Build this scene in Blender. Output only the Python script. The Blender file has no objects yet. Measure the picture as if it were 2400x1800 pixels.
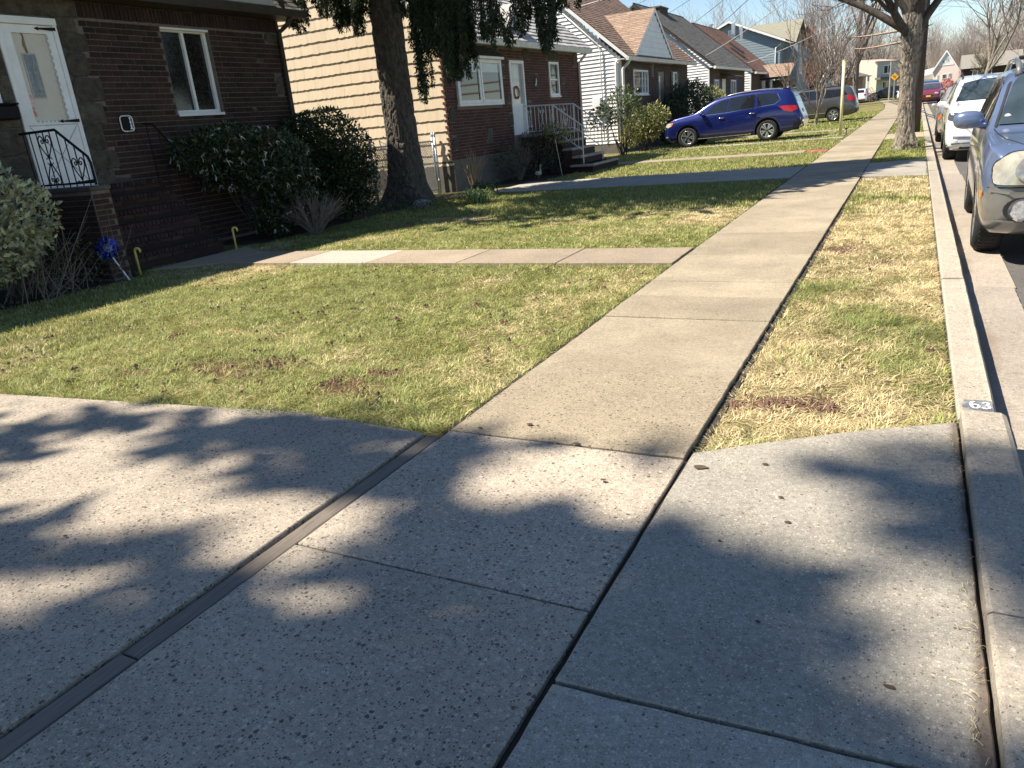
import bpy, bmesh, math, random
import numpy as np
from math import radians, sin, cos, pi, sqrt, atan2
from mathutils import Vector, Matrix
from mathutils.bvhtree import BVHTree

random.seed(7)
RNG = np.random.default_rng(7)
SC = bpy.context.scene
COL = SC.collection

# ------------------------------------------------------------------ camera
cam_d = bpy.data.cameras.new('camera')
cam = bpy.data.objects.new('camera', cam_d)
COL.objects.link(cam)
_R = Vector((0.887321, 0.452209, -0.090379))
_U = Vector((-0.074461, 0.333909, 0.939660))
_F = Vector((-0.455101, 0.827050, -0.329956))
_m = Matrix((( _R.x, _U.x, -_F.x, 0), (_R.y, _U.y, -_F.y, 0), (_R.z, _U.z, -_F.z, 1.45), (0, 0, 0, 1)))
cam.matrix_world = _m
cam_d.sensor_width = 36
cam_d.lens = 36 * 1741 / 2400
cam_d.clip_start = 0.05
cam_d.clip_end = 2000
SC.camera = cam

# ------------------------------------------------------------------ light
SUN_S = Vector((0.65, 0.33, -1.0))          # direction the light travels
el = math.atan2(1.0, math.hypot(0.65, 0.33))
az = math.atan2(-0.65, -0.33)
world = bpy.data.worlds.new('World')
SC.world = world
world.use_nodes = True
wn = world.node_tree
bg = wn.nodes.get('Background') or wn.nodes.new('ShaderNodeBackground')
sky = wn.nodes.new('ShaderNodeTexSky')
sky.sky_type = 'NISHITA'
sky.sun_disc = False
sky.sun_elevation = el
sky.sun_rotation = az % (2 * pi)
sky.air_density = 1.0
sky.dust_density = 0.0
sky.ozone_density = 3.0
wn.links.new(sky.outputs[0], bg.inputs[0])
bg.inputs[1].default_value = 0.068
sun_d = bpy.data.lights.new('sun', 'SUN')
sun_d.energy = 5.0
sun_d.angle = radians(0.53)
sun_d.color = (1.0, 0.915, 0.78)
sun = bpy.data.objects.new('sun', sun_d)
COL.objects.link(sun)
sun.rotation_euler = SUN_S.to_track_quat('-Z', 'Y').to_euler()
sun.location = (-20, -10, 30)
SC.view_settings.view_transform = 'Standard'
SC.view_settings.look = 'None'
SC.view_settings.exposure = 1.22
SC.view_settings.gamma = 1.0
SC.cycles.max_bounces = 6
SC.cycles.transparent_max_bounces = 8
SC.cycles.use_denoising = True

# ------------------------------------------------------------------ helpers
def tag(o, label=None, cat=None, group=None, kind=None):
    if label: o['label'] = label
    if cat: o['category'] = cat
    if group: o['group'] = group
    if kind: o['kind'] = kind
    return o

def root(name, label, cat, loc=(0, 0, 0), rz=0.0, group=None, kind=None, rx=0.0, ry=0.0):
    o = bpy.data.objects.new(name, None)
    COL.objects.link(o)
    o.empty_display_size = 0.2
    o.location = loc
    o.rotation_euler = (rx, ry, rz)
    tag(o, label, cat, group, kind)
    return o

def adopt(o, parent, world=True):
    """parent o; with world=True its mesh is in world coordinates under an unrotated root"""
    if parent is None: return o
    o.parent = parent
    if world and parent.type == 'EMPTY':
        o.location = (-parent.location[0], -parent.location[1], -parent.location[2])
    return o

class MB:
    def __init__(s): s.v = []; s.f = []
    def add(s, vs, fs):
        b = len(s.v); s.v.extend([tuple(p) for p in vs]); s.f.extend([tuple(b + i for i in f) for f in fs]); return s
    def box(s, x0, x1, y0, y1, z0, z1):
        return s.add([(x0,y0,z0),(x1,y0,z0),(x1,y1,z0),(x0,y1,z0),(x0,y0,z1),(x1,y0,z1),(x1,y1,z1),(x0,y1,z1)],
                     [(0,3,2,1),(4,5,6,7),(0,1,5,4),(1,2,6,5),(2,3,7,6),(3,0,4,7)])
    def quad(s, a, b, c, d): return s.add([a,b,c,d],[(0,1,2,3)])
    def poly(s, pts): return s.add(pts, [tuple(range(len(pts)))])
    def prism(s, pts, ext):
        """polygon pts (3D) extruded by vector ext"""
        n = len(pts); e = Vector(ext)
        vs = [Vector(p) for p in pts] + [Vector(p) + e for p in pts]
        fs = [tuple(range(n))[::-1], tuple(range(n, 2*n))] + [(i, (i+1) % n, n + (i+1) % n, n + i) for i in range(n)]
        return s.add(vs, fs)
    def tube(s, pts, r, n=6, cap=True):
        pts = [Vector(p) for p in pts]
        if len(pts) < 2: return s
        rs = list(r) if hasattr(r, '__len__') else [r] * len(pts)
        b = len(s.v); ref = None
        for i, p in enumerate(pts):
            d = (pts[min(i+1, len(pts)-1)] - pts[max(i-1, 0)])
            d = d.normalized() if d.length > 1e-9 else Vector((0,0,1))
            if ref is None:
                ref = Vector((0,0,1)).cross(d)
                if ref.length < 1e-3: ref = Vector((1,0,0)).cross(d)
            ref = (ref - d * ref.dot(d))
            if ref.length < 1e-6: ref = d.orthogonal()
            ref.normalize(); w = d.cross(ref)
            for k in range(n):
                a = 2*pi*k/n
                q = p + (ref*cos(a) + w*sin(a)) * rs[i]
                s.v.append((q.x, q.y, q.z))
        for i in range(len(pts)-1):
            for k in range(n):
                a = b+i*n+k; c = b+i*n+(k+1) % n
                s.f.append((a, c, c+n, a+n))
        if cap:
            s.f.append(tuple(b+k for k in range(n))[::-1]); s.f.append(tuple(b+(len(pts)-1)*n+k for k in range(n)))
        return s
    def lathe(s, prof, n=24, axis='z', c=(0,0,0)):
        b = len(s.v)
        for (r, h) in prof:
            for k in range(n):
                a = 2*pi*k/n
                if axis == 'z': p = (c[0]+r*cos(a), c[1]+r*sin(a), c[2]+h)
                elif axis == 'y': p = (c[0]+r*cos(a), c[1]+h, c[2]+r*sin(a))
                else: p = (c[0]+h, c[1]+r*cos(a), c[2]+r*sin(a))
                s.v.append(p)
        for i in range(len(prof)-1):
            for k in range(n):
                s.f.append((b+i*n+k, b+i*n+(k+1) % n, b+(i+1)*n+(k+1) % n, b+(i+1)*n+k))
        return s
    def mesh(s, name, bevel=0.0, smooth=False, segs=1):
        me = bpy.data.meshes.new(name)
        me.from_pydata(s.v, [], s.f)
        if bevel or s.f:
            bm = bmesh.new(); bm.from_mesh(me)
            bmesh.ops.recalc_face_normals(bm, faces=bm.faces) if len(bm.faces) < 60000 else None
            if bevel:
                es = [e for e in bm.edges if len(e.link_faces) == 2 and e.calc_face_angle(0) > 0.5]
                bmesh.ops.bevel(bm, geom=es, offset=bevel, segments=segs, affect='EDGES', clamp_overlap=True)
            bm.to_mesh(me); bm.free()
        if smooth:
            me.polygons.foreach_set('use_smooth', [True]*len(me.polygons))
        me.update()
        return me
    def build(s, name, mat, parent=None, bevel=0.0, smooth=False, world=True, label=None, kind=None, segs=1):
        o = bpy.data.objects.new(name, s.mesh(name, bevel, smooth, segs))
        COL.objects.link(o)
        if mat: o.data.materials.append(mat)
        adopt(o, parent, world)
        if label: o['label'] = label
        if kind: o['kind'] = kind
        return o

def inst(name, me, loc, parent, rot=(0,0,0), scale=(1,1,1)):
    """an object sharing mesh data, located in world coords under an unrotated root or a part of it"""
    o = bpy.data.objects.new(name, me); COL.objects.link(o)
    if parent is not None:
        o.parent = parent
        if parent.type == 'EMPTY':
            loc = (loc[0]-parent.location[0], loc[1]-parent.location[1], loc[2]-parent.location[2])
    o.location = loc; o.rotation_euler = rot; o.scale = scale
    return o

def np_mesh(name, V, F, mat=None, parent=None, col=None, smooth=False, world=True):
    """V (n,3), F (m,k) numpy"""
    me = bpy.data.meshes.new(name)
    n, m, k = len(V), len(F), F.shape[1]
    me.vertices.add(n); me.vertices.foreach_set('co', V.astype(np.float32).ravel())
    me.loops.add(m*k); me.loops.foreach_set('vertex_index', F.astype(np.int32).ravel())
    me.polygons.add(m); me.polygons.foreach_set('loop_start', np.arange(0, m*k, k, dtype=np.int32))
    me.polygons.foreach_set('loop_total', np.full(m, k, dtype=np.int32))
    if smooth: me.polygons.foreach_set('use_smooth', np.ones(m, dtype=bool))
    me.update(calc_edges=True)
    if col is not None:
        a = me.color_attributes.new('col', 'FLOAT_COLOR', 'POINT')
        a.data.foreach_set('color', col.astype(np.float32).ravel())
    o = bpy.data.objects.new(name, me); COL.objects.link(o)
    if mat: me.materials.append(mat)
    adopt(o, parent, world)
    return o

_grids = {}
def vnoise(x, y, scale, seed=0):
    """value noise 0..1 on numpy arrays"""
    if seed not in _grids: _grids[seed] = np.random.default_rng(seed+100).random((256, 256))
    g = _grids[seed]
    u = x*scale; v = y*scale
    i = np.floor(u).astype(int); j = np.floor(v).astype(int)
    fu = u-i; fv = v-j; fu = fu*fu*(3-2*fu); fv = fv*fv*(3-2*fv)
    a = g[i % 256, j % 256]; b = g[(i+1) % 256, j % 256]; c = g[i % 256, (j+1) % 256]; d = g[(i+1) % 256, (j+1) % 256]
    return (a*(1-fu)+b*fu)*(1-fv) + (c*(1-fu)+d*fu)*fv

# ------------------------------------------------------------------ materials
def _mix(nt, kind, fac, a, b):
    n = nt.nodes.new('ShaderNodeMix'); n.data_type = 'RGBA'; n.blend_type = kind
    for sock, val in ((n.inputs[0], fac), (n.inputs[6], a), (n.inputs[7], b)):
        if hasattr(val, 'is_linked') or hasattr(val, 'links'): nt.links.new(val, sock)
        elif isinstance(val, (int, float)): sock.default_value = val
        else: sock.default_value = (*val, 1) if len(val) == 3 else val
    return n.outputs[2]

def _math(nt, op, a, b=None, clamp=False):
    n = nt.nodes.new('ShaderNodeMath'); n.operation = op; n.use_clamp = clamp
    for i, val in enumerate((a, b)):
        if val is None: continue
        if isinstance(val, (int, float)): n.inputs[i].default_value = val
        else: nt.links.new(val, n.inputs[i])
    return n.outputs[0]

def _ramp(nt, fac, stops):
    n = nt.nodes.new('ShaderNodeValToRGB')
    e = n.color_ramp.elements
    while len(e) > 1: e.remove(e[-1])
    e[0].position = stops[0][0]; e[0].color = (*stops[0][1], 1)
    for p, c in stops[1:]:
        x = e.new(p); x.color = (*c, 1)
    nt.links.new(fac, n.inputs[0])
    return n.outputs[0]

def _noise(nt, vec, scale, detail=3, rough=0.55, dist=0.0):
    n = nt.nodes.new('ShaderNodeTexNoise'); n.inputs['Scale'].default_value = scale
    n.inputs['Detail'].default_value = detail; n.inputs['Roughness'].default_value = rough
    n.inputs['Distortion'].default_value = dist
    nt.links.new(vec, n.inputs['Vector']); return n.outputs[0]

def _coords(nt, which='Object', scale=None):
    n = nt.nodes.new('ShaderNodeTexCoord'); v = n.outputs[which]
    if scale:
        m = nt.nodes.new('ShaderNodeMapping'); m.inputs['Scale'].default_value = scale
        nt.links.new(v, m.inputs[0]); v = m.outputs[0]
    return v

def _posn(nt):
    return nt.nodes.new('ShaderNodeNewGeometry').outputs['Position']

def M(name, base, rough=0.6, var=0.2, scale=6.0, rnd=0.0, bump=0.0, bscale=60.0, metal=0.0, spec=0.4, coat=0.0,
      trans=0.0, stretch=None, fine=0.0, fscale=200.0, hue=0.0, stain=0.0):
    """procedural material: base colour with noise mottling, per-piece value change, fine grain and bump"""
    m = bpy.data.materials.new(name); m.use_nodes = True; nt = m.node_tree
    b = nt.nodes['Principled BSDF']
    b.inputs['Roughness'].default_value = rough; b.inputs['Metallic'].default_value = metal
    b.inputs['Specular IOR Level'].default_value = spec
    if coat: b.inputs['Coat Weight'].default_value = coat; b.inputs['Coat Roughness'].default_value = 0.04
    geo = nt.nodes.new('ShaderNodeNewGeometry')
    vec = geo.outputs['Position']
    if stretch:
        mp = nt.nodes.new('ShaderNodeMapping'); mp.inputs['Scale'].default_value = stretch
        nt.links.new(vec, mp.inputs[0]); vec = mp.outputs[0]
    c = None
    dark = tuple(x*(1-var) for x in base); lite = tuple(min(1, x*(1+var)) for x in base)
    if var:
        c = _ramp(nt, _noise(nt, vec, scale, 4, 0.6), [(0.3, dark), (0.7, lite)])
    else:
        rgb = nt.nodes.new('ShaderNodeRGB'); rgb.outputs[0].default_value = (*base, 1); c = rgb.outputs[0]
    if fine:
        f = _ramp(nt, _noise(nt, vec, fscale, 2, 0.7), [(0.25, (1-fine,)*3), (0.75, (1+fine,)*3)])
        c = _mix(nt, 'MULTIPLY', 1.0, c, f)
    if stain:
        c = _mix(nt, 'MULTIPLY', 1.0, c, _ramp(nt, _noise(nt, geo.outputs['Position'], .9, 6, .7), [(.32, (1-stain,)*3), (.68, (1+stain*.6,)*3)]))
    if rnd or hue:
        oi = nt.nodes.new('ShaderNodeObjectInfo')
        s = _math(nt, 'ADD', oi.outputs['Random'], geo.outputs['Random Per Island'])
        fr = _math(nt, 'FRACT', s)
        hs = nt.nodes.new('ShaderNodeHueSaturation')
        nt.links.new(c, hs.inputs['Color'])
        mr = nt.nodes.new('ShaderNodeMapRange'); mr.inputs[3].default_value = 1-rnd; mr.inputs[4].default_value = 1+rnd
        nt.links.new(fr, mr.inputs[0]); nt.links.new(mr.outputs[0], hs.inputs['Value'])
        if hue:
            f2 = _math(nt, 'FRACT', _math(nt, 'MULTIPLY', fr, 7.31))
            mh = nt.nodes.new('ShaderNodeMapRange'); mh.inputs[3].default_value = 0.5-hue; mh.inputs[4].default_value = 0.5+hue
            nt.links.new(f2, mh.inputs[0]); nt.links.new(mh.outputs[0], hs.inputs['Hue'])
        c = hs.outputs[0]
    nt.links.new(c, b.inputs['Base Color'])
    if bump:
        bp = nt.nodes.new('ShaderNodeBump'); bp.inputs['Strength'].default_value = bump; bp.inputs['Distance'].default_value = 0.02
        nt.links.new(_noise(nt, vec, bscale, 4, 0.65), bp.inputs['Height']); nt.links.new(bp.outputs[0], b.inputs['Normal'])
    if trans:
        tr = nt.nodes.new('ShaderNodeBsdfTranslucent'); nt.links.new(c, tr.inputs[0])
        mx = nt.nodes.new('ShaderNodeMixShader'); mx.inputs[0].default_value = trans
        nt.links.new(b.outputs[0], mx.inputs[1]); nt.links.new(tr.outputs[0], mx.inputs[2])
        out = nt.nodes['Material Output']; nt.links.new(mx.outputs[0], out.inputs[0])
    return m

def M_concrete(name, base, dark_n=0.10, light_n=0.12, cell=55.0, rnd=0.10, stain=0.18, warm=(1.03, 1.0, 0.94)):
    """weathered concrete with exposed aggregate: pale and dark pebbles of two sizes, stains, pits"""
    m = bpy.data.materials.new(name); m.use_nodes = True; nt = m.node_tree
    b = nt.nodes['Principled BSDF']; b.inputs['Roughness'].default_value = 0.85; b.inputs['Specular IOR Level'].default_value = 0.25
    P = _posn(nt)
    big = _ramp(nt, _noise(nt, P, 1.3, 5, 0.65), [(0.3, tuple(x*(1-stain) for x in base)), (0.7, tuple(x*(1+stain*0.6) for x in base))])
    mid = _ramp(nt, _noise(nt, P, 14, 4, 0.7), [(0.3, (0.9,)*3), (0.7, (1.06,)*3)])
    c = _mix(nt, 'MULTIPLY', 1.0, big, mid)
    fine = _ramp(nt, _noise(nt, P, 210, 3, 0.85), [(0.28, (0.66,)*3), (0.5, (1.0,)*3), (0.72, (1.32,)*3)])
    c = _mix(nt, 'MULTIPLY', 1.0, c, fine)
    grit = _ramp(nt, _noise(nt, P, 42, 7, 0.85), [(0.34, (0.68,)*3), (0.5, (1.0,)*3), (0.66, (1.27,)*3)])
    c = _mix(nt, 'MULTIPLY', 1.0, c, grit)
    for i, (sc, dn, ln, r0) in enumerate(((cell, dark_n, light_n, 0.36), (cell*2.1, dark_n*1.3, light_n*1.6, 0.40))):
        # irregular pebble outlines: warp the lookup before the cells
        nz = nt.nodes.new('ShaderNodeTexNoise'); nz.inputs['Scale'].default_value = sc*1.6; nt.links.new(P, nz.inputs['Vector'])
        vm = nt.nodes.new('ShaderNodeVectorMath'); vm.operation = 'MULTIPLY_ADD'
        nt.links.new(nz.outputs['Color'], vm.inputs[0]); vm.inputs[1].default_value = (0.5/sc,)*3; nt.links.new(P, vm.inputs[2])
        vo = nt.nodes.new('ShaderNodeTexVoronoi'); vo.inputs['Scale'].default_value = sc; vo.inputs['Randomness'].default_value = 1
        nt.links.new(vm.outputs[0], vo.inputs['Vector'])
        sep = nt.nodes.new('ShaderNodeSeparateColor'); nt.links.new(vo.outputs['Color'], sep.inputs[0])
        size = nt.nodes.new('ShaderNodeMapRange'); size.inputs[3].default_value = r0*0.45; size.inputs[4].default_value = r0*1.15
        nt.links.new(sep.outputs[1], size.inputs[0])
        inside = _math(nt, 'LESS_THAN', vo.outputs['Distance'], size.outputs[0])
        isd = _math(nt, 'MULTIPLY', inside, _math(nt, 'LESS_THAN', sep.outputs[0], dn))
        isl = _math(nt, 'MULTIPLY', inside, _math(nt, 'GREATER_THAN', sep.outputs[0], 1-ln))
        dcol = _ramp(nt, sep.outputs[2], [(0.0, tuple(x*0.22 for x in base)), (0.6, tuple(x*0.42 for x in base)), (1.0, (base[0]*0.6, base[1]*0.48, base[2]*0.40))])
        lcol = _ramp(nt, sep.outputs[2], [(0.0, tuple(min(1, x*1.25) for x in base)), (1.0, tuple(min(1, x*1.75) for x in base))])
        c = _mix(nt, 'MIX', isd, c, dcol); c = _mix(nt, 'MIX', _math(nt, 'MULTIPLY', isl, 0.75), c, lcol)
    oi = nt.nodes.new('ShaderNodeObjectInfo'); mr = nt.nodes.new('ShaderNodeMapRange')
    mr.inputs[3].default_value = 1-rnd; mr.inputs[4].default_value = 1+rnd; nt.links.new(oi.outputs['Random'], mr.inputs[0])
    hs = nt.nodes.new('ShaderNodeHueSaturation'); nt.links.new(c, hs.inputs['Color']); nt.links.new(mr.outputs[0], hs.inputs['Value'])
    nt.links.new(hs.outputs[0], b.inputs['Base Color'])
    bp = nt.nodes.new('ShaderNodeBump'); bp.inputs['Strength'].default_value = 0.35; bp.inputs['Distance'].default_value = 0.006
    nt.links.new(_noise(nt, P, 170, 4, 0.7), bp.inputs['Height']); nt.links.new(bp.outputs[0], b.inputs['Normal'])
    return m

def edge_dirt(m, x0, sgn, width, col, seed=0.0):
    """brown dirt gathered along the line x = x0, with a ragged edge"""
    nt = m.node_tree; b = nt.nodes['Principled BSDF']; P = _posn(nt)
    src = b.inputs['Base Color'].links[0].from_socket
    sep = nt.nodes.new('ShaderNodeSeparateXYZ'); nt.links.new(P, sep.inputs[0])
    d = _math(nt, 'MULTIPLY', _math(nt, 'SUBTRACT', sep.outputs[0], x0), sgn/width)
    mp = nt.nodes.new('ShaderNodeMapping'); mp.inputs['Location'].default_value = (seed, seed, 0); mp.inputs['Scale'].default_value = (1, .8, 1); nt.links.new(P, mp.inputs[0])
    w = _math(nt, 'ADD', _math(nt, 'MULTIPLY', _noise(nt, mp.outputs[0], 1.3, 5, .65), 2.4), _math(nt, 'MULTIPLY', _noise(nt, P, 40, 3, .7), .5))
    k = _math(nt, 'MULTIPLY', _math(nt, 'SUBTRACT', _math(nt, 'SUBTRACT', w, .75), d), 2.2, True)
    c = _mix(nt, 'MIX', _math(nt, 'MULTIPLY', k, .85), src, _ramp(nt, _noise(nt, P, 60, 3, .7), [(.3, tuple(x*.7 for x in col)), (.7, tuple(x*1.3 for x in col))]))
    nt.links.new(c, b.inputs['Base Color'])

def M_attr(name, rough=0.7, trans=0.3):
    m = bpy.data.materials.new(name); m.use_nodes = True; nt = m.node_tree
    b = nt.nodes['Principled BSDF']; b.inputs['Roughness'].default_value = rough; b.inputs['Specular IOR Level'].default_value = 0.25
    a = nt.nodes.new('ShaderNodeAttribute'); a.attribute_name = 'col'
    nt.links.new(a.outputs['Color'], b.inputs['Base Color'])
    if trans:
        tr = nt.nodes.new('ShaderNodeBsdfTranslucent'); nt.links.new(a.outputs['Color'], tr.inputs[0])
        mx = nt.nodes.new('ShaderNodeMixShader'); mx.inputs[0].default_value = trans
        nt.links.new(b.outputs[0], mx.inputs[1]); nt.links.new(tr.outputs[0], mx.inputs[2])
        nt.links.new(mx.outputs[0], nt.nodes['Material Output'].inputs[0])
    return m

def M_glass(name, tint=(0.02, 0.025, 0.03), rough=0.03):
    m = M(name, tint, rough=rough, var=0.3, scale=1.5, spec=0.9)
    return m

conc_drive = M_concrete('aggregate concrete', (0.325, 0.278, 0.222), 0.26, 0.24, 52)
conc_walk = M_concrete('sidewalk concrete', (0.288, 0.243, 0.175), 0.06, 0.08, 70, stain=.26)
conc_old = M_concrete('old pebbled concrete', (0.305, 0.254, 0.18), 0.22, 0.10, 56)
conc_apron = M_concrete('apron concrete', (0.305, 0.28, 0.235), 0.10, 0.20, 72, stain=0.2)
conc_path = M_concrete('path concrete', (0.29, 0.235, 0.175), 0.02, 0.04, 80, rnd=0.09)
conc_kerb = M_concrete('kerb concrete', (0.33, 0.29, 0.235), 0.07, 0.10, 66)
conc_gutter = M_concrete('gutter concrete', (0.30, 0.26, 0.215), 0.05, 0.08, 70)
edge_dirt(conc_gutter, .44, 1, .16, (.20, .155, .12))
edge_dirt(conc_apron, .268, -1, .055, (.10, .078, .06), 3.1)
asphalt = M_concrete('asphalt', (0.11, 0.102, 0.095), 0.2, 0.22, 70, stain=0.2)
joint_dark = M('dark joint dirt', (0.035, 0.028, 0.02), 0.95, 0.4, 20, bump=0.5)
dirt = M('bare soil', (0.085, 0.052, 0.034), 0.95, 0.45, 9, bump=0.8, bscale=80, fine=0.3)
mulch = M('dark garden soil', (0.035, 0.026, 0.018), 0.95, 0.5, 14, bump=0.9, bscale=60, fine=0.4)
wood_old = M('weathered wood strip', (0.19, 0.16, 0.13), 0.8, 0.35, 5, stretch=(60, 1.5, 20), bump=0.6, bscale=20, rnd=0.1)
# ------------------------------------------------------------------ ground, road, paving
def sheet(name, x0, x1, y0, y1, z, mat, kind='structure', nx=1, ny=1):
    xs = np.linspace(x0, x1, nx+1); ys = np.linspace(y0, y1, ny+1)
    mb = MB(); 
    for j in range(ny+1):
        for i in range(nx+1): mb.v.append((xs[i], ys[j], z))
    for j in range(ny):
        for i in range(nx):
            a = j*(nx+1)+i; mb.f.append((a, a+1, a+nx+2, a+nx+1))
    o = mb.build(name, mat); o['kind'] = kind
    return o

SOIL = [(-4.3, 3.55, .42, .2), (-3.95, 3.72, .2, .12), (-3.1, 3.45, .26, .16), (-3.0, 3.7, .16, .07), (-0.42, 3.78, .22, .10), (-0.62, 3.72, .12, .1),
        (-5.6, 4.15, .12, .08), (-6.1, 5.2, .1, .06), (-0.55, 8.1, .2, .3), (-0.2, 7.4, .12, .12), (-2.9, 4.6, .07, .05), (-5.0, 3.3, .2, .1)]

def soil_mask(x, y):
    m = np.zeros_like(x)
    for cx, cy, rx, ry in SOIL:
        d = np.sqrt(((x-cx)/rx)**2 + ((y-cy)/ry)**2) + (vnoise(x, y, 9, 3)-0.5)*0.9
        m = np.maximum(m, np.clip(1.35-d, 0, 1))
    return m

def M_lawn_ground():
    m = bpy.data.materials.new('lawn thatch and soil'); m.use_nodes = True; nt = m.node_tree
    b = nt.nodes['Principled BSDF']; b.inputs['Roughness'].default_value = 0.95; b.inputs['Specular IOR Level'].default_value = 0.1
    P = _posn(nt)
    c = _ramp(nt, _noise(nt, P, 1.1, 6, 0.7), [(0.3, (0.10, 0.105, 0.04)), (0.5, (0.17, 0.155, 0.065)), (0.68, (0.27, 0.22, 0.11))])
    f = _ramp(nt, _noise(nt, P, 90, 3, 0.8), [(0.3, (0.45,)*3), (0.7, (1.4,)*3)])
    c = _mix(nt, 'MULTIPLY', 1.0, c, f)
    # bare earth where the turf has been dug up
    for cx, cy, rx, ry in SOIL:
        mp = nt.nodes.new('ShaderNodeMapping'); mp.inputs['Location'].default_value = (-cx/rx, -cy/ry, 0); mp.inputs['Scale'].default_value = (1/rx, 1/ry, 0)
        nt.links.new(P, mp.inputs[0])
        ln = nt.nodes.new('ShaderNodeVectorMath'); ln.operation = 'LENGTH'; nt.links.new(mp.outputs[0], ln.inputs[0])
        d = _math(nt, 'ADD', ln.outputs['Value'], _math(nt, 'MULTIPLY', _math(nt, 'SUBTRACT', _noise(nt, P, 11, 4, 0.7), 0.5), 1.6))
        k = _math(nt, 'SUBTRACT', 1.5, d, True)
        c = _mix(nt, 'MIX', k, c, _ramp(nt, _noise(nt, P, 60, 3), [(0.3, (0.065, 0.036, 0.024)), (0.7, (0.15, 0.082, 0.055))]))
    nt.links.new(c, b.inputs['Base Color'])
    bp = nt.nodes.new('ShaderNodeBump'); bp.inputs['Strength'].default_value = 0.8; bp.inputs['Distance'].default_value = 0.02
    nt.links.new(_noise(nt, P, 70, 4, 0.7), bp.inputs['Height']); nt.links.new(bp.outputs[0], b.inputs['Normal'])
    return m
lawn_ground = M_lawn_ground()
far_grass = M('distant grass', (0.115, 0.135, 0.045), 0.95, 0.35, 1.2, fine=0.4, fscale=40)

sheet('ground', -300, 300, -40, 500, -0.22, far_grass)
o = sheet('lawn', -60, 0.268, -12, 106, -0.035, lawn_ground)
sheet('garden_soil', -12.5, -9.2, 8.9, 15.9, -0.029, mulch)
sheet('garden_soil', -11.2, -9.0, 3.0, 6.6, -0.029, mulch)
sheet('garden_soil', -10.6, -8.3, 17.6, 22.0, -0.029, mulch)
sheet('road', 0.43, 9.0, -12, 100, -0.165, asphalt)
sheet('road', -60, 60, 100, 112, -0.161, asphalt)
sheet('lawn', -60, 60, 112.2, 240, -0.05, far_grass)

def flag(name, pts, z1, thick, mat, parent, bev=0.004, tilt=0.004):
    """a cast slab with the outline pts (x,y), slightly out of level"""
    o_ = []
    for i in range(len(pts)):
        p, q = pts[i], pts[(i+1) % len(pts)]; L = math.hypot(q[0]-p[0], q[1]-p[1]); k = max(1, int(L/.07)) if max(p[1], q[1]) < 9 else 1
        for t in range(k): o_.append((p[0]+(q[0]-p[0])*t/k+(random.gauss(0, .0016) if t else 0), p[1]+(q[1]-p[1])*t/k+(random.gauss(0, .0016) if t else 0)))
    pts = o_
    n = len(pts); cx = sum(p[0] for p in pts)/n; cy = sum(p[1] for p in pts)/n
    a, b = random.uniform(-tilt, tilt), random.uniform(-tilt, tilt)*0.5
    top = [(x, y, z1 + a*(x-cx) + b*(y-cy)) for x, y in pts]; bot = [(x, y, z1-thick) for x, y in pts]
    mb = MB().add(bot+top, [tuple(range(n))[::-1], tuple(range(n, 2*n))] + [(i, (i+1) % n, n+(i+1) % n, n+i) for i in range(n)])
    return mb.build(name, mat, parent, bevel=bev)

# joints: dark dirt under the slabs shows in the gaps
walk = root('sidewalk', None, None, (-1.4, 4, -0.1)); walk['kind'] = 'structure'
XL, XR = -2.0, -0.79
def xl(y): return XL - max(0, (y-62))*0.028 - max(0, (y-78))*0.03
def xr(y): return XR - max(0, (y-60))*0.028 - max(0, (y-75))*0.03
ys = [-1.6, -0.5, 0.62, 1.79, 2.93, 3.99, 5.2, 5.87, 6.42, 7.66, 9.0, 10.2, 11.4, 12.6, 13.8, 15.0]
while ys[-1] < 104: ys.append(ys[-1]+1.22)
g = 0.006
for i in range(len(ys)-1):
    a, b = ys[i]+g, ys[i+1]-g
    near = b < 4.0
    tl = 0.07 if a < 2.9 else 0.0           # beside the wood strip
    sk = 0.0
    mat = conc_drive if b < 3.0 else (conc_old if near else conc_walk)
    flag('paving_slab', [(xl(a)+tl*0.0, a), (xr(a), a), (xr(b), b), (xl(b), b)], random.uniform(-0.004, 0.003), 0.11, mat, walk, tilt=0.003)
for (xa, xb, mat) in ((-2.05, -0.76, joint_dark),):
    mb = MB()
    for i in range(len(ys)-1):
        a, b = ys[i], ys[i+1]
        e = .06 if a > 2.9 else .03
        mb.quad((xl(a)-e, a, -0.026), (xr(a)+.04, a, -0.026), (xr(b)+.04, b, -0.026), (xl(b)-e, b, -0.026))
    mb.build('joint_bed', mat, walk)

# near driveway left of the sidewalk, with the weathered wood expansion strip
drv = root('driveway', None, None, (-4, 1, -0.1)); drv['kind'] = 'structure'
flag('driveway_slab', [(-9.5, -3.5), (-2.115, -3.5), (-2.115, 2.86), (-3.0, 2.93), (-5.4, 2.66), (-9.5, 2.3)], 0.0, 0.12, conc_drive, drv, tilt=0)
strip = MB()
for i in range(3):
    a = -2.5 + i*1.8 + 0.004; b = a + 1.792
    MB().box(-2.10, -2.02, a, min(b, 2.86), -0.06, -0.012+random.uniform(-.004, .002)).build('wood_strip', wood_old, drv, bevel=0.004)
MB().box(-2.14, -1.99, -3, 2.9, -0.10, -0.034).build('joint_bed', joint_dark, drv)

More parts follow.
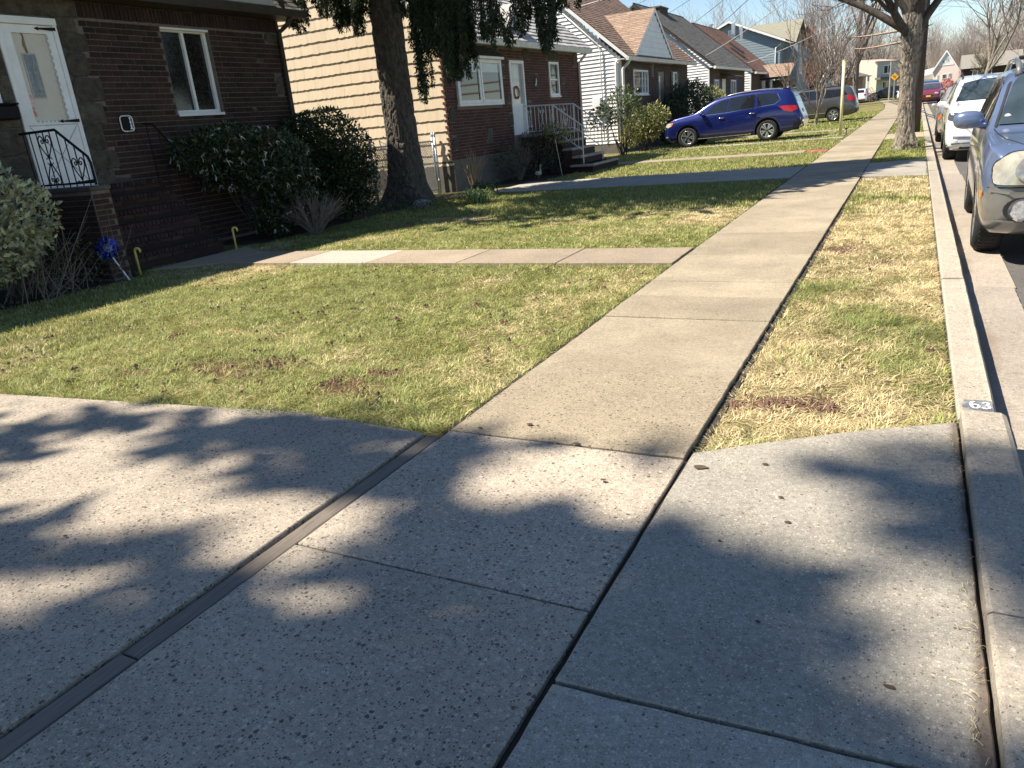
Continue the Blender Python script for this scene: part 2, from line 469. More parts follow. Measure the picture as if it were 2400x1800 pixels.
# apron between sidewalk and kerb in front of the near driveway
apr = root('driveway_apron', None, None, (-0.3, 2, -0.1)); apr['kind'] = 'structure'
flag('apron_slab', [(-0.765, 1.47), (0.268, 1.52), (0.268, 3.62), (-0.10, 3.43), (-0.46, 3.20), (-0.765, 2.99)], 0.004, 0.11, conc_apron, apr, tilt=0.002)
flag('apron_slab', [(-0.765, -2.2), (0.268, -2.2), (0.268, 1.508), (-0.765, 1.458)], 0.0, 0.11, conc_apron, apr, tilt=0.002)
MB().quad((-0.8, -2.2, -0.022), (0.30, -2.2, -0.022), (0.30, 3.6, -0.022), (-0.8, 2.95, -0.022)).build('joint_bed', joint_dark, apr)
# kerb stones and gutter
krb = root('kerb', None, None, (0.35, 5, -0.15)); krb['kind'] = 'structure'
def kerb_stone(y0, y1, xi=0.275, xo=0.435, h=0.012, sag=0.0):
    # rounded top outer arris
    prof = [(xi, -0.2), (xo+0.035, -0.2), (xo+0.012, -0.06), (xo, -0.01+h*0.2), (xo-0.012, 0.006+h*0.6), (xo-0.032, h), (xi+0.012, h), (xi, h-0.01)]
    n = len(prof); k = max(2, int((y1-y0)/.09)) if y0 < 9 else 2; vs = []
    for q in range(k):
        y = y0+(y1-y0)*q/(k-1); chip = max(0, random.gauss(0, .0015)) if 0 < q < k-1 else .002
        if random.random() < .03: chip += .005
        jx = random.gauss(0, .0006)
        vs += [(x+(jx-chip if 3 <= i_ <= 5 else jx*.5), y, z-(chip*.7 if 4 <= i_ <= 5 else 0)+(random.gauss(0, .001) if i_ > 4 else 0)) for i_, (x, z) in enumerate(prof)]
    fs = [tuple(range(n)), tuple(range((k-1)*n, k*n))[::-1]] + [(q*n+i, (q+1)*n+i, (q+1)*n+(i+1) % n, q*n+(i+1) % n) for q in range(k-1) for i in range(n)]
    return MB().add(vs, fs).build('kerb_stone', conc_kerb, krb)
for a, b in ((-2.0, 1.0), (1.008, 2.1), (2.108, 3.66)):
    kerb_stone(a, b, 0.281, 0.47, 0.05)
kk = [3.67, 6.6, 9.6, 12.7, 15.4, 18.4, 21.4, 24.5]
while kk[-1] < 52: kk.append(kk[-1]+3.0)
for a, b in zip(kk[:-1], kk[1:]):
    dr = -0.05 if 15.3 < a < 17 else 0
    kerb_stone(a+0.004, b-0.004, h=0.006+random.uniform(-0.004, 0.006))
for a in np.arange(55.6, 98, 3.0): kerb_stone(a, a+2.99)
MB().box(0.262, 0.285, -2, 52, -0.15, -0.03).build('joint_bed', joint_dark, krb)
gut = root('gutter', None, None, (0.6, 5, -0.2)); gut['kind'] = 'structure'
gy = -2.0
while gy < 98:
    w = 0.80 + (0.02 if int(gy) % 2 else 0)
    if not (52.5 < gy < 55): flag('gutter_slab', [(0.44, gy+.005), (w, gy+.005), (w, gy+2.99), (0.44, gy+2.99)], -0.148, 0.08, conc_gutter, gut, tilt=0.003)
    gy += 3.0
# painted house number on the kerb end
def stroke(pts, w, z, mb):
    for (a, b) in zip(pts[:-1], pts[1:]):
        d = Vector((b[0]-a[0], b[1]-a[1], 0)); n = Vector((-d.y, d.x, 0)).normalized()*w/2
        mb.quad((a[0]+n.x, a[1]+n.y, z), (a[0]-n.x, a[1]-n.y, z), (b[0]-n.x, b[1]-n.y, z), (b[0]+n.x, b[1]+n.y, z))
num = root('painted_house_number', 'worn white 63 painted on a dark grey patch at the kerb end', 'painted number', (0.355, 3.78, 0.02))
MB().add([(0.30, 3.68, 0.0185), (0.418, 3.68, 0.0185), (0.418, 3.875, 0.0185), (0.405, 3.885, 0.0185), (0.345, 3.88, 0.0185), (0.305, 3.875, 0.0185), (0.293, 3.80, 0.0185)], [tuple(range(7))]).build('paint_patch', M('worn grey paint', (0.125, 0.13, 0.14), 0.75, 0.7, 26, fine=0.6, fscale=90), num)
dg = MB()
six = [(0.345, 3.855), (0.332, 3.835), (0.33, 3.80), (0.336, 3.775), (0.348, 3.765), (0.36, 3.778), (0.362, 3.80), (0.355, 3.815), (0.343, 3.815), (0.333, 3.80)]
thr = [(0.378, 3.835), (0.388, 3.85), (0.400, 3.84), (0.402, 3.825), (0.392, 3.812), (0.402, 3.80), (0.404, 3.782), (0.395, 3.768), (0.382, 3.77), (0.374, 3.782)]
stroke(six, 0.011, 0.0215, dg); stroke(thr, 0.011, 0.0215, dg)
dg.build('numerals', M('worn white paint', (0.72, 0.72, 0.70), 0.7, 0.3, 60, fine=0.3), num)

# front path of the near brick house
fp = root('front_path', None, None, (-5, 7.5, -0.1)); fp['kind'] = 'structure'
pale = M_concrete('pale new concrete', (0.37, 0.33, 0.28), 0.02, 0.03, 80, stain=0.1)
px_ = [-2.03, -3.3, -4.55, -5.85, -7.1, -8.35, -9.2]
for i in range(len(px_)-1):
    x0, x1 = px_[i+1]+.004, px_[i]-.004
    y0 = 7.22; y1 = 8.06
    pts = [(x0, y0), (x1, y0), (x1, y1), (x0, y1)]
    if i == len(px_)-2: pts = [(x0, 6.75), (x1, y0), (x1, y1), (x0, 8.5)]
    flag('path_slab', pts, 0.004, 0.10, pale if i == 3 else conc_path, fp, tilt=0.003)
# second driveway, narrow, leading to the next house
d2 = root('driveway', None, None, (-5, 16, -0.1)); d2['kind'] = 'structure'
xs2 = [-2.03, -3.6, -5.2, -6.8, -8.6]
for x1, x0 in zip(xs2[:-1], xs2[1:]):
    t0, t1 = (x0+2)/6.6, (x1+2)/6.6
    flag('driveway_slab', [(x0+.004, 15.35+.12*t0), (x1-.004, 15.35+.12*t1), (x1-.004, 17.75+.2*t1), (x0+.004, 17.75+.2*t0)], 0.003, 0.10, conc_apron, d2, tilt=0.003)
a2 = root('driveway_apron', None, None, (-0.3, 16.5, -0.1)); a2['kind'] = 'structure'
flag('apron_slab', [(-0.775, 14.95), (0.268, 14.7), (0.268, 17.95), (-0.775, 17.6)], 0.003, 0.10, conc_apron, a2)
# path to the steps of the second house
p3 = root('front_path', None, None, (-5, 22.5, -0.1)); p3['kind'] = 'structure'
xs3 = [-2.6, -4.2, -5.8, -7.3, -8.5]
for x1, x0 in zip(xs3[:-1], xs3[1:]):
    flag('path_slab', [(x0+.004, 22.1), (x1-.004, 22.1), (x1-.004, 22.95), (x0+.004, 22.95)], 0.004, 0.10, conc_path, p3)
red_pav = M('red brick paver', (0.30, 0.10, 0.075), 0.85, 0.25, 20, rnd=0.25, bump=0.3)
pm = MB().box(0, 0.10, 0, 0.205, -0.06, 0.004).mesh('paver', 0.004); pm.materials.append(red_pav)
for i in range(5):
    for j in range(4): inst('paver', pm, (-2.56+i*0.107, 22.1+j*0.214, 0), p3)
# ribbon driveway under the blue SUV and thin edgings further on
for k, (y0, y1) in enumerate(((28.4, 28.95), (30.2, 30.75))):
    rd = root('driveway_strip', None, None, (-5, y0+.2, -0.1)); rd['kind'] = 'structure'
    for x0 in np.arange(-9.6, -2.2, 1.5): flag('driveway_slab', [(x0, y0), (min(x0+1.49, -2.03), y0), (min(x0+1.49, -2.03), y1), (x0, y1)], -0.005, 0.08, conc_apron, rd)
p4 = root('front_path', None, None, (-5, 34, -0.1)); p4['kind'] = 'structure'
for x0 in np.arange(-9.6, -2.2, 1.5): flag('path_slab', [(x0, 34), (min(x0+1.49, -2.03), 34), (min(x0+1.49, -2.03), 34.9), (x0, 34.9)], 0.0, 0.08, conc_path, p4)
for (y0, y1) in ((25.6, 28.4), (37.0, 38.2), (52.2, 55.4)):
    ap = root('driveway_apron', None, None, (-0.3, y0+1, -0.1)); ap['kind'] = 'structure'
    flag('apron_slab', [(-0.775, y0), (0.268, y0), (0.268, y1), (-0.775, y1)], 0.002, 0.10, conc_walk, ap)

# ------------------------------------------------------------------ grass blades
grass_mat = M_attr('grass blades', 0.6, 0.35)
PAVED = [(-2.03, -0.755, -5, 110), (-9.4, -2.0, 7.2, 8.08), (-8.7, -2.0, 15.3, 17.9), (-8.6, -2.0, 22.08, 22.97), (-9.7, -2, 28.38, 28.97), (-9.7, -2, 30.18, 30.77), (-9.7, -2, 33.98, 34.92),
         (-0.8, 0.4, 25.58, 28.42), (-0.8, 0.4, 36.98, 38.22), (-0.8, 0.4, 52, 55.5), (-0.8, 0.4, 14.8, 17.8), (-12.6, -9.25, 8.9, 15.9), (-10.7, -9.1, 17.5, 22.0), (-12, -9.05, 2, 6.6), (-11, -8.3, 17.6, 20.8)]
def blades(name, x0, x1, y0, y1, dens, length, width, dry=0.35, seed=1, keep=None, lean=0.55):
    rg = np.random.default_rng(seed)
    n = int((x1-x0)*(y1-y0)*dens)
    x = rg.uniform(x0, x1, n); y = rg.uniform(y0, y1, n)
    ok = np.ones(n, bool)
    for a, b, c, d in PAVED: ok &= ~((x > a) & (x < b) & (y > c) & (y < d))
    if keep is not None: ok &= keep(x, y)
    sm = soil_mask(x, y); ok &= rg.random(n) > sm*0.72
    # thin, uneven growth
    tuft = (vnoise(x*.8+y*.6, y*.8-x*.6, 6.1, 5)+vnoise(x*.5-y*.86, y*.5+x*.86, 13.7, 6)+.8*vnoise(x*.9+y*.4, y*.9-x*.4, 2.3, 7))/2.8; ok &= rg.random(n) < 0.55+0.6*tuft
    x, y = x[ok], y[ok]; n = len(x)
    p1 = vnoise(x*.8+y*.6+7, y*.8-x*.6, 0.6, 11); p2 = vnoise(x*.5-y*.86, y*.5+x*.86, 1.9, 12); p3 = vnoise(x*.94+y*.34, y*.94-x*.34, 5.3, 13)
    wet = 0.45*p1+0.35*p2+0.2*p3
    dryk = np.clip((wet-(0.78-0.6*dry))*3.6+.06, 0, 1)
    isdry = rg.random(n) < np.clip(0.12+0.88*dryk, 0, 1)*np.clip(dry*2.2, 0.1, 1)
    green = np.array([0.17, 0.235, 0.06]); lime = np.array([0.45, 0.435, 0.15]); straw = np.array([0.74, 0.60, 0.36]); olive = np.array([0.31, 0.295, 0.12])
    t = rg.random((n, 1))
    gcol = green*(1-t)+lime*t*0.8+olive*0.2*t
    dcol = straw*(0.7+0.5*rg.random((n, 1)))*(1-0.35*t)+olive*0.35*t
    colr = np.where(isdry[:, None], dcol, gcol)*(0.55+0.9*rg.random((n, 1)))
    lush = np.clip((0.42-wet)*4, 0, 1)[:, None]; colr = colr*(1-lush*0.3)+np.array([0.06, 0.13, 0.03])*lush*0.3
    L = length*(0.55+0.8*rg.random(n))*(0.55+0.35*(1-dryk)+0.9*tuft[ok]**2)
    ang = rg.normal(0, 1.1, n)+vnoise(x*.7+y*.7, y*.7-x*.7, 4.3, 21)*9+vnoise(x, y, 11.0, 22)*5; dx, dy = np.cos(ang), np.sin(ang)
    ln = lean*(0.4+rg.random(n)*1.2)*np.where(isdry, 1.5, 1.0)
    w = width*(0.7+0.6*rg.random(n))
    z0 = np.full(n, -0.038)
    b0 = np.stack([x-dy*w/2, y+dx*w/2, z0], 1); b1 = np.stack([x+dy*w/2, y-dx*w/2, z0], 1)
    hh = L/np.sqrt(1+ln**2)
    mx = x+dx*L*ln*0.35; my = y+dy*L*ln*0.35; mz = z0+hh*0.62
    m0 = np.stack([mx-dy*w*.42, my+dx*w*.42, mz], 1); m1 = np.stack([mx+dy*w*.42, my-dx*w*.42, mz], 1)
    tp = np.stack([x+dx*L*ln, y+dy*L*ln, z0+hh], 1)
    V = np.stack([b0, b1, m1, m0, tp], 1).reshape(-1, 3)
    base = (np.arange(n)*5)[:, None]
    F = np.concatenate([base+np.array([[0, 1, 2]]), base+np.array([[0, 2, 3]]), base+np.array([[3, 2, 4]])], 1).reshape(-1, 3)
    C = np.repeat(np.concatenate([colr, np.ones((n, 1))], 1), 5, 0)
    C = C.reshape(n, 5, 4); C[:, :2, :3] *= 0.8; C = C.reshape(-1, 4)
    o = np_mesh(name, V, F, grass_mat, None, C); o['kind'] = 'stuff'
    return o
def edge_l(x, y): return y > 2.70 + 0.12*np.clip((x+5.4)/3.4, -1.5, 1)*1.9 - 0.03*np.sin(x*7)
def in_l(x, y): return edge_l(x, y) & (x < -2.03-0.035*vnoise(y*3, y, 4, 8))
def verge_keep(x, y):
    lim = np.interp(x, [-0.77, -0.46, -0.10, 0.27], [3.0, 3.22, 3.45, 3.66])
    return (y > lim) & (x > -0.765-0.01) & (x < 0.262)
blades('lawn_grass', -6.2, -2.0, 2.55, 4.6, 9000, 0.036, 0.0042, 0.45, 1, in_l, 1.15)
blades('lawn_grass', -7.6, -2.0, 4.6, 7.24, 7000, 0.034, 0.0050, 0.48, 2, in_l, 1.15)
blades('lawn_grass', -9.4, -6.2, 2.5, 7.24, 3800, 0.036, 0.005, 0.5, 3, lambda x, y: (y < 4.6) | (x < -7.6))
blades('lawn_grass', -9.4, -2.0, 8.04, 11.5, 4000, 0.038, 0.0065, 0.48, 4, None, 1.0)
blades('lawn_grass', -9.4, -2.0, 11.5, 15.35, 1900, 0.05, 0.008, 0.30, 5)
blades('lawn_grass', -9.0, -2.0, 17.8, 24.5, 1000, 0.055, 0.011, 0.26, 6)
blades('lawn_grass', -9.6, -2.0, 24.5, 34.0, 550, 0.06, 0.016, 0.34, 7)
blades('lawn_grass', -9.0, -1.9, 34.9, 60, 170, 0.07, 0.03, 0.24, 8)
blades('verge_grass', -0.78, 0.265, 3.0, 6.5, 8500, 0.045, 0.0040, 0.86, 9, verge_keep, 1.15)
blades('verge_grass', -0.78, 0.265, 6.5, 10.5, 6000, 0.045, 0.0052, 0.86, 10, verge_keep, 1.15)
blades('verge_grass', -0.78, 0.265, 10.5, 15.0, 3500, 0.05, 0.007, 0.62, 11, verge_keep)
blades('verge_grass', -0.78, 0.265, 17.5, 26, 2300, 0.055, 0.010, 0.05, 12, verge_keep)
blades('verge_grass', -0.78, 0.265, 26, 56, 500, 0.06, 0.022, 0.05, 13, verge_keep)
# longer uncut grass leaning over the edges of the paving
blades('edge_grass', -5.6, -2.0, 2.6, 3.05, 5200, 0.066, 0.0042, 0.25, 31, lambda x, y: edge_l(x, y) & ~edge_l(x, y-.06), .9)
blades('edge_grass', -2.10, -2.02, 2.8, 7.2, 4200, 0.055, 0.0042, 0.35, 32, lambda x, y: edge_l(x, y) & (x > -2.085) & (x < -2.035), .8)
blades('edge_grass', -0.77, 0.265, 2.95, 3.75, 5200, 0.062, 0.0042, 0.45, 33, lambda x, y: verge_keep(x, y) & ~verge_keep(x, y-.07), .9)
blades('edge_grass', -9.2, -2.05, 7.10, 7.21, 2200, 0.055, 0.0048, 0.35, 34, None, .8)
# small clods thrown up through the turf
def clods(name, n, x0, x1, y0, y1, seed, smin, smax, mat, keep=None, zc=-0.012):
    rg = np.random.default_rng(seed); mb = MB()
    for _ in range(n):
        x, y = rg.uniform(x0, x1), rg.uniform(y0, y1)
        if keep is not None and not keep(np.array([x]), np.array([y]))[0]: continue
        if any(a < x < b and c < y < d for a, b, c, d in PAVED): continue
        for q in range(rg.integers(1, 4)):
            s = rg.uniform(smin, smax); px0, py0 = x+rg.normal(0, .02), y+rg.normal(0, .02)
            vs = [(px0+s*rg.uniform(.7, 1.2)*cos(a), py0+s*rg.uniform(.7, 1.2)*sin(a), zc) for a in (0, 1.26, 2.51, 3.77, 5.03)] + [(px0+s*.3, py0, zc+s*rg.uniform(.6, 1.1)), (px0-s*.35, py0+s*.2, zc+s*rg.uniform(.5, .9))]
            mb.add(vs, [(0,1,5),(1,2,5),(2,6,5),(2,3,6),(3,4,6),(4,0,5),(4,5,6)])
    o = mb.build(name, mat); o['kind'] = 'stuff'; return o
clods('soil_clods', 150, -7.5, -2.1, 2.9, 7.1, 21, 0.008, 0.022, dirt, in_l)
clods('soil_clods', 40, -0.75, 0.2, 3.4, 9, 22, 0.006, 0.016, dirt, verge_keep)
for k, (cx, cy, rx, ry) in enumerate(SOIL[:7]):
    clods('soil_clods', 26, cx-rx, cx+rx, cy-ry, cy+ry, 40+k, 0.006, 0.02, M('reddish soil', (0.115, 0.062, 0.042), 0.95, 0.4, 30) if k == 0 else bpy.data.materials['reddish soil'], None, -0.03)
# dark grass roots and dirt filling the cut edge beside the sidewalk
# thin drifts of dead grass caught in the apron joint
rg = np.random.default_rng(5); mb = MB()
for i in range(150):
    y = rg.uniform(0.6, 3.4); x = 0.262-abs(rg.normal(0, .03)); a = rg.uniform(0, pi); l = rg.uniform(.01, .035)
    mb.tube([(x, y, .012), (x+l*cos(a)*.5, y+l*sin(a)*.5, .018), (x+l*cos(a), y+l*sin(a), .012)], .0009, 3, False)
o = mb.build('dead_grass_bits', M('straw bits', (0.45, 0.36, 0.2), 0.8, 0.2)); o['kind'] = 'stuff'
# droppings / dark spots trodden on the concrete
rg = np.random.default_rng(15); mb = MB(); 
spots = [(-1.62, 3.09, .014), (-1.60, 3.06, .006), (-1.57, 3.08, .008), (-1.30, 2.93, .014), (-1.85, 2.98, .010), (-0.70, 2.85, .024), (-0.45, 2.95, .010), (-0.3, 2.5, .009), (-1.05, 2.62, .010), (-0.35, 2.68, .008), (-0.3, 1.9, .007), (0.05, 1.75, .010), (-0.5, 2.3, .006), (0.12, 1.45, .012), (-3.0, 1.5, .008)]
for (x, y, s) in spots:
    vs = [(x+s*rg.uniform(.7, 1.3)*1.3*cos(a), y+s*rg.uniform(.6, 1.1)*sin(a), 0.009) for a in np.linspace(0, 2*pi, 8)[:-1]]
    mb.add(vs+[(x, y, 0.014)], [(i, (i+1) % 7, 7) for i in range(7)])
o = mb.build('dirt_spots', M('dark spots', (0.07, 0.048, 0.034), 0.9, 0.4, 40)); o['kind'] = 'stuff'
# ------------------------------------------------------------------ building materials
brick_dk = M('dark red brick', (0.042, 0.023, 0.0195), 0.85, 0.25, 14, rnd=0.38, hue=0.012, bump=0.5, bscale=90, fine=0.25, stain=.35)
brick_rd = M('red brick', (0.085, 0.034, 0.027), 0.85, 0.22, 14, rnd=0.32, hue=0.012, bump=0.4, bscale=90, fine=0.2, stain=.3)
brick_br = M('brown brick', (0.075, 0.043, 0.033), 0.85, 0.22, 14, rnd=0.3, hue=0.012, bump=0.4, fine=0.2)
mortar = M('mortar', (0.17, 0.145, 0.125), 0.95, 0.3, 20, fine=0.3)
mortar_dk = M('grey brown mortar', (0.15, 0.122, 0.105), 0.95, 0.3, 20, fine=0.3)
stone_m = M('rough grey brown stone', (0.082, 0.07, 0.056), 0.9, 0.42, 9, rnd=0.25, hue=0.01, bump=1.0, bscale=26, fine=0.35, fscale=60)
found_m = M('painted foundation', (0.125, 0.115, 0.098), 0.9, 0.2, 4, bump=0.2, fine=0.12)
beige_sh = M('cream shingle siding', (0.66, 0.545, 0.395), 0.75, 0.05, 3, rnd=0.035, stretch=(3, 3, 0.6), fine=0.03)
white_al = M('white aluminium siding', (0.74, 0.74, 0.74), 0.55, 0.05, 2, rnd=0.03)
bluegrey_s = M('blue grey siding', (0.215, 0.27, 0.305), 0.7, 0.07, 2, rnd=0.05)
white_p = M('white paint', (0.80, 0.80, 0.80), 0.45, 0.07, 5, fine=0.04)
trim_dk = M('dark brown trim', (0.045, 0.034, 0.03), 0.6, 0.25, 8)
gutter_gr = M('grey white gutter', (0.62, 0.62, 0.60), 0.5, 0.12, 4)
roof_lt = M('light grey shingles', (0.40, 0.385, 0.37), 0.9, 0.16, 7, rnd=0.16, fine=0.25, fscale=120)
roof_br = M('brown shingles', (0.20, 0.13, 0.095), 0.92, 0.18, 7, rnd=0.24, fine=0.3, fscale=120)
roof_dk = M('charcoal shingles', (0.105, 0.10, 0.095), 0.92, 0.2, 7, rnd=0.25, fine=0.3, fscale=120)
roof_tan = M('tan brown shingles', (0.25, 0.175, 0.13), 0.92, 0.16, 7, rnd=0.18, fine=0.25, fscale=120)
roof_rb = M('red brown shingles', (0.16, 0.085, 0.062), 0.92, 0.2, 7, rnd=0.25, fine=0.3)
glass_dk = M_glass('window glass')
glass_blind = M('glass over pale blind', (0.40, 0.42, 0.43), 0.08, 0.1, 3, spec=0.8)
lace = M('glass over lace curtain', (0.022, 0.021, 0.020), 0.10, 0.8, 24, spec=0.5, fine=0.9, fscale=60)
iron_b = M('black painted iron', (0.007, 0.007, 0.008), 0.6, 0.2, 20, spec=.2)
iron_w = M('white grey painted iron', (0.66, 0.66, 0.66), 0.45, 0.15, 20)
steel_g = M('galvanised steel', (0.50, 0.52, 0.54), 0.38, 0.15, 30, metal=0.7)

def wall_front(parent, x0, X, y0, y1, z0, z1, openings, mat, t=.16):
    """house body whose front skin at x = X is left open at the given openings (ya, yb, za, zb)"""
    mb = MB().box(x0, X-t, y0, y1, z0, z1)
    ys = sorted(set([y0, y1]+[min(max(v, y0), y1) for o in openings for v in o[:2]]))
    for a, b in zip(ys[:-1], ys[1:]):
        segs = [(z0, z1)]
        for (oa, ob, oc, od) in openings:
            if oa < (a+b)/2 < ob:
                segs = [(p, q) for s in segs for (p, q) in ((s[0], min(s[1], oc)), (max(s[0], od), s[1])) if q-p > .001]
        for p, q in segs: mb.box(X-t-.001, X, a, b, p, q)
    return mb.build('wall', mat, parent)

def bricks_front(X, y0, y1, z0, z1, mat, parent, mort, holes=(), bw=0.203, bh=0.057, j=0.011, limit=0, order=None, proud=0.004, depth=0.06, face=1, seed=1, name='brick'):
    """running bond on a wall facing +X (or -Y when face=2, X then is the wall's Y); nearest pieces as objects, the rest joined"""
    rg = random.Random(seed); L = []
    nrow = int((z1-z0)/(bh+j))
    for r in range(nrow):
        z = z0+r*(bh+j); off = (bw+j)/2 if r % 2 else 0
        y = y0-off
        while y < y1-0.02:
            a, b = max(y, y0), min(y+bw, y1)
            y += bw+j
            segs = [(a, b)]
            for (ha, hb, hc, hd) in holes:
                if z+bh > hc+0.01 and z < hd-0.01:
                    ns = []
                    for (p, q) in segs:
                        if hb <= p or ha >= q: ns.append((p, q)); continue
                        if ha-p > 0.035: ns.append((p, ha))
                        if q-hb > 0.035: ns.append((hb, q))
                    segs = ns
            for (p, q) in segs:
                if q-p > 0.03: L.append((p, q, z, z+bh*rg.uniform(.97, 1.0)))
    if order: L.sort(key=order)
    full = {}
    rest = MB()
    for i, (p, q, za, zb) in enumerate(L):
        pr = proud*rg.uniform(0.7, 1.25)
        if i < limit:
            key = round(q-p, 2)
            if key not in full:
                w = q-p
                me = MB().box(-depth, proud, 0, w, 0, bh).mesh(name, 0.003); me.materials.append(mat); full[key] = me
            inst(name, full[key], (X+pr-proud, p, za), parent, rot=(rg.uniform(-.006, .006), 0, rg.uniform(-.008, .008)))
        else:
            if face == 1:
                x = X+pr
                rest.add([(X-.02,p,za),(X-.02,q,za),(X-.02,q,zb),(X-.02,p,zb),(x,p,za),(x,q,za),(x,q,zb),(x,p,zb)], [(4,5,6,7),(0,1,5,4),(1,2,6,5),(2,3,7,6),(3,0,4,7)])
            else:
                y = X-pr
                rest.add([(p,X+.02,za),(q,X+.02,za),(q,X+.02,zb),(p,X+.02,zb),(p,y,za),(q,y,za),(q,y,zb),(p,y,zb)], [(5,4,7,6),(1,0,4,5),(2,1,5,6),(3,2,6,7),(0,3,7,4)])
    if rest.v:
        me = bpy.data.meshes.new(name+'work'); me.from_pydata(rest.v, [], rest.f); me.materials.append(mat)
        o = bpy.data.objects.new(name+'work', me); COL.objects.link(o); adopt(o, parent); o['kind'] = 'stuff'
    return len(L)

def soldier(X, y0, y1, z0, mat, parent, h=0.203, w=0.057, j=0.011, proud=0.012, holes=(), asobj=True, seed=3):
    me = MB().box(-.05, proud, 0, w, 0, h).mesh('brick', 0.003); me.materials.append(mat)
    rg = random.Random(seed); y = y0; rest = MB()
    while y < y1-w:
        if not any(a < y+w/2 < b for a, b in holes):
            if asobj: inst('brick', me, (X+rg.uniform(-.003, .003), y, z0+rg.uniform(-.003, .003)), parent, rot=(rg.uniform(-.012, .012), 0, 0))
            else: rest.box(X-.05, X+proud, y, y+w, z0, z0+h)
        y += w+j
    if rest.v: rest.build('brickwork', mat, parent, kind='stuff')

def stone(X, y0, y1, z0, z1, parent, seed=0, proud=0.03, mat=None, rough=0.18):
    """an irregular squared stone set in a wall facing +X"""
    rg = random.Random(seed); n = 9; pts = []
    for i in range(n):
        a = 2*pi*(i+rg.uniform(-.2, .2))/n
        c, s = cos(a), sin(a); k = 1/max(abs(c), abs(s))
        k = k*(1-rg.uniform(0, rough))
        pts.append(((y0+y1)/2+c*k*(y1-y0)/2, (z0+z1)/2+s*k*(z1-z0)/2))
    front = [(X+proud*rg.uniform(.5, 1.0), y*.93+(y0+y1)/2*.07, z*.93+(z0+z1)/2*.07) for y, z in pts]
    back = [(X-.03, y, z) for y, z in pts]; mid = [(X+proud*.3, y, z) for y, z in pts]
    mb = MB().add(back+mid+front+[(X+proud*1.1, (y0+y1)/2, (z0+z1)/2)],
        [(i, (i+1) % n, n+(i+1) % n, n+i) for i in range(n)]+[(n+i, n+(i+1) % n, 2*n+(i+1) % n, 2*n+i) for i in range(n)]+[(2*n+i, 2*n+(i+1) % n, 3*n) for i in range(n)])
    return mb.build('stone', mat or stone_m, parent)

def shingle_roof(parent, eave_a, eave_b, up, length, mat, course=0.14, tab=0.30, butt=0.008, ragged=0.006, seed=1, clip=None, name='shingles'):
    """courses of overlapping tabs from the eave line a->b upwards along unit vector up"""
    rg = random.Random(seed); a, b = Vector(eave_a), Vector(eave_b); e = (b-a); W = e.length; e.normalize(); up = Vector(up).normalized()
    nrm = e.cross(up).normalized()
    if nrm.z < 0: nrm = -nrm
    mb = MB(); n = int(length/course)+1
    for r in range(n):
        t0 = r*course; t1 = min(t0+course*1.15, length)
        x = -rg.uniform(0, tab) if r % 2 else -rg.uniform(0, tab)-tab*.5
        while x < W:
            xa, xb = max(x, 0)+.002, min(x+tab*rg.uniform(.92, 1.08), W)-.002
            x = xb+.004
            if xb-xa < .02: continue
            if clip:
                c0, c1 = clip(t0+course*.5)
                xa, xb = max(xa, c0), min(xb, c1)
                if xb-xa < .02: continue
            d = rg.uniform(-ragged, ragged); h = butt*rg.uniform(.8, 1.25)
            p = [a+e*xa+up*(t0+d)+nrm*h, a+e*xb+up*(t0+d*.5)+nrm*h, a+e*xb+up*t1+nrm*.001, a+e*xa+up*t1+nrm*.001]
            q = [a+e*xa+up*(t0+d)-nrm*.004, a+e*xb+up*(t0+d*.5)-nrm*.004]
            mb.add(p+q, [(0,1,2,3), (4,5,1,0), (5,2,1), (4,0,3)])
    o = mb.build(name, mat, parent, kind='stuff')
    return o

def roof_deck(parent, pts, thick, mat, name='roof'):
    v = [Vector(p) for p in pts]; n = (v[1]-v[0]).cross(v[2]-v[0]).normalized()
    if n.z < 0: n = -n
    return MB().prism([p-n*0.006 for p in v], -n*thick).build(name, mat, parent)

def clapboards(parent, Y, xfun, z0, z1, expo, mat, thick=0.014, name='siding_board', seed=1, seglen=3.66, face=-1, axis='y', merge=False):
    """lapped boards on a wall in plane Y facing -Y; xfun(z) -> (xa, xb); each board its own object"""
    rg = random.Random(seed); n = int((z1-z0)/expo+0.5); mg = MB()
    for r in range(n):
        za = z0+r*expo; zb = min(za+expo+.01, z1+.01)
        xa, xb = xfun(za+expo*.5)
        if xb-xa < .08: continue
        cuts = [xa]; x = xa+rg.uniform(.8, seglen)
        while x < xb-.3: cuts.append(x); x += seglen
        cuts.append(xb)
        for c0, c1 in zip(cuts[:-1], cuts[1:]):
            c0 += .001; c1 -= .001
            t = thick
            vs = [(c0,Y-t,za),(c1,Y-t,za),(c1,Y-.002,zb),(c0,Y-.002,zb),(c0,Y+.01,za),(c1,Y+.01,za),(c1,Y+.01,zb),(c0,Y+.01,zb)]
            if axis == 'x': vs = [(Y+(Y-v[1]) , v[0], v[2]) for v in vs]
            fs = [(0,1,2,3),(4,5,1,0),(0,3,7,4),(1,5,6,2),(3,2,6,7)]
            if merge: mg.add(vs, fs)
            else: MB().add(vs, fs).build(name, mat, parent)
    if merge and mg.v: mg.build('siding', mat, parent, kind='stuff')

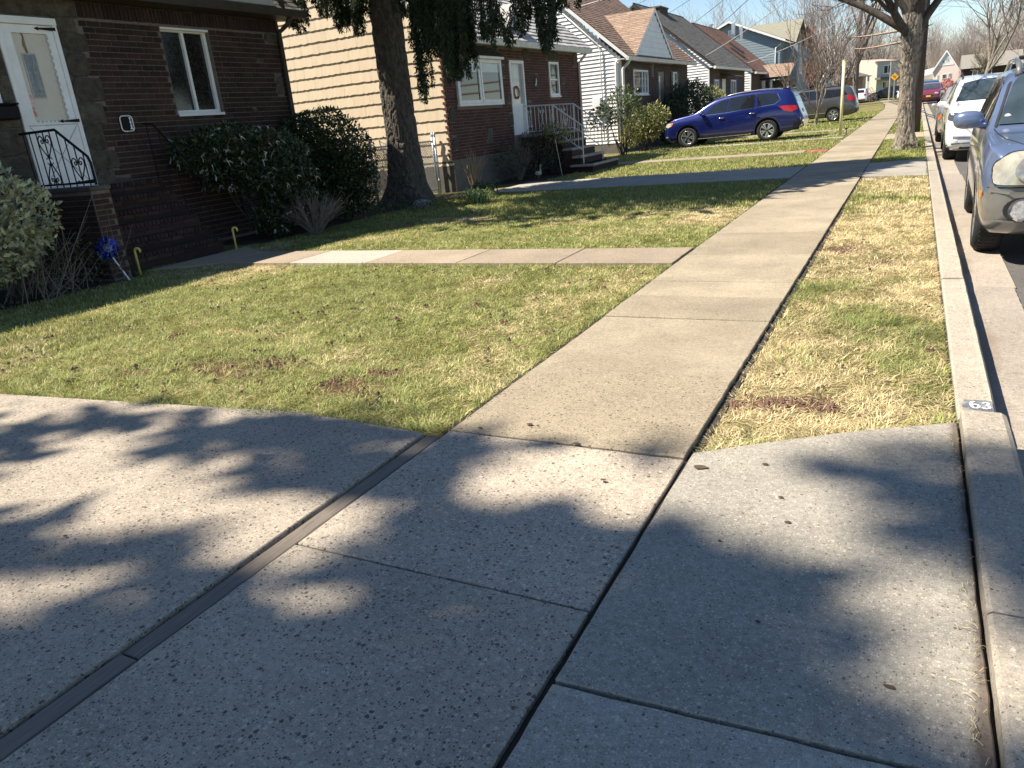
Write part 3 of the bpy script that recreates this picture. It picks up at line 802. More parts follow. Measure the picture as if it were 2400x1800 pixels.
def window_x(parent, X, y0, y1, z0, z1, frame=white_p, glass=glass_dk, fw=0.06, mull=(0.5,), rails=(), depth=0.09, proud=0.03, sill=True, name='window', grid=None):
    """window in a wall facing +X: frame object with sill, mullions and panes as its children"""
    mb = MB()
    mb.box(X-depth, X+proud, y0, y0+fw, z0, z1).box(X-depth, X+proud, y1-fw, y1, z0, z1)
    mb.box(X-depth, X+proud-.002, y0+fw, y1-fw, z0, z0+fw).box(X-depth, X+proud-.002, y0+fw, y1-fw, z1-fw, z1)
    f = mb.build(name, frame, parent, bevel=0.004)
    ya, yb, za, zb = y0+fw, y1-fw, z0+fw, z1-fw
    cuts = [ya]+[ya+(yb-ya)*m for m in mull]+[yb]
    for m in mull:
        c = ya+(yb-ya)*m
        MB().box(X-depth+.01, X+proud-.008, c-fw*.45, c+fw*.45, za, zb).build('mullion', frame, f, bevel=.003)
    for i in range(len(cuts)-1):
        a = cuts[i]+(fw*.45 if i else 0); b = cuts[i+1]-(fw*.45 if i < len(cuts)-2 else 0)
        zz = [za]+[za+(zb-za)*q for q in rails]+[zb]
        for k in range(len(zz)-1):
            MB().box(X-depth+.02, X-.03+.012*k, a, b, zz[k], zz[k+1]).build('pane', glass if not isinstance(glass, list) else glass[k % len(glass)], f)
        for q in rails:
            c = za+(zb-za)*q
            MB().box(X-depth+.02, X-.004, a, b, c-fw*.35, c+fw*.35).build('rail', frame, f, bevel=.003)
        if grid:
            gm = MB()
            for q in range(1, grid[0]): yy = a+(b-a)*q/grid[0]; gm.box(X-.03, X-.012, yy-.008, yy+.008, za, zb)
            for q in range(1, grid[1]): zq = za+(zb-za)*q/grid[1]; gm.box(X-.031, X-.013, a, b, zq-.008, zq+.008)
            gm.build('glazing_bar', frame, f)
    if sill: MB().box(X-.02, X+proud+.03, y0-.03, y1+.03, z0-.045, z0-.002).build('sill', frame, f, bevel=.004)
    return f

def win_y(parent, Y, x0, x1, z0, z1, frame=white_p, glass=glass_dk, fw=0.07, mull=(), name='window', tall_panes=()):
    """window in a wall facing -Y"""
    mb = MB()
    mb.box(x0, x0+fw, Y-.03, Y+.06, z0, z1).box(x1-fw, x1, Y-.03, Y+.06, z0, z1).box(x0+fw, x1-fw, Y-.028, Y+.06, z0, z0+fw).box(x0+fw, x1-fw, Y-.028, Y+.06, z1-fw, z1)
    for m in mull:
        c = x0+(x1-x0)*m; mb.box(c-fw/2, c+fw/2, Y-.026, Y+.06, z0+fw, z1-fw)
    f = mb.build(name, frame, parent)
    MB().box(x0+fw, x1-fw, Y+.0, Y+.05, z0+fw, z1-fw).build('pane', glass, f)
    return f

def downspout(parent, pts, mat, w=0.035, name='downspout'):
    return MB().tube(pts, w, 8).build(name, mat, parent, smooth=True)

# ================================================================== HOUSE 1: near brick house
H1X = -10.6
h1 = root('brick_house', 'dark brick house in shade with white storm door and white casement window', 'house', (H1X-3, 7, 0))
DOOR = (6.42, 7.25, 1.12, 3.36); WIN = (8.98, 9.93, 2.08, 3.37)
w1 = wall_front(h1, -18.2, H1X-.006, 2.4, 11.64, -0.2, 3.62, [DOOR, WIN], mortar_dk)
holes1 = [(6.20, 7.50, 1.05, 3.66), (WIN[0]-.02, WIN[1]+.02, WIN[2]-.03, WIN[3]+.02), (7.5, 11.7, 3.40, 3.64), (5.2, 7.6, 3.36, 3.7)]
# stone dressings round the door
st_holes = []
k = 0
zz = 1.0
for dz in (0.34, 0.28, 0.36, 0.30, 0.34, 0.33, 0.28):
    wd = (0.34, 0.46, 0.30, 0.42, 0.50, 0.36, 0.44)[k]
    stone(H1X, 7.25, 7.25+wd, zz+.003, zz+dz-.003, h1, 100+k, rough=.09); st_holes.append((7.2, 7.25+wd-.02, zz, zz+dz))
    wl = (0.42, 0.32, 0.46, 0.3, 0.4, 0.35, 0.45)[k]
    stone(H1X, 6.40-wl, 6.40, zz+.003, zz+dz-.003, h1, 130+k, rough=.09); st_holes.append((6.42-wl, 6.5, zz, zz+dz))
    zz += dz; k += 1
MB().box(H1X-.008, H1X+.005, 7.25, 7.56, .95, 3.39).box(H1X-.008, H1X+.005, 6.0, 6.42, .95, 3.39).box(H1X-.008, H1X+.005, 5.95, 7.62, 3.39, 3.64).build('rubble_bed', stone_m, h1)
for k, (a, b) in enumerate(((5.95, 6.5), (6.52, 7.05), (7.07, 7.62))): stone(H1X, a, b, 3.38, 3.63, h1, 160+k, rough=.1); st_holes.append((a, b, 3.36, 3.66))
for k, (a, b, c, d) in enumerate(((7.42, 7.85, 0.95, 1.22), (7.3, 7.62, 0.62, 0.93), (11.30, 11.5, 2.35, 2.68), (11.2, 11.55, 3.22, 3.40), (10.9, 11.1, 2.9, 2.98), (10.6, 10.72, 2.05, 2.12), (10.75, 10.95, 1.2, 1.4))):
    stone(H1X, a, b, c, d, h1, 180+k, proud=.022); st_holes.append((a+.01, b-.01, c, d))
hole_b = [(DOOR[0]-.1, DOOR[1]+.02, 1.0, 3.4), holes1[1], holes1[2]]+st_holes
nb = bricks_front(H1X, 5.6, 11.62, 0.02, 3.40, brick_dk, w1, None, hole_b, limit=285, order=lambda q: (q[2] < 1.5)*3 + (q[2] < 1.9 and q[0] > 8.2)*4 + (q[0] < 7.2)*2 + (q[0] > 11)*0.5 + q[0]*0.01, bh=0.070, j=.012, proud=0.004)
soldier(H1X, 7.64, 11.62, 3.41, brick_dk, w1, h=0.20)
bricks_front(H1X, 2.45, 5.59, 0.02, 3.60, brick_dk, w1, None, [], seed=12, bh=.070, j=.012)
# jagged brick return at the far corner
for i in range(26):
    if i % 2 == 0: MB().box(H1X-.2, H1X+.012, 11.64, 11.675, .55+i*.118, .55+i*.118+.10).build('corner_brick', brick_dk, w1, bevel=.003)
# eaves: gutter, fascia, roof
MB().prism([(H1X-.3, 2.2, 3.66), (H1X+.06, 2.2, 3.62), (H1X+.36, 2.2, 3.66), (H1X+.36, 2.2, 3.70), (H1X-.3, 2.2, 3.74)], (0, 9.75, 0)).build('soffit', trim_dk, h1)
MB().prism([(H1X+.28, 2.15, 3.63), (H1X+.40, 2.15, 3.63), (H1X+.43, 2.15, 3.75), (H1X+.28, 2.15, 3.75)], (0, 9.85, 0)).build('gutter', trim_dk, h1)
downspout(h1, [(H1X+.34, 11.62, 3.65), (H1X+.25, 11.60, 3.52), (H1X+.06, 11.56, 3.40), (H1X+.055, 11.56, 2.0), (H1X+.055, 11.56, .1)], trim_dk, .045)
sl = Vector((-0.74, 0, 0.67))
roof_deck(h1, [(H1X+.34, 2.1, 3.72), (H1X+.34, 12.0, 3.72), (H1X+.34-3.7, 12.0, 7.07), (H1X+.34-3.7, 2.1, 7.07)], .10, trim_dk)
roof_deck(h1, [(-18.6, 2.1, 3.72), (-18.6, 12.0, 3.72), (H1X+.34-3.7, 12.0, 7.07), (H1X+.34-3.7, 2.1, 7.07)], .10, trim_dk)
shingle_roof(h1, (H1X+.36, 2.1, 3.74), (H1X+.36, 12.0, 3.74), sl, 5.0, roof_dk, seed=11)
MB().poly([(-18.0, 11.62, 3.6), (H1X, 11.62, 3.6), (-14.0, 11.62, 6.9)]).build('gable_wall', beige_sh, h1)
# front gable with pale siding over the window side
MB().prism([(H1X+.30, 8.15, 3.78), (H1X+.30, 11.35, 3.78), (H1X+.30, 9.75, 5.9)], (-2.6, 0, 0)).build('front_gable', M('pale grey siding', (0.50, 0.51, 0.50), .7, .08, 2), h1)
for s_, yy in ((1, 8.0), (-1, 11.5)):
    MB().prism([(H1X+.30, yy, 3.74), (H1X+.30, yy, 3.86), (H1X+.30, 9.75, 6.06), (H1X+.30, 9.75, 5.94)], (.06, 0, 0)).build('rake_board', trim_dk, h1)
# window
wf = window_x(h1, H1X-.10, *WIN, glass=lace, mull=(.5,), fw=.055, proud=.03, depth=.07, sill=False)
MB().box(H1X-.16, H1X+.02, WIN[0], WIN[1], WIN[2]-.04, WIN[2]).build('sill', white_p, wf)
MB().box(H1X-.12, H1X+.012, WIN[0]-.0, WIN[1]+.0, WIN[3]-.035, WIN[3]-.001).build('drip_cap', white_p, wf, bevel=.005)
# storm door
dy0, dy1, dz0, dz1 = DOOR
dr = MB().box(H1X-.05, H1X+.035, dy0, dy0+.06, dz0, dz1).box(H1X-.05, H1X+.035, dy1-.06, dy1, dz0, dz1).box(H1X-.05, H1X+.05, dy0, dy1, dz1-.09, dz1).build('storm_door', white_p, h1, bevel=.004)
MB().box(H1X-.03, H1X+.018, dy0+.063, dy1-.063, dz0+.01, 2.03).build('kick_panel', white_p, dr, bevel=.003)
# scalloped glass opening
ga, gb, gc, gd = dy0+.19, dy1-.17, 2.06, 3.16
outer = [(dy0+.063, 2.032), (dy1-.063, 2.032), (dy1-.063, dz1-.095), (dy0+.063, dz1-.095)]
sc = []
def scal(a, b, n, inx, iny):
    out = []
    for i in range(n):
        for t in np.linspace(0, 1, 6)[:-1]:
            u = (i+t)/n; q = sin(pi*t)*.022
            out.append((a[0]+(b[0]-a[0])*u+inx*q, a[1]+(b[1]-a[1])*u+iny*q))
    return out
sc = scal((ga, gc), (gb, gc), 8, 0, -1)+scal((gb, gc), (gb, gd), 13, 1, 0)+scal((gb, gd), (ga, gd), 5, 0, .2)+scal((ga, gd), (ga, gc), 13, -.1, 0)
bm = bmesh.new()
vo = [bm.verts.new((H1X+.012, y, z)) for y, z in outer]; vi = [bm.verts.new((H1X+.012, y, z)) for y, z in sc]
es = [bm.edges.new((vo[i], vo[(i+1) % 4])) for i in range(4)]+[bm.edges.new((vi[i], vi[(i+1) % len(vi)])) for i in range(len(vi))]
bmesh.ops.triangle_fill(bm, edges=es, use_beauty=True)
r_ = bmesh.ops.extrude_face_region(bm, geom=bm.faces[:]); bmesh.ops.translate(bm, verts=[v for v in r_['geom'] if isinstance(v, bmesh.types.BMVert)], vec=(-.03, 0, 0))
bmesh.ops.recalc_face_normals(bm, faces=bm.faces)
me = bpy.data.meshes.new('scalloped_frame'); bm.to_mesh(me); bm.free(); me.materials.append(white_p)
so = bpy.data.objects.new('scalloped_frame', me); COL.objects.link(so); adopt(so, dr)
inner_door = M('cream inner door behind glass', (0.56, 0.51, 0.43), 0.25, 0.10, 3, spec=.5)
MB().box(H1X-.045, H1X-.022, ga-.05, gb+.05, gc-.05, gd+.05).build('glass', inner_door, dr)
lg = MB().box(H1X-.03, H1X-.016, 6.70, 6.86, 2.36, 2.90).build('leaded_glass', M('leaded glass', (0.10, 0.115, 0.12), .15, .7, 26, spec=.8), dr)
MB().box(H1X-.028, H1X-.012, 6.685, 6.70, 2.345, 2.915).box(H1X-.028, H1X-.012, 6.86, 6.875, 2.345, 2.915).box(H1X-.028, H1X-.013, 6.70, 6.86, 2.345, 2.36).box(H1X-.028, H1X-.013, 6.70, 6.86, 2.90, 2.915).build('leaded_frame', M('pale trim', (.45, .43, .38), .5), lg)
cm = MB()
for q in range(4): cm.tube([(H1X-.014, 6.73+.03*q, 2.37), (H1X-.013, 6.78+.02*sin(q*2), 2.6), (H1X-.014, 6.73+.03*q, 2.89)], .003, 4)
cm.build('lead_came', M('lead', (.35, .36, .36), .4), lg)
MB().tube([(H1X-.013, 6.77, 2.92), (H1X-.011, 6.755, 3.02), (H1X-.012, 6.77, 3.12), (H1X-.012, 6.75, 3.18)], [.012, .018, .008, .006], 6).build('door_hanging', M('brown cord', (.25, .17, .10), .8, .4), dr)
# crossbuck grooves and strap hinges
gm = M('shadowed groove', (.40, .41, .43), .6)  # grey strips: the shade of the grooves is put into their colour
g_ = MB(); 
for a, b in (((6.50, 1.98), (7.17, 1.20)), ((7.17, 1.98), (6.50, 1.20)), ((6.49, 2.0), (7.18, 2.0)), ((6.49, 1.19), (7.18, 1.19))):
    d = Vector((0, b[0]-a[0], b[1]-a[1])).normalized(); n = Vector((0, -d.z, d.y))*.006
    g_.prism([(H1X+.0175, a[0]-n.y, a[1]-n.z), (H1X+.0175, a[0]+n.y, a[1]+n.z), (H1X+.0175, b[0]+n.y, b[1]+n.z), (H1X+.0175, b[0]-n.y, b[1]-n.z)], (.004, 0, 0))
g_.build('crossbuck_groove_shade', gm, dr)
for zh in (3.225, 2.045, 1.215):
    MB().prism([(H1X+.02, dy1-.03, zh-.022), (H1X+.02, dy1-.03, zh+.022), (H1X+.02, 6.98, zh+.008), (H1X+.02, 6.98, zh+.022), (H1X+.02, 6.93, zh), (H1X+.02, 6.98, zh-.022), (H1X+.02, 6.98, zh-.008)], (.02, 0, 0)).build('strap_hinge', iron_b, dr)
# stickers on the glass
red_s = M('faded red sticker', (0.60, 0.22, 0.18), .6, .3, 40); pk = M('pink sticker', (0.72, 0.50, 0.47), .6, .2, 40)
sk = MB(); 
for i in range(14): pass
sk.poly([(H1X-.018, 6.635+.055*cos(a), 2.36+.075*sin(a)) for a in np.linspace(0, 2*pi, 15)[:-1]]); sk.build('sticker', pk, dr)
for (za, zb, w, mt) in ((2.255, 2.285, .065, pk), (2.215, 2.235, .05, red_s), (2.12, 2.145, .05, red_s)): MB().box(H1X-.02, H1X-.017, 6.61, 6.61+w*1.2, za, zb).build('sticker', mt, dr)
MB().poly([(H1X-.016, 6.615, 2.15), (H1X-.016, 6.675, 2.15), (H1X-.016, 6.645, 2.205)]).build('sticker', red_s, dr)
MB().box(H1X-.016, H1X-.014, 6.618, 6.628, 2.36, 2.40).box(H1X-.016, H1X-.014, 6.645, 6.655, 2.36, 2.40).build('sticker', red_s, dr)
# letter box with white paper beside the door
mbx = root('mailbox', 'black wall letter box left of the white storm door with white paper sticking out', 'mailbox', (H1X+.1, 6.2, 2.0))
MB().box(H1X+.03, H1X+.19, 5.86, 6.33, 2.08, 2.26).build('box', iron_b, mbx, bevel=.02)
MB().box(H1X+.03, H1X+.20, 5.85, 6.34, 2.262, 2.285).build('lid', iron_b, mbx, bevel=.008)
MB().box(H1X+.04, H1X+.05, 5.9, 6.22, 2.29, 2.66).build('paper', M('white paper', (.8, .78, .79), .8), mbx)
# house number plate
pl = root('number_plate', 'black house number plate with white rim on the dark brick wall', 'number plate', (H1X+.02, 7.95, 1.95))
def rrect(y0, y1, z0, z1, r, x):
    out = []
    for cy, cz, a0 in ((y1-r, z1-r, 0), (y0+r, z1-r, pi/2), (y0+r, z0+r, pi), (y1-r, z0+r, 1.5*pi)):
        for t in np.linspace(0, pi/2, 5): out.append((x, cy+r*cos(a0+t), cz+r*sin(a0+t)))
    return out
MB().prism(rrect(7.86, 8.08, 1.855, 2.085, .05, H1X+.012), (.018, 0, 0)).build('plate', iron_b, pl)
ring = rrect(7.865, 8.075, 1.86, 2.08, .05, H1X+.033); 
MB().tube(ring+[ring[0]], .0085, 6).build('rim', white_p, pl)
nm = MB()
for za, zb, wa, wb in ((1.885, 1.90, .045, .05), (1.90, 1.955, .022, .028), (1.965, 2.01, .02, .03), (2.02, 2.06, .012, .03)):
    nm.prism([(H1X+.031, 8.035-wa/2, za), (H1X+.031, 8.035+wa/2, za), (H1X+.031, 8.035+wb/2, zb), (H1X+.031, 8.035-wb/2, zb)], (.004, 0, 0))
nm.build('numeral', white_p, pl)
# stoop: cheek walls, platform, brick steps
st = root('front_stoop', 'dark brick stoop with steps below the white storm door', 'steps', (-10, 7.4, 0))
MB().box(-10.58, -9.18, 6.17, 6.43, -0.1, 1.12).build('cheek_wall', mortar_dk, st)
MB().box(-10.58, -9.16, 6.15, 6.45, 1.122, 1.18).build('coping', M('stone coping', (.08, .07, .06), .9, .3, 8), st, bevel=.01)
brm = {}
def stepped(x0, x1, z, y0, y1, par):
    """brick-faced step: risers of bricks, rowlock tread"""
    s = MB().box(x0-.02, x1-.02, y0, y1, -0.1, z-.06).build('step', brick_dk, par)
    key = (round(x1-x0, 2))
    rl = MB()
    me = MB().box(0, x1-x0+.02, 0, .057, 0, .06).mesh('brick', .004); me.materials.append(brick_dk)
    y = y0
    while y < y1-.05: inst('brick', me, (x0-.02+random.uniform(0, .006), y, z-.06), s); y += .068
    me2 = MB().box(-.02, .012, 0, .203, 0, .057).mesh('brick', .004); me2.materials.append(brick_dk)
    y = y0
    while y < y1-.19: inst('brick', me2, (x1-.02, y, z-.127), s); y += .214
    return s
for i in range(6): stepped(-10.56 if i == 5 else -10.18+.2*(4-i)-.2, -10.18+.2*(4-i), 0.185*(i+1)+.03, 6.44, 8.25, st)
bricks_front(6.17, -10.56, -9.2, 0.0, 1.10, brick_dk, st, None, face=2, proud=.008)
bricks_front(-9.18, 6.18, 6.42, 0.0, 1.10, brick_dk, st, None, seed=4, proud=.008)
# wrought iron railing with hearts
rl = root('iron_railing', 'black wrought iron railing with heart scrolls before the white storm door', 'railing', (-10, 6.30, 1.18))
RY = 6.30
tops = [(-10.53, 1.90), (-9.77, 1.90), (-9.25, 1.54)]
def ztop(x): return float(np.interp(x, [p[0] for p in tops], [p[1] for p in tops]))
MB().tube([(x, RY, z) for x, z in tops]+[(-9.22, RY, 1.46), (-9.22, RY, 1.19)], .017, 8).build('top_rail', iron_b, rl)
MB().box(-10.54, -9.22, RY-.011, RY+.011, 1.215, 1.238).build('bottom_rail', iron_b, rl)
bx = np.linspace(-10.46, -9.33, 9)
for x in bx: MB().tube([(x, RY, 1.185), (x, RY, ztop(x))], .0085, 6).build('baluster', iron_b, rl)
HEART = [(0, -1.55), (.26, -1.08), (.60, -.5), (.80, -.08), (.80, .24), (.62, .46), (.40, .47), (.22, .33), (.16, .12), (.24, -.06), (.40, -.07), (.48, .06), (.42, .18), (.32, .16)]
def scroll(cx, cz, s, flip=1, up=1, tall=1.0):
    """half heart ending in a curl"""
    return [(cx+flip*s*a, RY, cz+up*s*(b if b > -.3 else -.3+(b+.3)*tall)) for a, b in HEART]
for (cx, cz, s, u, tl) in ((bx[3], 1.765, .165, 1, .75), (bx[3], 1.30, .155, -1, .9), (bx[7], 1.46, .155, 1, .8)):
    h = MB(); h.tube(scroll(cx, cz, s, 1, u, tl), .008, 5); h.tube(scroll(cx, cz, s, -1, u, tl), .008, 5); h.build('heart_scroll', iron_b, rl)
h = MB()
for fx in (1, -1):
    for fz in (1, -1): h.tube([(bx[3]+fx*(.004+.03*(1-cos(t))), RY, 1.53+fz*(.008+.035*sin(t))) for t in np.linspace(0, pi*.9, 7)], .0055, 5)
h.build('rosette', iron_b, rl)
rl2 = root('iron_railing', 'black handrail with scroll end on the far side of the dark stoop', 'railing', (-10, 8.5, 1.0))
MB().tube([(-10.5, 8.2, 1.95), (-10.3, 8.2, 1.93), (-9.5, 8.2, 1.12), (-9.43, 8.2, 1.06), (-9.39, 8.2, 1.0), (-9.43, 8.2, .95), (-9.47, 8.2, .99)], .015, 6).build('top_rail', iron_b, rl2)
for x in np.linspace(-10.45, -9.5, 5): MB().tube([(x, 8.2, max(.2, 1.1-(x+10.4))), (x, 8.2, float(np.interp(x, [-10.3, -9.5], [1.93, 1.12])))], .008, 6).build('baluster', iron_b, rl2)
# low vent grille in the shaded wall
vt = MB().box(H1X-.01, H1X+.016, 9.9, 10.35, .35, .62).build('vent', iron_b, h1)
for i in range(5): MB().box(H1X+.016, H1X+.022, 9.92, 10.33, .37+.05*i, .395+.05*i).build('vent_slat', trim_dk, vt)

# ================================================================== HOUSE 2: cream shingled side, brick front
HX = -10.0
h2 = root('brick_house', 'brick fronted house with cream shingled side wall behind the spruce', 'house', (HX-4, 20, 0))
Y20, Y21 = 16.3, 24.75

fnd = MB().box(-18, HX+.015, Y20-.02, Y21, -0.2, 0.70).build('foundation', found_m, h2)
RZ2 = 7.05; 
def rake2(z): 
    if z <= 3.45: return (-18.0, HX)
    t = (z-3.45)/(RZ2-3.45); return (-18.0+4*t, HX-4*t)
# each cream shingle is a piece of its own, ragged along its lower edge
shm = []
for v in range(7):
    rg = random.Random(50+v); w, hgt = .60, .285; n = 9
    low = [(w*i/(n-1), 0 if False else rg.uniform(-.014, .010)) for i in range(n)]
    vs = [(x+.0015*(1 if i == 0 else -1 if i == n-1 else 0), -.024, z) for i, (x, z) in enumerate(low)]+[(x+.0015*(1 if i == 0 else -1 if i == n-1 else 0), -.002, hgt) for i, (x, z) in enumerate(low)]+[(x, .008, z+.002) for x, z in low]
    fs = [(i, i+1, n+i+1, n+i) for i in range(n-1)]+[(2*n+i, 2*n+i+1, i+1, i) for i in range(n-1)]
    me = bpy.data.meshes.new('shingle'); me.from_pydata(vs, [], fs); me.materials.append(beige_sh); shm.append(me)
MB().add([(-18, Y20+.01, .6), (HX, Y20+.01, .6), (HX, Y20+.01, 3.45), (-14, Y20+.01, RZ2), (-18, Y20+.01, 3.45)], [(0,1,2,3,4)]).build('side_sheathing', beige_sh, h2)
cnt = 0; ex = .27; rg = random.Random(9); rest = MB()
cand = []
for r in range(24):
    z = .60+r*ex; xa, xb = rake2(z+ex*.6)
    x = HX-(.6 if r % 2 else .3)-rg.uniform(0, .05)
    first = True
    while x > xa-.6:
        cand.append((x, z, xa, xb)); x -= .602
    cand.append((HX-.6+(0 if r % 2 else .3), z, xa, xb)) if r % 2 == 0 else None
cand.sort(key=lambda c: -c[0]+c[1]*.35)
for (x, z, xa, xb) in cand:
    x1 = min(x+.6, xb); x0 = max(x, xa)
    if x1-x0 < .05: continue
    if cnt < 290:
        o = inst('shingle', shm[cnt % 7], (x0, Y20-.0, z), h2, scale=((x1-x0)/.6, 1, 1), rot=(0, 0, 0)); cnt += 1
    else:
        b = len(rest.v); me = shm[(cnt) % 7]
        rest.add([(x0+v.co.x*(x1-x0)/.6, Y20+v.co.y, z+v.co.z) for v in me.vertices], [tuple(p.vertices) for p in me.polygons]); cnt += 1
if rest.v: rest.build('shingle_courses', beige_sh, h2, kind='stuff')
# brick front
D2 = (19.72, 20.62, 1.12, 3.08); W2 = (16.78, 19.15, 1.95, 3.06); SW2 = (22.35, 23.08, 2.13, 3.10)
wall_front(h2, -18, HX-.006, Y20+.012, Y21, 0.7, 3.45, [D2, SW2, (W2[0]+.03, W2[1]-.03, W2[2]+.05, W2[3])], mortar)
sh2 = []
for k, (a, b, c, d) in enumerate(((16.32, 16.95, 3.12, 3.42), (16.34, 16.6, 1.6, 1.95), (16.36, 16.6, .95, 1.25), (19.2, 19.45, 2.65, 2.95), (19.45, 19.7, 2.0, 2.25), (18.1, 18.45, 1.0, 1.38), (20.72, 21.0, 1.75, 1.98), (21.35, 21.6, 2.55, 2.72), (23.3, 23.6, 2.5, 2.7), (22.2, 23.2, 3.14, 3.42), (20.6, 21.1, 3.12, 3.42), (24.3, 24.7, 3.0, 3.4), (18.3, 19.0, 3.18, 3.4), (19.5, 19.75, 1.4, 1.7))):
    stone(HX, a, b, c, d, h2, 300+k, proud=.02, rough=.1); sh2.append((a+.01, b-.01, c, d))
bricks_front(HX, Y20-.03, Y21, 0.72, 3.42, brick_rd, h2, None, [(D2[0]-.03, D2[1]+.03, .7, D2[3]+.03), (W2[0]-.03, W2[1]+.03, W2[2]-.04, W2[3]+.3), (SW2[0]-.02, SW2[1]+.02, SW2[2]-.05, SW2[3]+.02)]+sh2, bh=.062, seed=8)
for i in range(40):
    if i % 2: MB().box(HX-.1, HX+.008, Y20-.055, Y20-.022, .72+i*.068, .72+i*.068+.06).build('corner_brick', brick_rd, h2, bevel=.003)
# bay picture window
bay = MB().prism([(HX, W2[0], W2[2]), (HX+.075, W2[0]+.005, W2[2]), (HX+.075, W2[1]-.005, W2[2]), (HX, W2[1], W2[2])], (0, 0, .05)).build('bay_window', white_p, h2)
MB().prism([(HX-.02, W2[0]-.05, W2[3]+.005), (HX+.16, W2[0]-.02, W2[3]+.005), (HX+.16, W2[1]+.02, W2[3]+.005), (HX-.02, W2[1]+.05, W2[3]+.005)], (0, 0, .06)).build('bay_head', white_p, bay)
hip = MB().add([(HX-.01, W2[0]-.06, W2[3]+.066), (HX+.18, W2[0]-.03, W2[3]+.066), (HX+.18, W2[1]+.03, W2[3]+.066), (HX-.01, W2[1]+.06, W2[3]+.066), (HX-.01, W2[0]+.35, W2[3]+.32), (HX-.01, W2[1]-.35, W2[3]+.32)], [(1,2,5,4),(0,1,4),(2,3,5),(0,3,2,1)]).build('bay_roof', M('black metal roof', (.02, .021, .022), .5), bay)
wz0, wz1 = W2[2]+.052, W2[3]
def bay_sash(ya, yb, gl):
    X = HX+.07; fw = .085
    f = MB().box(X-.06, X, ya, ya+fw, wz0, wz1).box(X-.06, X, yb-fw, yb, wz0, wz1).box(X-.06, X-.002, ya+fw, yb-fw, wz0, wz0+fw).box(X-.06, X-.002, ya+fw, yb-fw, wz1-fw, wz1).build('sash', white_p, bay, bevel=.006)
    MB().box(X-.05, X-.03, ya+fw, yb-fw, wz0+fw, wz1-fw-.22).build('pane', glass_dk, f)
    MB().box(X-.05, X-.032, ya+fw, yb-fw, wz1-fw-.22, wz1-fw).build('blind', glass_blind, f)
mid = (W2[0]+W2[1])/2
bay_sash(W2[0]+.03, mid-.015, 0); bay_sash(mid+.015, W2[1]-.03, 0)
for (ya, yb) in ((W2[0]+.0, W2[0]+.03), (W2[1]-.03, W2[1])):
    MB().box(HX+.01, HX+.068, ya, yb, wz0, wz1).build('side_light', white_p, bay)
window_x(h2, HX, *SW2, mull=(), rails=(.48,), fw=.07)
df = MB().box(HX-.1, HX+.02, D2[0], D2[0]+.08, D2[2], D2[3]).box(HX-.1, HX+.02, D2[1]-.08, D2[1], D2[2], D2[3]).box(HX-.1, HX+.022, D2[0], D2[1], D2[3]-.08, D2[3]).build('door', white_p, h2, bevel=.004)
MB().box(HX-.08, HX-.05, D2[0]+.08, D2[1]-.08, D2[2], 1.95).build('kick_panel', white_p, df)
MB().box(HX-.08, HX-.055, D2[0]+.08, D2[1]-.08, 1.95, D2[3]-.08).build('glass', glass_blind, df)
wreath = MB(); 
for a in np.linspace(0, 2*pi, 16): wreath.tube([(HX-.04, 20.15+.13*cos(a), 2.25+.13*sin(a)), (HX-.02, 20.15+.17*cos(a+.3), 2.25+.17*sin(a+.3))], .02, 4)
wreath.build('wreath', M('rusty wreath', (.35, .13, .07), .9, .4), df)
MB().tube([(HX+.03, 21.28, 2.42), (HX+.05, 21.3, 2.5), (HX+.03, 21.36, 2.62)], [.03, .02, .012], 6).build('house_numeral', white_p, h2)
# eaves and roof
MB().prism([(HX+.30, Y20-.25, 3.36), (HX+.42, Y20-.25, 3.36), (HX+.45, Y20-.25, 3.50), (HX+.30, Y20-.25, 3.50)], (0, 8.95, 0)).build('gutter', gutter_gr, h2)
MB().box(HX-.05, HX+.31, Y20-.2, Y21+.1, 3.42, 3.445).build('soffit', white_p, h2)
up2 = Vector((-4.4, 0, RZ2+.1-3.47)).normalized()
roof_deck(h2, [(HX+.40, Y20-.22, 3.47), (HX+.40, Y21+.22, 3.47), (-14, Y21+.22, RZ2+.1), (-14, Y20-.22, RZ2+.1)], .09, white_p)
roof_deck(h2, [(-18.4, Y20-.22, 3.47), (-18.4, Y21+.22, 3.47), (-14, Y21+.22, RZ2+.1), (-14, Y20-.22, RZ2+.1)], .09, white_p)
shingle_roof(h2, (HX+.42, Y20-.24, 3.50), (HX+.42, Y21+.24, 3.50), up2, 5.75, roof_lt, course=.19, tab=.3, butt=.026, ragged=.014, seed=21)
for (s0, xa) in ((1, HX+.40), (-1, -18.4)):
    MB().prism([(xa, Y20-.245, 3.33), (xa, Y20-.245, 3.47), (-14, Y20-.245, RZ2+.10), (-14, Y20-.245, RZ2-.06)], (0, .022, 0)).build('rake_board', white_p, h2)
# small dormer above the door
dm = MB().prism([(HX-.02, 19.55, 3.55), (HX-.02, 21.05, 3.55), (HX-.02, 20.3, 4.42)], (-1.2, 0, 0)).build('dormer', white_p, h2)
for s_, yy in ((1, 19.45), (-1, 21.15)):
    MB().prism([(HX+.02, yy, 3.50), (HX+.02, 20.3, 4.46), (HX+.02, 20.3, 4.54), (HX+.02, yy, 3.58)], (-1.5, 0, 0)).build('dormer_roof', roof_lt if s_ > 0 else white_p, dm)
downspout(h2, [(HX+.36, Y21-.05, 3.40), (HX+.2, Y21-.03, 3.25), (HX+.05, Y21-.03, 3.1), (HX+.05, Y21-.03, .2)], gutter_gr, .045)
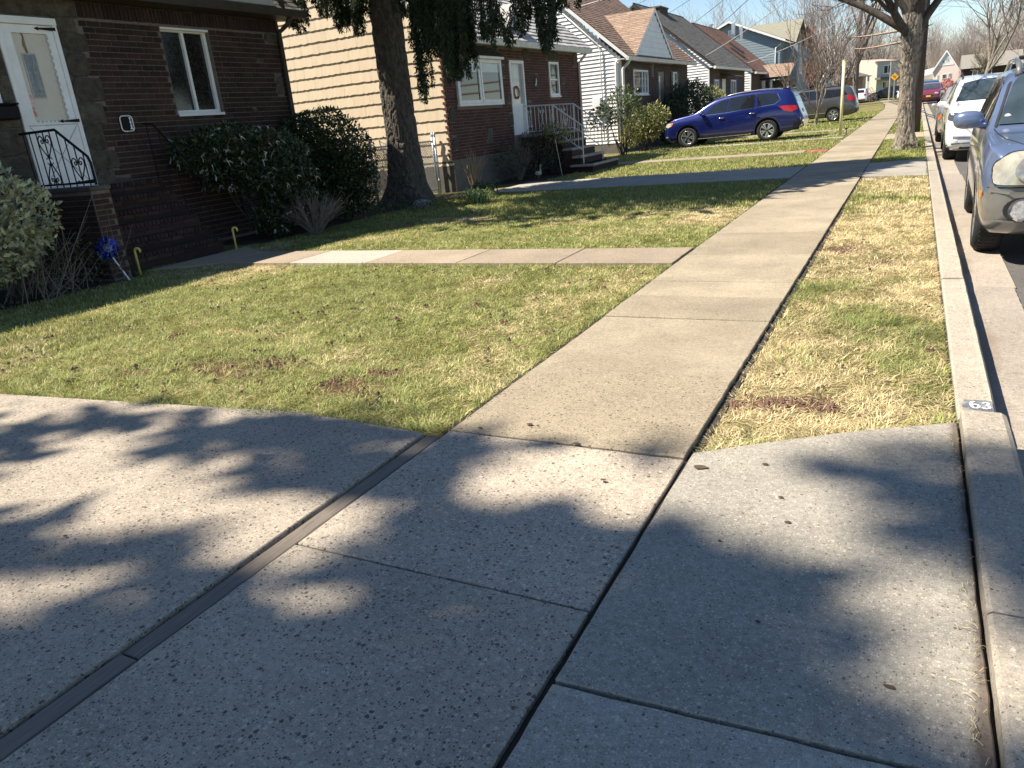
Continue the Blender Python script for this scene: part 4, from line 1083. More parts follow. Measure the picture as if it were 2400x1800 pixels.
# steps and white railings
s2 = root('front_steps', 'brick front steps with stone treads and white grey railings', 'steps', (-9, 21, 0))
tread = M('stone tread', (.30, .27, .23), .85, .25, 10, rnd=.1)
MB().box(HX+.02, -8.98, 20.05, 21.85, -.1, 1.03).build('platform', brick_dk, s2)
MB().box(HX+.02, -8.95, 20.03, 21.87, 1.032, 1.09).build('tread', tread, s2, bevel=.01)
for i in range(4):
    z = .22*(4-i)-.02
    MB().box(-8.98+.27*i+.002*i, -8.70+.27*i, 20.07, 21.83, -.1, z-.06).build('riser', brick_dk, s2)
    MB().box(-8.98+.27*i, -8.68+.27*i, 20.04, 21.86, z-.058, z).build('tread', tread, s2, bevel=.01)
MB().box(-8.40, -7.75, 19.85, 21.9, -.1, .14).build('riser', brick_dk, s2)
MB().box(-8.42, -7.72, 19.82, 21.93, .142, .20).build('tread', tread, s2, bevel=.01)
for yr, lab in ((20.2, 'white grey iron railing nearer side of the brick front steps'), (21.72, 'white grey iron railing farther side of the brick front steps')):
    rr_ = root('step_railing', lab, 'railing', (-9, yr, .9), group='railings of the brick front steps')
    T = [(HX+.1, 1.87), (-9.0, 1.83), (-8.15, 1.22)]; B = [(HX+.1, 1.18), (-9.0, 1.16), (-8.15, .56)]
    zt = lambda x: float(np.interp(x, [p[0] for p in T], [p[1] for p in T])); zb_ = lambda x: float(np.interp(x, [p[0] for p in B], [p[1] for p in B]))
    MB().tube([(x, yr, z) for x, z in T]+[(-8.08, yr, 1.17), (-8.05, yr, 1.10), (-8.09, yr, 1.06)], .02, 8).build('handrail', iron_w, rr_)
    MB().tube([(x, yr, z) for x, z in B], .013, 6).build('bottom_rail', iron_w, rr_)
    for x in (HX+.1, -9.0, -8.15): MB().tube([(x, yr, (1.05 if x < -8.9 else .2)), (x, yr, zt(x))], .017, 6).build('post', iron_w, rr_)
    for i, x in enumerate(np.linspace(HX+.22, -8.27, 14)): MB().tube([(x, yr, zb_(x)), (x, yr, zt(x))], .0085, 5).build('baluster', iron_w, rr_)
    for xs_ in (-9.72, -9.33, -8.62):
        sc_ = MB(); za, zb2 = zb_(xs_), zt(xs_)
        sc_.tube([(xs_-.06, yr, za+.05), (xs_+.06, yr, zb2-.08)], .006, 4); sc_.tube([(xs_+.06, yr, za+.05), (xs_-.06, yr, zb2-.08)], .006, 4)
        for (cx, cz) in ((xs_-.045, za+.14), (xs_+.045, za+.14), (xs_-.045, zb2-.16), (xs_+.045, zb2-.16)):
            sc_.tube([(cx+(.012+.028*t)*cos(t*9), yr, cz+(.012+.028*t)*sin(t*9)) for t in np.linspace(0, 1, 14)], .006, 4)
        sc_.build('scroll_panel', iron_w, rr_)

# ================================================================== HOUSE 3: white siding, brown roof, cross gable
def cape(label, Y0, Y1, X, eave, ridge, side_mat, expo, roof_mat, brick, rake_mat, gut_mat, seed, holes=(), group=None, depth=8.0, boards=True, found=.35, thick=.04, roof_kw=None, wins=()):
    h = root('brick_house', label, 'house', (X-4, (Y0+Y1)/2, 0))
    xr_ = X-depth/2; xb = X-depth
    wall_front(h, xb, X-.006, Y0+.03, Y1, -.2, eave+.05, wins, mortar)
    MB().box(xb, X+.014, Y0-.004, Y1, -.2, found).build('foundation', found_m, h)
    def rk(z):
        if z <= eave+.05: return (xb, X)
        t = (z-eave-.05)/(ridge-eave-.05); return (xb+(xr_-xb)*t, X-(X-xr_)*t)
    MB().add([(xb, Y0+.028, found), (X, Y0+.028, found), (X, Y0+.028, eave+.05), (xr_, Y0+.028, ridge), (xb, Y0+.028, eave+.05)], [(0,1,2,3,4)]).build('side_sheathing', side_mat, h)
    clapboards(h, Y0+.022, rk, found, ridge-.1, expo, side_mat, thick, seed=seed, merge=not boards, seglen=8.2)
    MB().box(X-.05, X+.02, Y0-.02, Y0+.05, found, eave).build('corner_board', side_mat, h)
    bricks_front(X, Y0+.05, Y1, found, eave-.02, brick, h, None, holes, bh=.062, seed=seed)
    ov = .38; upv = Vector((xr_-(X+ov), 0, ridge+.1-(eave+.05))).normalized(); ln = math.hypot(X+ov-xr_, ridge+.1-eave-.05)
    ez = eave+.07
    for xe in (X+ov, xb-ov):
        roof_deck(h, [(xe, Y0-.22, ez), (xe, Y1+.2, ez), (xr_, Y1+.2, ridge+.12), (xr_, Y0-.22, ridge+.12)], .09, rake_mat)
        MB().prism([(xe, Y0-.245, ez-.14), (xe, Y0-.245, ez), (xr_, Y0-.245, ridge+.12), (xr_, Y0-.245, ridge-.04)], (0, .022, 0)).build('rake_board', rake_mat, h)
    kw = dict(course=.16, tab=.28, butt=.014, ragged=.008); kw.update(roof_kw or {})
    shingle_roof(h, (X+ov+.02, Y0-.24, ez+.02), (X+ov+.02, Y1+.22, ez+.02), upv, ln, roof_mat, seed=seed, **kw)
    MB().tube([(xr_, Y0-.24, ridge+.14), (xr_, Y1+.22, ridge+.14)], .05, 6).build('ridge_cap', roof_mat, h)
    MB().prism([(X+ov-.08, Y0-.25, eave-.06), (X+ov+.03, Y0-.25, eave-.06), (X+ov+.06, Y0-.25, eave+.07), (X+ov-.08, Y0-.25, eave+.07)], (0, Y1-Y0+.45, 0)).build('gutter', gut_mat, h)
    MB().box(X-.05, X+ov-.08, Y0-.2, Y1+.15, eave-.01, eave+.015).build('soffit', rake_mat, h)
    return h
W3 = (30.45, 32.35, 2.07, 3.0); D3 = (33.85, 34.85, 1.0, 2.98); V3 = (36.1, 36.85, 2.2, 2.98)
h3 = cape('white sided brick house with brown roof and pointed front gable behind the blue SUV', 29.0, 38.8, HX, 3.33, 7.0, white_al, .135, roof_br, brick_br, white_p, gutter_gr, 31,
          [(W3[0]-.02, W3[1]+.02, W3[2]-.05, W3[3]+.02), (D3[0]-.02, D3[1]+.02, 0, D3[3]), (V3[0]-.3, V3[1]+.3, V3[2]-.05, V3[3]+.02), (29.0, 31.6, 3.04, 3.4), (32.9, 33.7, 2.8, 3.4)], wins=[W3, D3, V3])
for k, (a, b, c, d) in enumerate(((29.1, 29.9, 3.05, 3.3), (29.9, 30.7, 3.05, 3.3), (30.75, 31.6, 3.05, 3.3), (33.3, 33.85, 2.7, 3.3), (34.85, 35.3, 2.4, 2.9), (33.4, 33.8, 1.9, 2.4), (34.85, 35.2, 1.6, 2.2), (29.2, 29.6, 1.7, 2.0), (35.9, 36.9, 3.02, 3.3))): stone(HX, a, b, c, d, h3, 400+k, proud=.025, rough=.1)
window_x(h3, HX, *W3, mull=(.62, .82), fw=.07, grid=(1, 3))
fd = MB().box(HX-.1, HX-.02, D3[0], D3[1], D3[2], D3[3]).build('door', M('dark door', (.05, .04, .035), .4), h3)
MB().box(HX-.02, HX-.008, D3[0]+.12, D3[0]+.35, 1.4, 2.8).build('door_glass', glass_blind, fd)
window_x(h3, HX, *V3, mull=(), rails=(.5,), fw=.06)
for ya in (V3[0]-.32, V3[1]+.02): MB().box(HX, HX+.035, ya, ya+.3, V3[2]-.03, V3[3]).build('shutter', trim_dk, h3, bevel=.005)
# cross gable
ga_, gb_, gz_ = 29.85, 35.1, 3.42; gp = 5.12; gx = HX+.30
MB().prism([(gx, ga_+.1, gz_), (gx, gb_-.1, gz_), (gx, (ga_+gb_)/2, gp)], (-2.0, 0, 0)).build('gable_core', white_al, h3)
def gfun(z):
    t = (z-gz_)/(gp-gz_); m = (ga_+gb_)/2; return (ga_+.1+(m-ga_-.1)*t, gb_-.1-(gb_-.1-m)*t)
clapboards(h3, gx+.004, gfun, gz_, gp-.08, .20, white_al, .022, axis='x', seglen=9, seed=5)
MB().box(gx-.02, gx+.03, ga_-.05, gb_+.05, gz_-.16, gz_-.004).build('frieze_board', white_p, h3)
for yy, sgn in ((ga_-.12, 1), (gb_+.12, -1)):
    m = (ga_+gb_)/2
    MB().prism([(gx+.03, yy, gz_-.12), (gx+.03, yy, gz_+.02), (gx+.03, m, gp+.18), (gx+.03, m, gp+.04)], (.025, 0, 0)).build('rake_board', white_p, h3)
    L_ = math.hypot(m-yy, gp+.18-gz_-.02)
    u_ = Vector((0, m-yy, gp+.16-gz_)).normalized()
    # the slope runs back until it meets the main roof: courses get longer towards the ridge
    def clipf(t, L_=L_): 
        zc = gz_+.03+t*u_.z
        back = (zc-3.40)/((7.12-3.40)/4.38)
        return (0, max(0.02, .36+back))
    a_ = (gx+.06, yy, gz_+.03); b_ = (gx-4.6, yy, gz_+.03)
    shingle_roof(h3, a_, b_, u_, L_, roof_tan if sgn > 0 else roof_br, course=.13, tab=.28, butt=.012, seed=77, clip=clipf)
    bk = (gp+.17-3.40)/((7.12-3.40)/4.38)
    MB().add([(gx+.05, yy, gz_+.012), (gx-.06, yy, gz_+.012), (gx-bk, m, gp+.165), (gx+.05, m, gp+.165)], [(0,1,2,3)]).build('gable_roof', roof_br, h3)
downspout(h3, [(HX+.36, 29.02, 3.3), (HX+.3, 29.02, 3.2), (HX+.09, 29.0, 3.0), (HX+.09, 29.0, .15)], gutter_gr, .06)
downspout(h3, [(-10.1, 28.93, 3.35), (-10.16, 28.93, 3.2), (-10.14, 28.93, .4)], white_p, .05)
downspout(h3, [(-12.2, 28.93, 5.2), (-10.85, 28.93, 3.95), (-10.77, 28.93, 3.75), (-10.74, 28.93, .5)], gutter_gr, .022, 'conduit')
mt_ = root('utility_box', 'white rounded utility box on the white siding beside the downspout', 'utility box', (-10.95, 28.85, 1.85))
MB().prism([(-11.15+.06*(1-cos(a)) if a < pi/2 else -10.76-.06*(1-cos(pi-a)), 28.95-.14*sin(a) if 0 < a < pi else 28.95, 1.6) for a in np.linspace(0, pi, 9)], (0, 0, .48)).build('casing', white_p, mt_, bevel=.03)
MB().box(-11.02, -10.88, 28.80, 28.808, 1.70, 1.74).build('label', trim_dk, mt_)
# ================================================================== HOUSE 4
h4 = cape('white sided house with charcoal roof, brick chimney and blue shutters', 43.3, 53.2, HX, 3.27, 6.8, white_al, .135, roof_dk, brick_br, trim_dk, white_p, 41,
          [(44.2, 45.9, 1.3, 2.7), (46.5, 47.4, 0, 2.7), (48.6, 50.6, 1.3, 2.7)], boards=True, wins=[(44.55, 45.55, 1.3, 2.7), (48.95, 50.25, 1.3, 2.7)])
blue_sh = M('blue shutters', (.12, .16, .36), .6, .1)
for (ya, yb) in ((44.55, 45.55), (48.95, 50.25)):
    window_x(h4, HX, ya, yb, 1.3, 2.7, mull=(.5,), fw=.08)
    for y_ in (ya-.32, yb+.04): MB().box(HX, HX+.04, y_, y_+.28, 1.25, 2.75).build('shutter', blue_sh, h4, bevel=.005)
MB().box(HX-.06, HX+.02, 46.5, 47.4, 1.0, 2.75).build('door', white_p, h4)
cn = MB().add([(HX, 46.0, 3.0), (HX+1.0, 46.0, 2.75), (HX+1.0, 48.0, 2.75), (HX, 48.0, 3.0), (HX, 46.0, 3.05), (HX+1.0, 46.0, 2.8), (HX+1.0, 48.0, 2.8), (HX, 48.0, 3.05)], [(0,1,2,3),(4,5,6,7),(0,1,5,4),(1,2,6,5),(2,3,7,6)]).build('door_awning', trim_dk, h4)
ch = MB().box(-14.35, -13.75, 47.2, 48.9, 6.4, 7.05).build('chimney', brick_br, h4)
MB().box(-14.4, -13.7, 47.15, 48.95, 7.052, 7.13).build('chimney_cap', found_m, ch)
MB().prism([(-14.4, 43.24, 6.0), (-13.6, 43.24, 6.0), (-13.6, 43.24, 6.35), (-14.4, 43.24, 6.35)], (0, .03, 0)).build('gable_vent', gutter_gr, h4)
# ================================================================== HOUSE 5 with porch wing
h5 = cape('white sided house with red brown roof and low porch wing', 57.3, 66.5, -10.35, 3.2, 6.75, white_al, .16, roof_rb, brick_br, trim_dk, white_p, 51, [], boards=False)
MB().box(-11.4, -8.6, 63.2, 66.4, -.1, 2.7).build('porch_wall', M('dark shingled wall', (.10, .085, .075), .9, .3, 8), h5)
pr_ = roof_deck(h5, [(-11.0, 60.9, 2.9), (-8.3, 60.9, 2.82), (-8.3, 63.6, 3.82), (-11.0, 63.6, 3.82)], .12, trim_dk, 'porch_roof')
shingle_roof(h5, (-11.0, 60.86, 2.92), (-8.28, 60.86, 2.86), (0, 2.7, .95), 2.86, roof_tan, course=.18, seed=61, name='porch_shingles')
for x_ in (-8.45, -9.6): MB().box(x_-.07, x_+.07, 61.1, 61.24, 0, 2.8).build('porch_post', white_p, h5)
MB().box(-10.2, -9.95, 60.8, 60.85, .3, 2.7).build('side_panel', white_al, h5)
for i, x_ in enumerate((-13.35, -12.8)): MB().box(x_-.12, x_+.12, 66+.2*i, 66.3+.2*i, 6.5-.4*i, 7.3-.3*i).build('roof_vent', steel_g, h5)
# skylight strips on the roof
for (ya, t0) in ((59.0, 1.6), (61.5, 2.4)):
    e0 = Vector((-9.97, ya, 3.32)); uu = Vector((-4.38, 0, 3.55)).normalized(); nn = Vector((3.55, 0, 4.38)).normalized()
    a = e0+uu*t0+nn*.04; b = e0+uu*(t0+1.2)+nn*.04
    MB().prism([a, a+Vector((0, .8, 0)), b+Vector((0, .8, 0)), b], nn*.06).build('skylight', trim_dk, h5)
# ================================================================== HOUSE 6 blue grey, two storeys
h6 = root('blue_house', 'blue grey two storey house with low gable and white trim', 'house', (-14.6, 77, 0))
gY = 71.5
MB().prism([(-19.0, gY, -.1), (-10.55, gY, -.1), (-10.55, gY, 6.0), (-14.75, gY, 7.75), (-19.0, gY, 6.0)], (0, 11, 0)).build('wall', bluegrey_s, h6)
clapboards(h6, gY-.002, lambda z: (-19.0, -10.55) if z < 6 else (-19.0+4.25*(z-6)/1.75, -10.55-4.2*(z-6)/1.75), .3, 7.7, .2, bluegrey_s, .018, merge=True)
for xa, xb_, s_ in ((-10.1, -14.75, 1), (-19.5, -14.75, -1)):
    MB().prism([(xa, gY-.4, 5.80), (xa, gY-.4, 5.98), (-14.75, gY-.4, 7.98), (-14.75, gY-.4, 7.80)], (0, .05, 0)).build('rake_board', white_p, h6)
    MB().prism([(xa, gY-.38, 5.92), (xa, gY-.38, 6.02), (-14.75, gY-.38, 8.0), (-14.75, gY-.38, 7.9)], (0, 11.6, 0)).build('roof', roof_dk, h6)
win_y(h6, gY-.02, -14.85, -14.25, 6.6, 7.25, glass=glass_blind)
MB().tube([(-10.5, gY-.06, 5.7), (-10.9, gY-.06, 5.4), (-10.92, gY-.06, 2)], .05, 6).build('downspout', white_p, h6)
MB().box(-10.55, -9.4, 73.5, 82, -.1, 5.6).build('side_wing', bluegrey_s, h6)
for (ya, yb) in ((75, 76.2), (78, 79.4)): window_x(h6, -9.4, ya, yb, 3.3, 4.6, fw=.1)
for (cx, yy) in ((-17.6, 77), (-16.3, 79)):
    fl = MB().lathe([(.16, 7.0), (.16, 8.35), (.26, 8.36), (.26, 8.45), (0, 8.5)], 10, c=(cx, yy, 0)).build('flue', steel_g, h6)
# tan roofed house behind
h7 = root('tan_house', 'tall house with broad olive tan roof slope behind the blue grey house', 'house', (-14, 94, 0))
MB().box(-19, -12.4, 92.5, 102, -.1, 7.0).build('wall', M('olive siding', (.30, .28, .22), .8, .1), h7)
MB().prism([(-19.6, 91.4, 6.8), (-11.9, 91.4, 6.8), (-11.9, 96.8, 9.35), (-19.6, 96.8, 9.35)], (0, .12, .12)).build('roof', M('olive tan roof', (.20, .19, .145), .9, .12, 3), h7)
MB().prism([(-19.6, 102.4, 6.8), (-11.9, 102.4, 6.8), (-11.9, 96.9, 9.35), (-19.6, 96.9, 9.35)], (0, .12, .12)).build('roof', bpy.data.materials['olive tan roof'], h7)
MB().prism([(-12.4, 92.6, 6.9), (-12.4, 101.8, 6.9), (-12.4, 96.9, 9.2)], (-.2, 0, 0)).build('gable_wall', bpy.data.materials['olive siding'], h7)
MB().box(-11.6, -10.9, 97, 98, 5, 8.6).build('chimney', M('orange brick', (.42, .22, .14), .9, .2), h7)
# houses further along the left side
h8 = root('grey_house', 'low dark grey house half hidden by bare branches', 'house', (-9, 86, 0))
MB().box(-11.5, -8.0, 84, 94, -.1, 3.3).build('wall', M('grey siding', (.30, .31, .33), .8, .1), h8)
MB().prism([(-11.9, 83.6, 3.3), (-7.5, 83.6, 3.3), (-9.7, 83.6, 5.2)], (0, 10.6, 0)).build('roof', roof_dk, h8)
for y_ in (86, 89.5): window_x(h8, -8.0, y_, y_+1.3, 1.2, 2.6, fw=.1)
win_y(h8, 83.98, -11.0, -10.0, 1.3, 2.6); win_y(h8, 83.98, -9.4, -8.5, 1.0, 2.8, glass=glass_blind)
# hip roofed porch
h9 = root('pink_brick_house', 'pale pink brick house with flat porch roof on posts', 'house', (-7.5, 110, 0))
MB().box(-10.5, -6.6, 116.5, 124, -.1, 3.2).build('wall', M('pink beige brick', (.52, .36, .29), .9, .15, 3), h9)
MB().add([(-10.0, 113.0, 3.1), (-5.4, 113.0, 3.0), (-5.4, 118, 3.0), (-10, 118, 3.1), (-8.5, 114.6, 3.75), (-7.4, 115.5, 3.75), (-7.4, 117, 3.75), (-8.5, 117, 3.75)], [(0,1,5,4),(1,2,6,5),(2,3,7,6),(3,0,4,7),(4,5,6,7),(0,3,2,1)]).build('porch_roof', roof_dk, h9)
for x_ in (-9.6, -5.75): MB().box(x_-.12, x_+.12, 113.2, 113.44, 0, 3.0).build('porch_post', M('pale post', (.6, .55, .5), .8), h9)
win_y(h9, 116.48, -8.4, -7.2, 1.0, 2.2, M('brown frame', (.3, .18, .12), .7))
# cream two storey house, its front's shade put into a grey wall colour
h10 = root('cream_house', 'cream two storey house with sunlit blank side and shaded windowed front', 'house', (-7.5, 152, 0), rz=0)
MB().prism([(-9.55, 150, -.3), (-6.35, 150, -.3), (-6.35, 150, 5.55), (-8.9, 150, 6.1), (-9.55, 150, 5.7)], (0, 9, 0)).build('wall', M('cream stucco', (.82, .75, .62), .8, .06), h10)
MB().prism([(-6.34, 150.2, -.3), (-3.3, 153.2, -.3), (-3.3, 153.2, 5.45), (-6.34, 150.2, 5.55)], (-2.0, 4, 0)).build('front_wall', M('siding in shade grey', (.44, .43, .42), .8, .06), h10)
def slantwin(u0, u1, z0, z1, nm='window'):
    a = Vector((-6.34, 150.2, 0)); d = Vector((3.04, 3.0, 0)); n = Vector((3.0, -3.04, 0)).normalized()*.06
    p = [a+d*u0+n, a+d*u1+n]
    f = MB().prism([(p[0].x, p[0].y, z0), (p[1].x, p[1].y, z0), (p[1].x, p[1].y, z1), (p[0].x, p[0].y, z1)], n*-.8).build(nm, white_p, h10)
    for q in range(2):
        s0 = u0+(u1-u0)*(q*.5+.05); s1 = u0+(u1-u0)*(q*.5+.45); e = [a+d*s0+n*1.3, a+d*s1+n*1.3]
        MB().prism([(e[0].x, e[0].y, z0+.12), (e[1].x, e[1].y, z0+.12), (e[1].x, e[1].y, z1-.12), (e[0].x, e[0].y, z1-.12)], n*-.5).build('pane', glass_dk, f)
slantwin(.3, .72, 3.6, 5.0); slantwin(.28, .75, .6, 2.4)
MB().prism([(-6.6, 149.6, 2.75), (-2.9, 153.2, 2.65), (-2.9, 153.2, 3.0), (-6.6, 149.6, 3.1)], (.9, -.9, 0)).build('porch_roof', roof_dk, h10)
MB().prism([(-6.6, 149.6, 5.56), (-3.1, 153.2, 5.46), (-3.1, 153.2, 5.6), (-6.6, 149.6, 5.7)], (-3, 5, .6)).build('roof', M('rose roof', (.42, .30, .28), .9, .1), h10)
# pink house with steep gable at the end of the street
h11 = root('pink_house', 'pale pink house with steep white trimmed gable at the end of the street', 'house', (5, 192, 0))
pinkm = M('pale pink stucco', (.76, .62, .58), .85, .05)
MB().prism([(2.85, 190, -.3), (7.25, 190, -.3), (7.25, 190, 3.4), (4.75, 190, 7.2), (2.6, 190, 3.7)], (0, 9, 0)).build('wall', pinkm, h11)
clapboards(h11, 189.97, lambda z: (2.6+2.15*(z-3.7)/3.5, 7.1-2.4*(z-3.5)/3.7), 4.6, 7.0, .3, white_al, .03, merge=True)
for xa, za in ((2.4, 3.3), (7.5, 3.0)):
    MB().prism([(xa, 189.7, za), (xa, 189.7, za+.3), (4.75, 189.7, 7.5), (4.75, 189.7, 7.15)], (0, .2, 0)).build('rake_board', white_p, h11)
    MB().prism([(xa, 189.9, za+.3), (xa, 189.9, za+.4), (4.75, 189.9, 7.6), (4.75, 189.9, 7.5)], (0, 9.3, 0)).build('roof', roof_lt, h11)
win_y(h11, 189.95, 4.1, 4.6, 5.0, 5.7); win_y(h11, 189.95, 4.75, 5.4, 5.2, 6.1, mull=(.5,)); win_y(h11, 189.95, 3.4, 3.65, 1.9, 2.9); win_y(h11, 189.95, 4.3, 5.1, 2.0, 2.9); win_y(h11, 189.95, 5.4, 5.95, 2.1, 3.0, mull=(.5,))
MB().prism([(-.6, 192, 2.2), (2.8, 192, 2.2), (2.8, 192, 3.3), (-.6, 192, 2.7)], (0, 5, 1.2)).build('wing_roof', roof_lt, h11)
MB().box(-.6, 2.84, 192.3, 197, -.3, 2.3).build('wing_wall', white_al, h11)
win_y(h11, 192.28, 1.4, 2.2, .8, 2.0)
h12 = root('brick_house', 'low dark red brick house right of the pink gable', 'house', (12, 182, 0))
MB().box(7.6, 17, 180, 188, -.3, 3.4).build('wall', brick_dk, h12)
MB().prism([(7.2, 179.6, 3.4), (7.2, 188.6, 3.4), (7.2, 184, 6.0)], (10.2, 0, 0)).build('roof', M('grey brown roof', (.20, .185, .165), .9, .15), h12)
win_y(h12, 179.98, 9.2, 12.4, 1.6, 2.9, mull=(.25, .5, .75))
# ------------------------------------------------------------------ plants
bark_sp = M('spruce bark', (0.085, 0.073, 0.062), 0.95, 0.5, 16, bump=1.0, bscale=34, fine=0.5, fscale=70, stretch=(1, 1, .45))
bark_ml = M('street tree bark', (0.215, 0.185, 0.15), 0.95, 0.5, 18, bump=1.0, bscale=36, fine=0.5, fscale=80, stretch=(1, 1, .5))
bark_dk = M('dark branch bark', (0.058, 0.049, 0.042), 0.95, 0.4, 12, bump=0.5, bscale=30)
twig_m = M('bare twigs', (0.155, 0.115, 0.095), 0.9, 0.3, 4, rnd=0.2)
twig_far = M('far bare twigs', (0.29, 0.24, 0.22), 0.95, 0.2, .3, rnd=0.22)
twig_red = M('budding red twigs', (0.30, 0.11, 0.10), 0.9, 0.3, 2, rnd=0.25)
needle_m = M('spruce needles', (0.034, 0.05, 0.024), 0.6, 0.35, 5, rnd=0.5, hue=0.02, trans=0.12)
leaf_dk = M('dark glossy leaves', (0.035, 0.055, 0.02), 0.38, 0.3, 6, rnd=0.45, hue=0.02, trans=0.15, spec=0.5)
leaf_md = M('mid green leaves', (0.075, 0.105, 0.032), 0.45, 0.3, 6, rnd=0.45, hue=0.025, trans=0.18)
leaf_yl = M('yellow green leaves', (0.22, 0.225, 0.075), 0.5, 0.3, 6, rnd=0.4, hue=0.02, trans=0.2)
leaf_pl = M('pale variegated leaves', (0.36, 0.37, 0.22), 0.5, 0.3, 9, rnd=0.4, hue=0.02, trans=0.15)
flower_m = M('pale flower sprays', (0.48, 0.49, 0.42), 0.8, 0.2, 9, rnd=0.25)
dry_m = M('dry stems', (0.33, 0.23, 0.13), 0.85, 0.25, 6, rnd=0.25)
grey_tw = M('grey brown twigs', (0.20, 0.165, 0.135), 0.9, 0.25, 6, rnd=0.25)

def quads(P, D, N, L, W, bend=0.0):
    """leaf quads at P, along D, in the plane of D and N; L, W arrays"""
    D = D/np.linalg.norm(D, axis=1, keepdims=True)
    S = np.cross(D, N); S /= (np.linalg.norm(S, axis=1, keepdims=True)+1e-9)
    L = L[:, None]; W = W[:, None]
    a = P; b = P+D*L*.5+S*W*.5; c = P+D*L; d = P+D*L*.5-S*W*.5
    V = np.stack([a, b, c, d], 1).reshape(-1, 3)
    F = np.arange(len(P)*4).reshape(-1, 4)
    return V, F

def rand_dirs(rg, n, up=0.0):
    d = rg.normal(size=(n, 3)); d[:, 2] += up; return d/np.linalg.norm(d, axis=1, keepdims=True)

def bush(name, label, blobs, n, leaf, mat, seed, parent_loc, L=0.06, W=0.03, up=0.3, stems=8, group=None, extra=None, gap=0.35, inner=0.45, cat='bush'):
    """blobs: (cx,cy,cz,rx,ry,rz) lobes in world coords"""
    rg = np.random.default_rng(seed)
    rt = root(name, label, cat, parent_loc, group=group)
    w = np.array([b[3]*b[4]+b[4]*b[5]+b[3]*b[5] for b in blobs]); w = w/w.sum()
    Ps, Ds = [], []
    for b, k in zip(blobs, w):
        m = int(n*k); d = rand_dirs(rg, m)
        r = 1-(1-inner)*rg.random(m)**2.2
        lump = 0.86+0.28*vnoise(d[:, 0]*2+d[:, 2]*1.3+10, d[:, 1]*2-d[:, 2]+10, 2.2, seed % 50)
        p = np.array(b[:3])+d*np.array(b[3:])*(r*lump)[:, None]
        keep = (vnoise(p[:, 0]*3+p[:, 2]*2.1, p[:, 1]*3+p[:, 2]*1.7, 2.3, seed % 40+1) > gap*0.9) | (rg.random(m) < .35)
        keep &= p[:, 2] > 0.02
        Ps.append(p[keep]); Ds.append(d[keep])
    P = np.concatenate(Ps); D = np.concatenate(Ds)
    m = len(P); dirs = D*0.8+rand_dirs(rg, m)*0.9+np.array([0, 0, up]); nr = rand_dirs(rg, m, 0.8)
    V, F = quads(P, dirs, nr, L*(.6+.8*rg.random(m)), W*(.6+.8*rg.random(m)))
    np_mesh('foliage', V, F, mat, rt)
    mb = MB(); bx, by, bz = parent_loc
    for i in range(stems):
        b = blobs[i % len(blobs)]; d = rand_dirs(rg, 1, .4)[0]
        e = np.array(b[:3])+d*np.array(b[3:])*.8
        s = np.array([bx+rg.normal(0, .08), by+rg.normal(0, .08), bz])
        m_ = (s+e)/2+rg.normal(0, .08, 3)
        mb.tube([s, m_, e], [.018, .011, .004], 5)
    if stems: mb.build('stems', bark_dk, rt)
    return rt, P, D

def sprays(rt, P, D, n, mat, seed, L=0.09, name='flower_sprays'):
    """drooping pale flower strings on the outer foliage"""
    rg = np.random.default_rng(seed); idx = rg.choice(len(P), n, replace=False); mb = MB()
    for i in idx:
        p = P[i]+D[i]*.03
        for q in range(rg.integers(2, 5)):
            d = D[i]*.5+rg.normal(0, .5, 3); d /= np.linalg.norm(d)
            l = L*rg.uniform(.5, 1.2)
            mb.tube([p, p+d*l*.5+np.array([0, 0, .01]), p+d*l+np.array([0, 0, -.02])], [.005, .006, .003], 3, False)
    mb.build(name, mat, rt)

# ---- bushes in front of the near house
rt, P, D = bush('pieris_bush', 'large dark bush with pale flower sprays against the near brick wall', [(-10.05, 9.35, 1.35, .65, .75, .50), (-9.55, 9.75, 1.15, .62, .62, .55), (-9.35, 9.85, .65, .50, .5, .55), (-9.62, 9.6, .25, .34, .34, .28), (-10.2, 8.75, 1.45, .35, .35, .28)], 17000, None, leaf_dk, 61, (-9.8, 9.7, 0), .075, .030, stems=12)
sprays(rt, P, D, 240, flower_m, 3, L=.07)
bush('rounded_evergreen_bush', 'big rounded dark evergreen bush left of the spruce trunk', [(-10.0, 11.6, 1.05, .90, .85, .98), (-9.75, 11.7, .7, .66, .6, .75), (-10.6, 11.5, 1.2, .7, .6, .75)], 34000, None, leaf_dk, 62, (-9.9, 11.7, 0), .06, .034, stems=8, gap=.25, inner=.35)
bush('pale_leaved_bush', 'pale variegated leafy bush at left edge before the white door', [(-9.15, 4.95, .95, .62, .55, .52), (-8.95, 4.75, .70, .45, .4, .4), (-9.5, 4.6, .95, .6, .5, .5)], 6000, None, leaf_pl, 63, (-9.2, 4.9, 0), .075, .042, stems=6, gap=.2)
rt, P, D = bush('straggly_shrub', 'dark straggly half bare shrub below the pale leaved bush', [(-9.3, 5.3, .32, .6, .75, .32), (-9.0, 5.75, .28, .42, .4, .26), (-9.1, 4.6, .28, .5, .6, .26)], 1500, None, leaf_dk, 64, (-9.2, 5.3, 0), .05, .02, stems=0)
rg = np.random.default_rng(4); mb = MB()
for i in range(90):
    s = np.array([-9.2+rg.normal(0, .25), 5.2+rg.normal(0, .45), 0]); d = rg.normal(0, .35, 3); d[2] = .35+abs(d[2]); e = s+d
    mb.tube([s, (s+e)/2+rg.normal(0, .05, 3), e], [.006, .004, .002], 4)
mb.build('stems', grey_tw, rt)
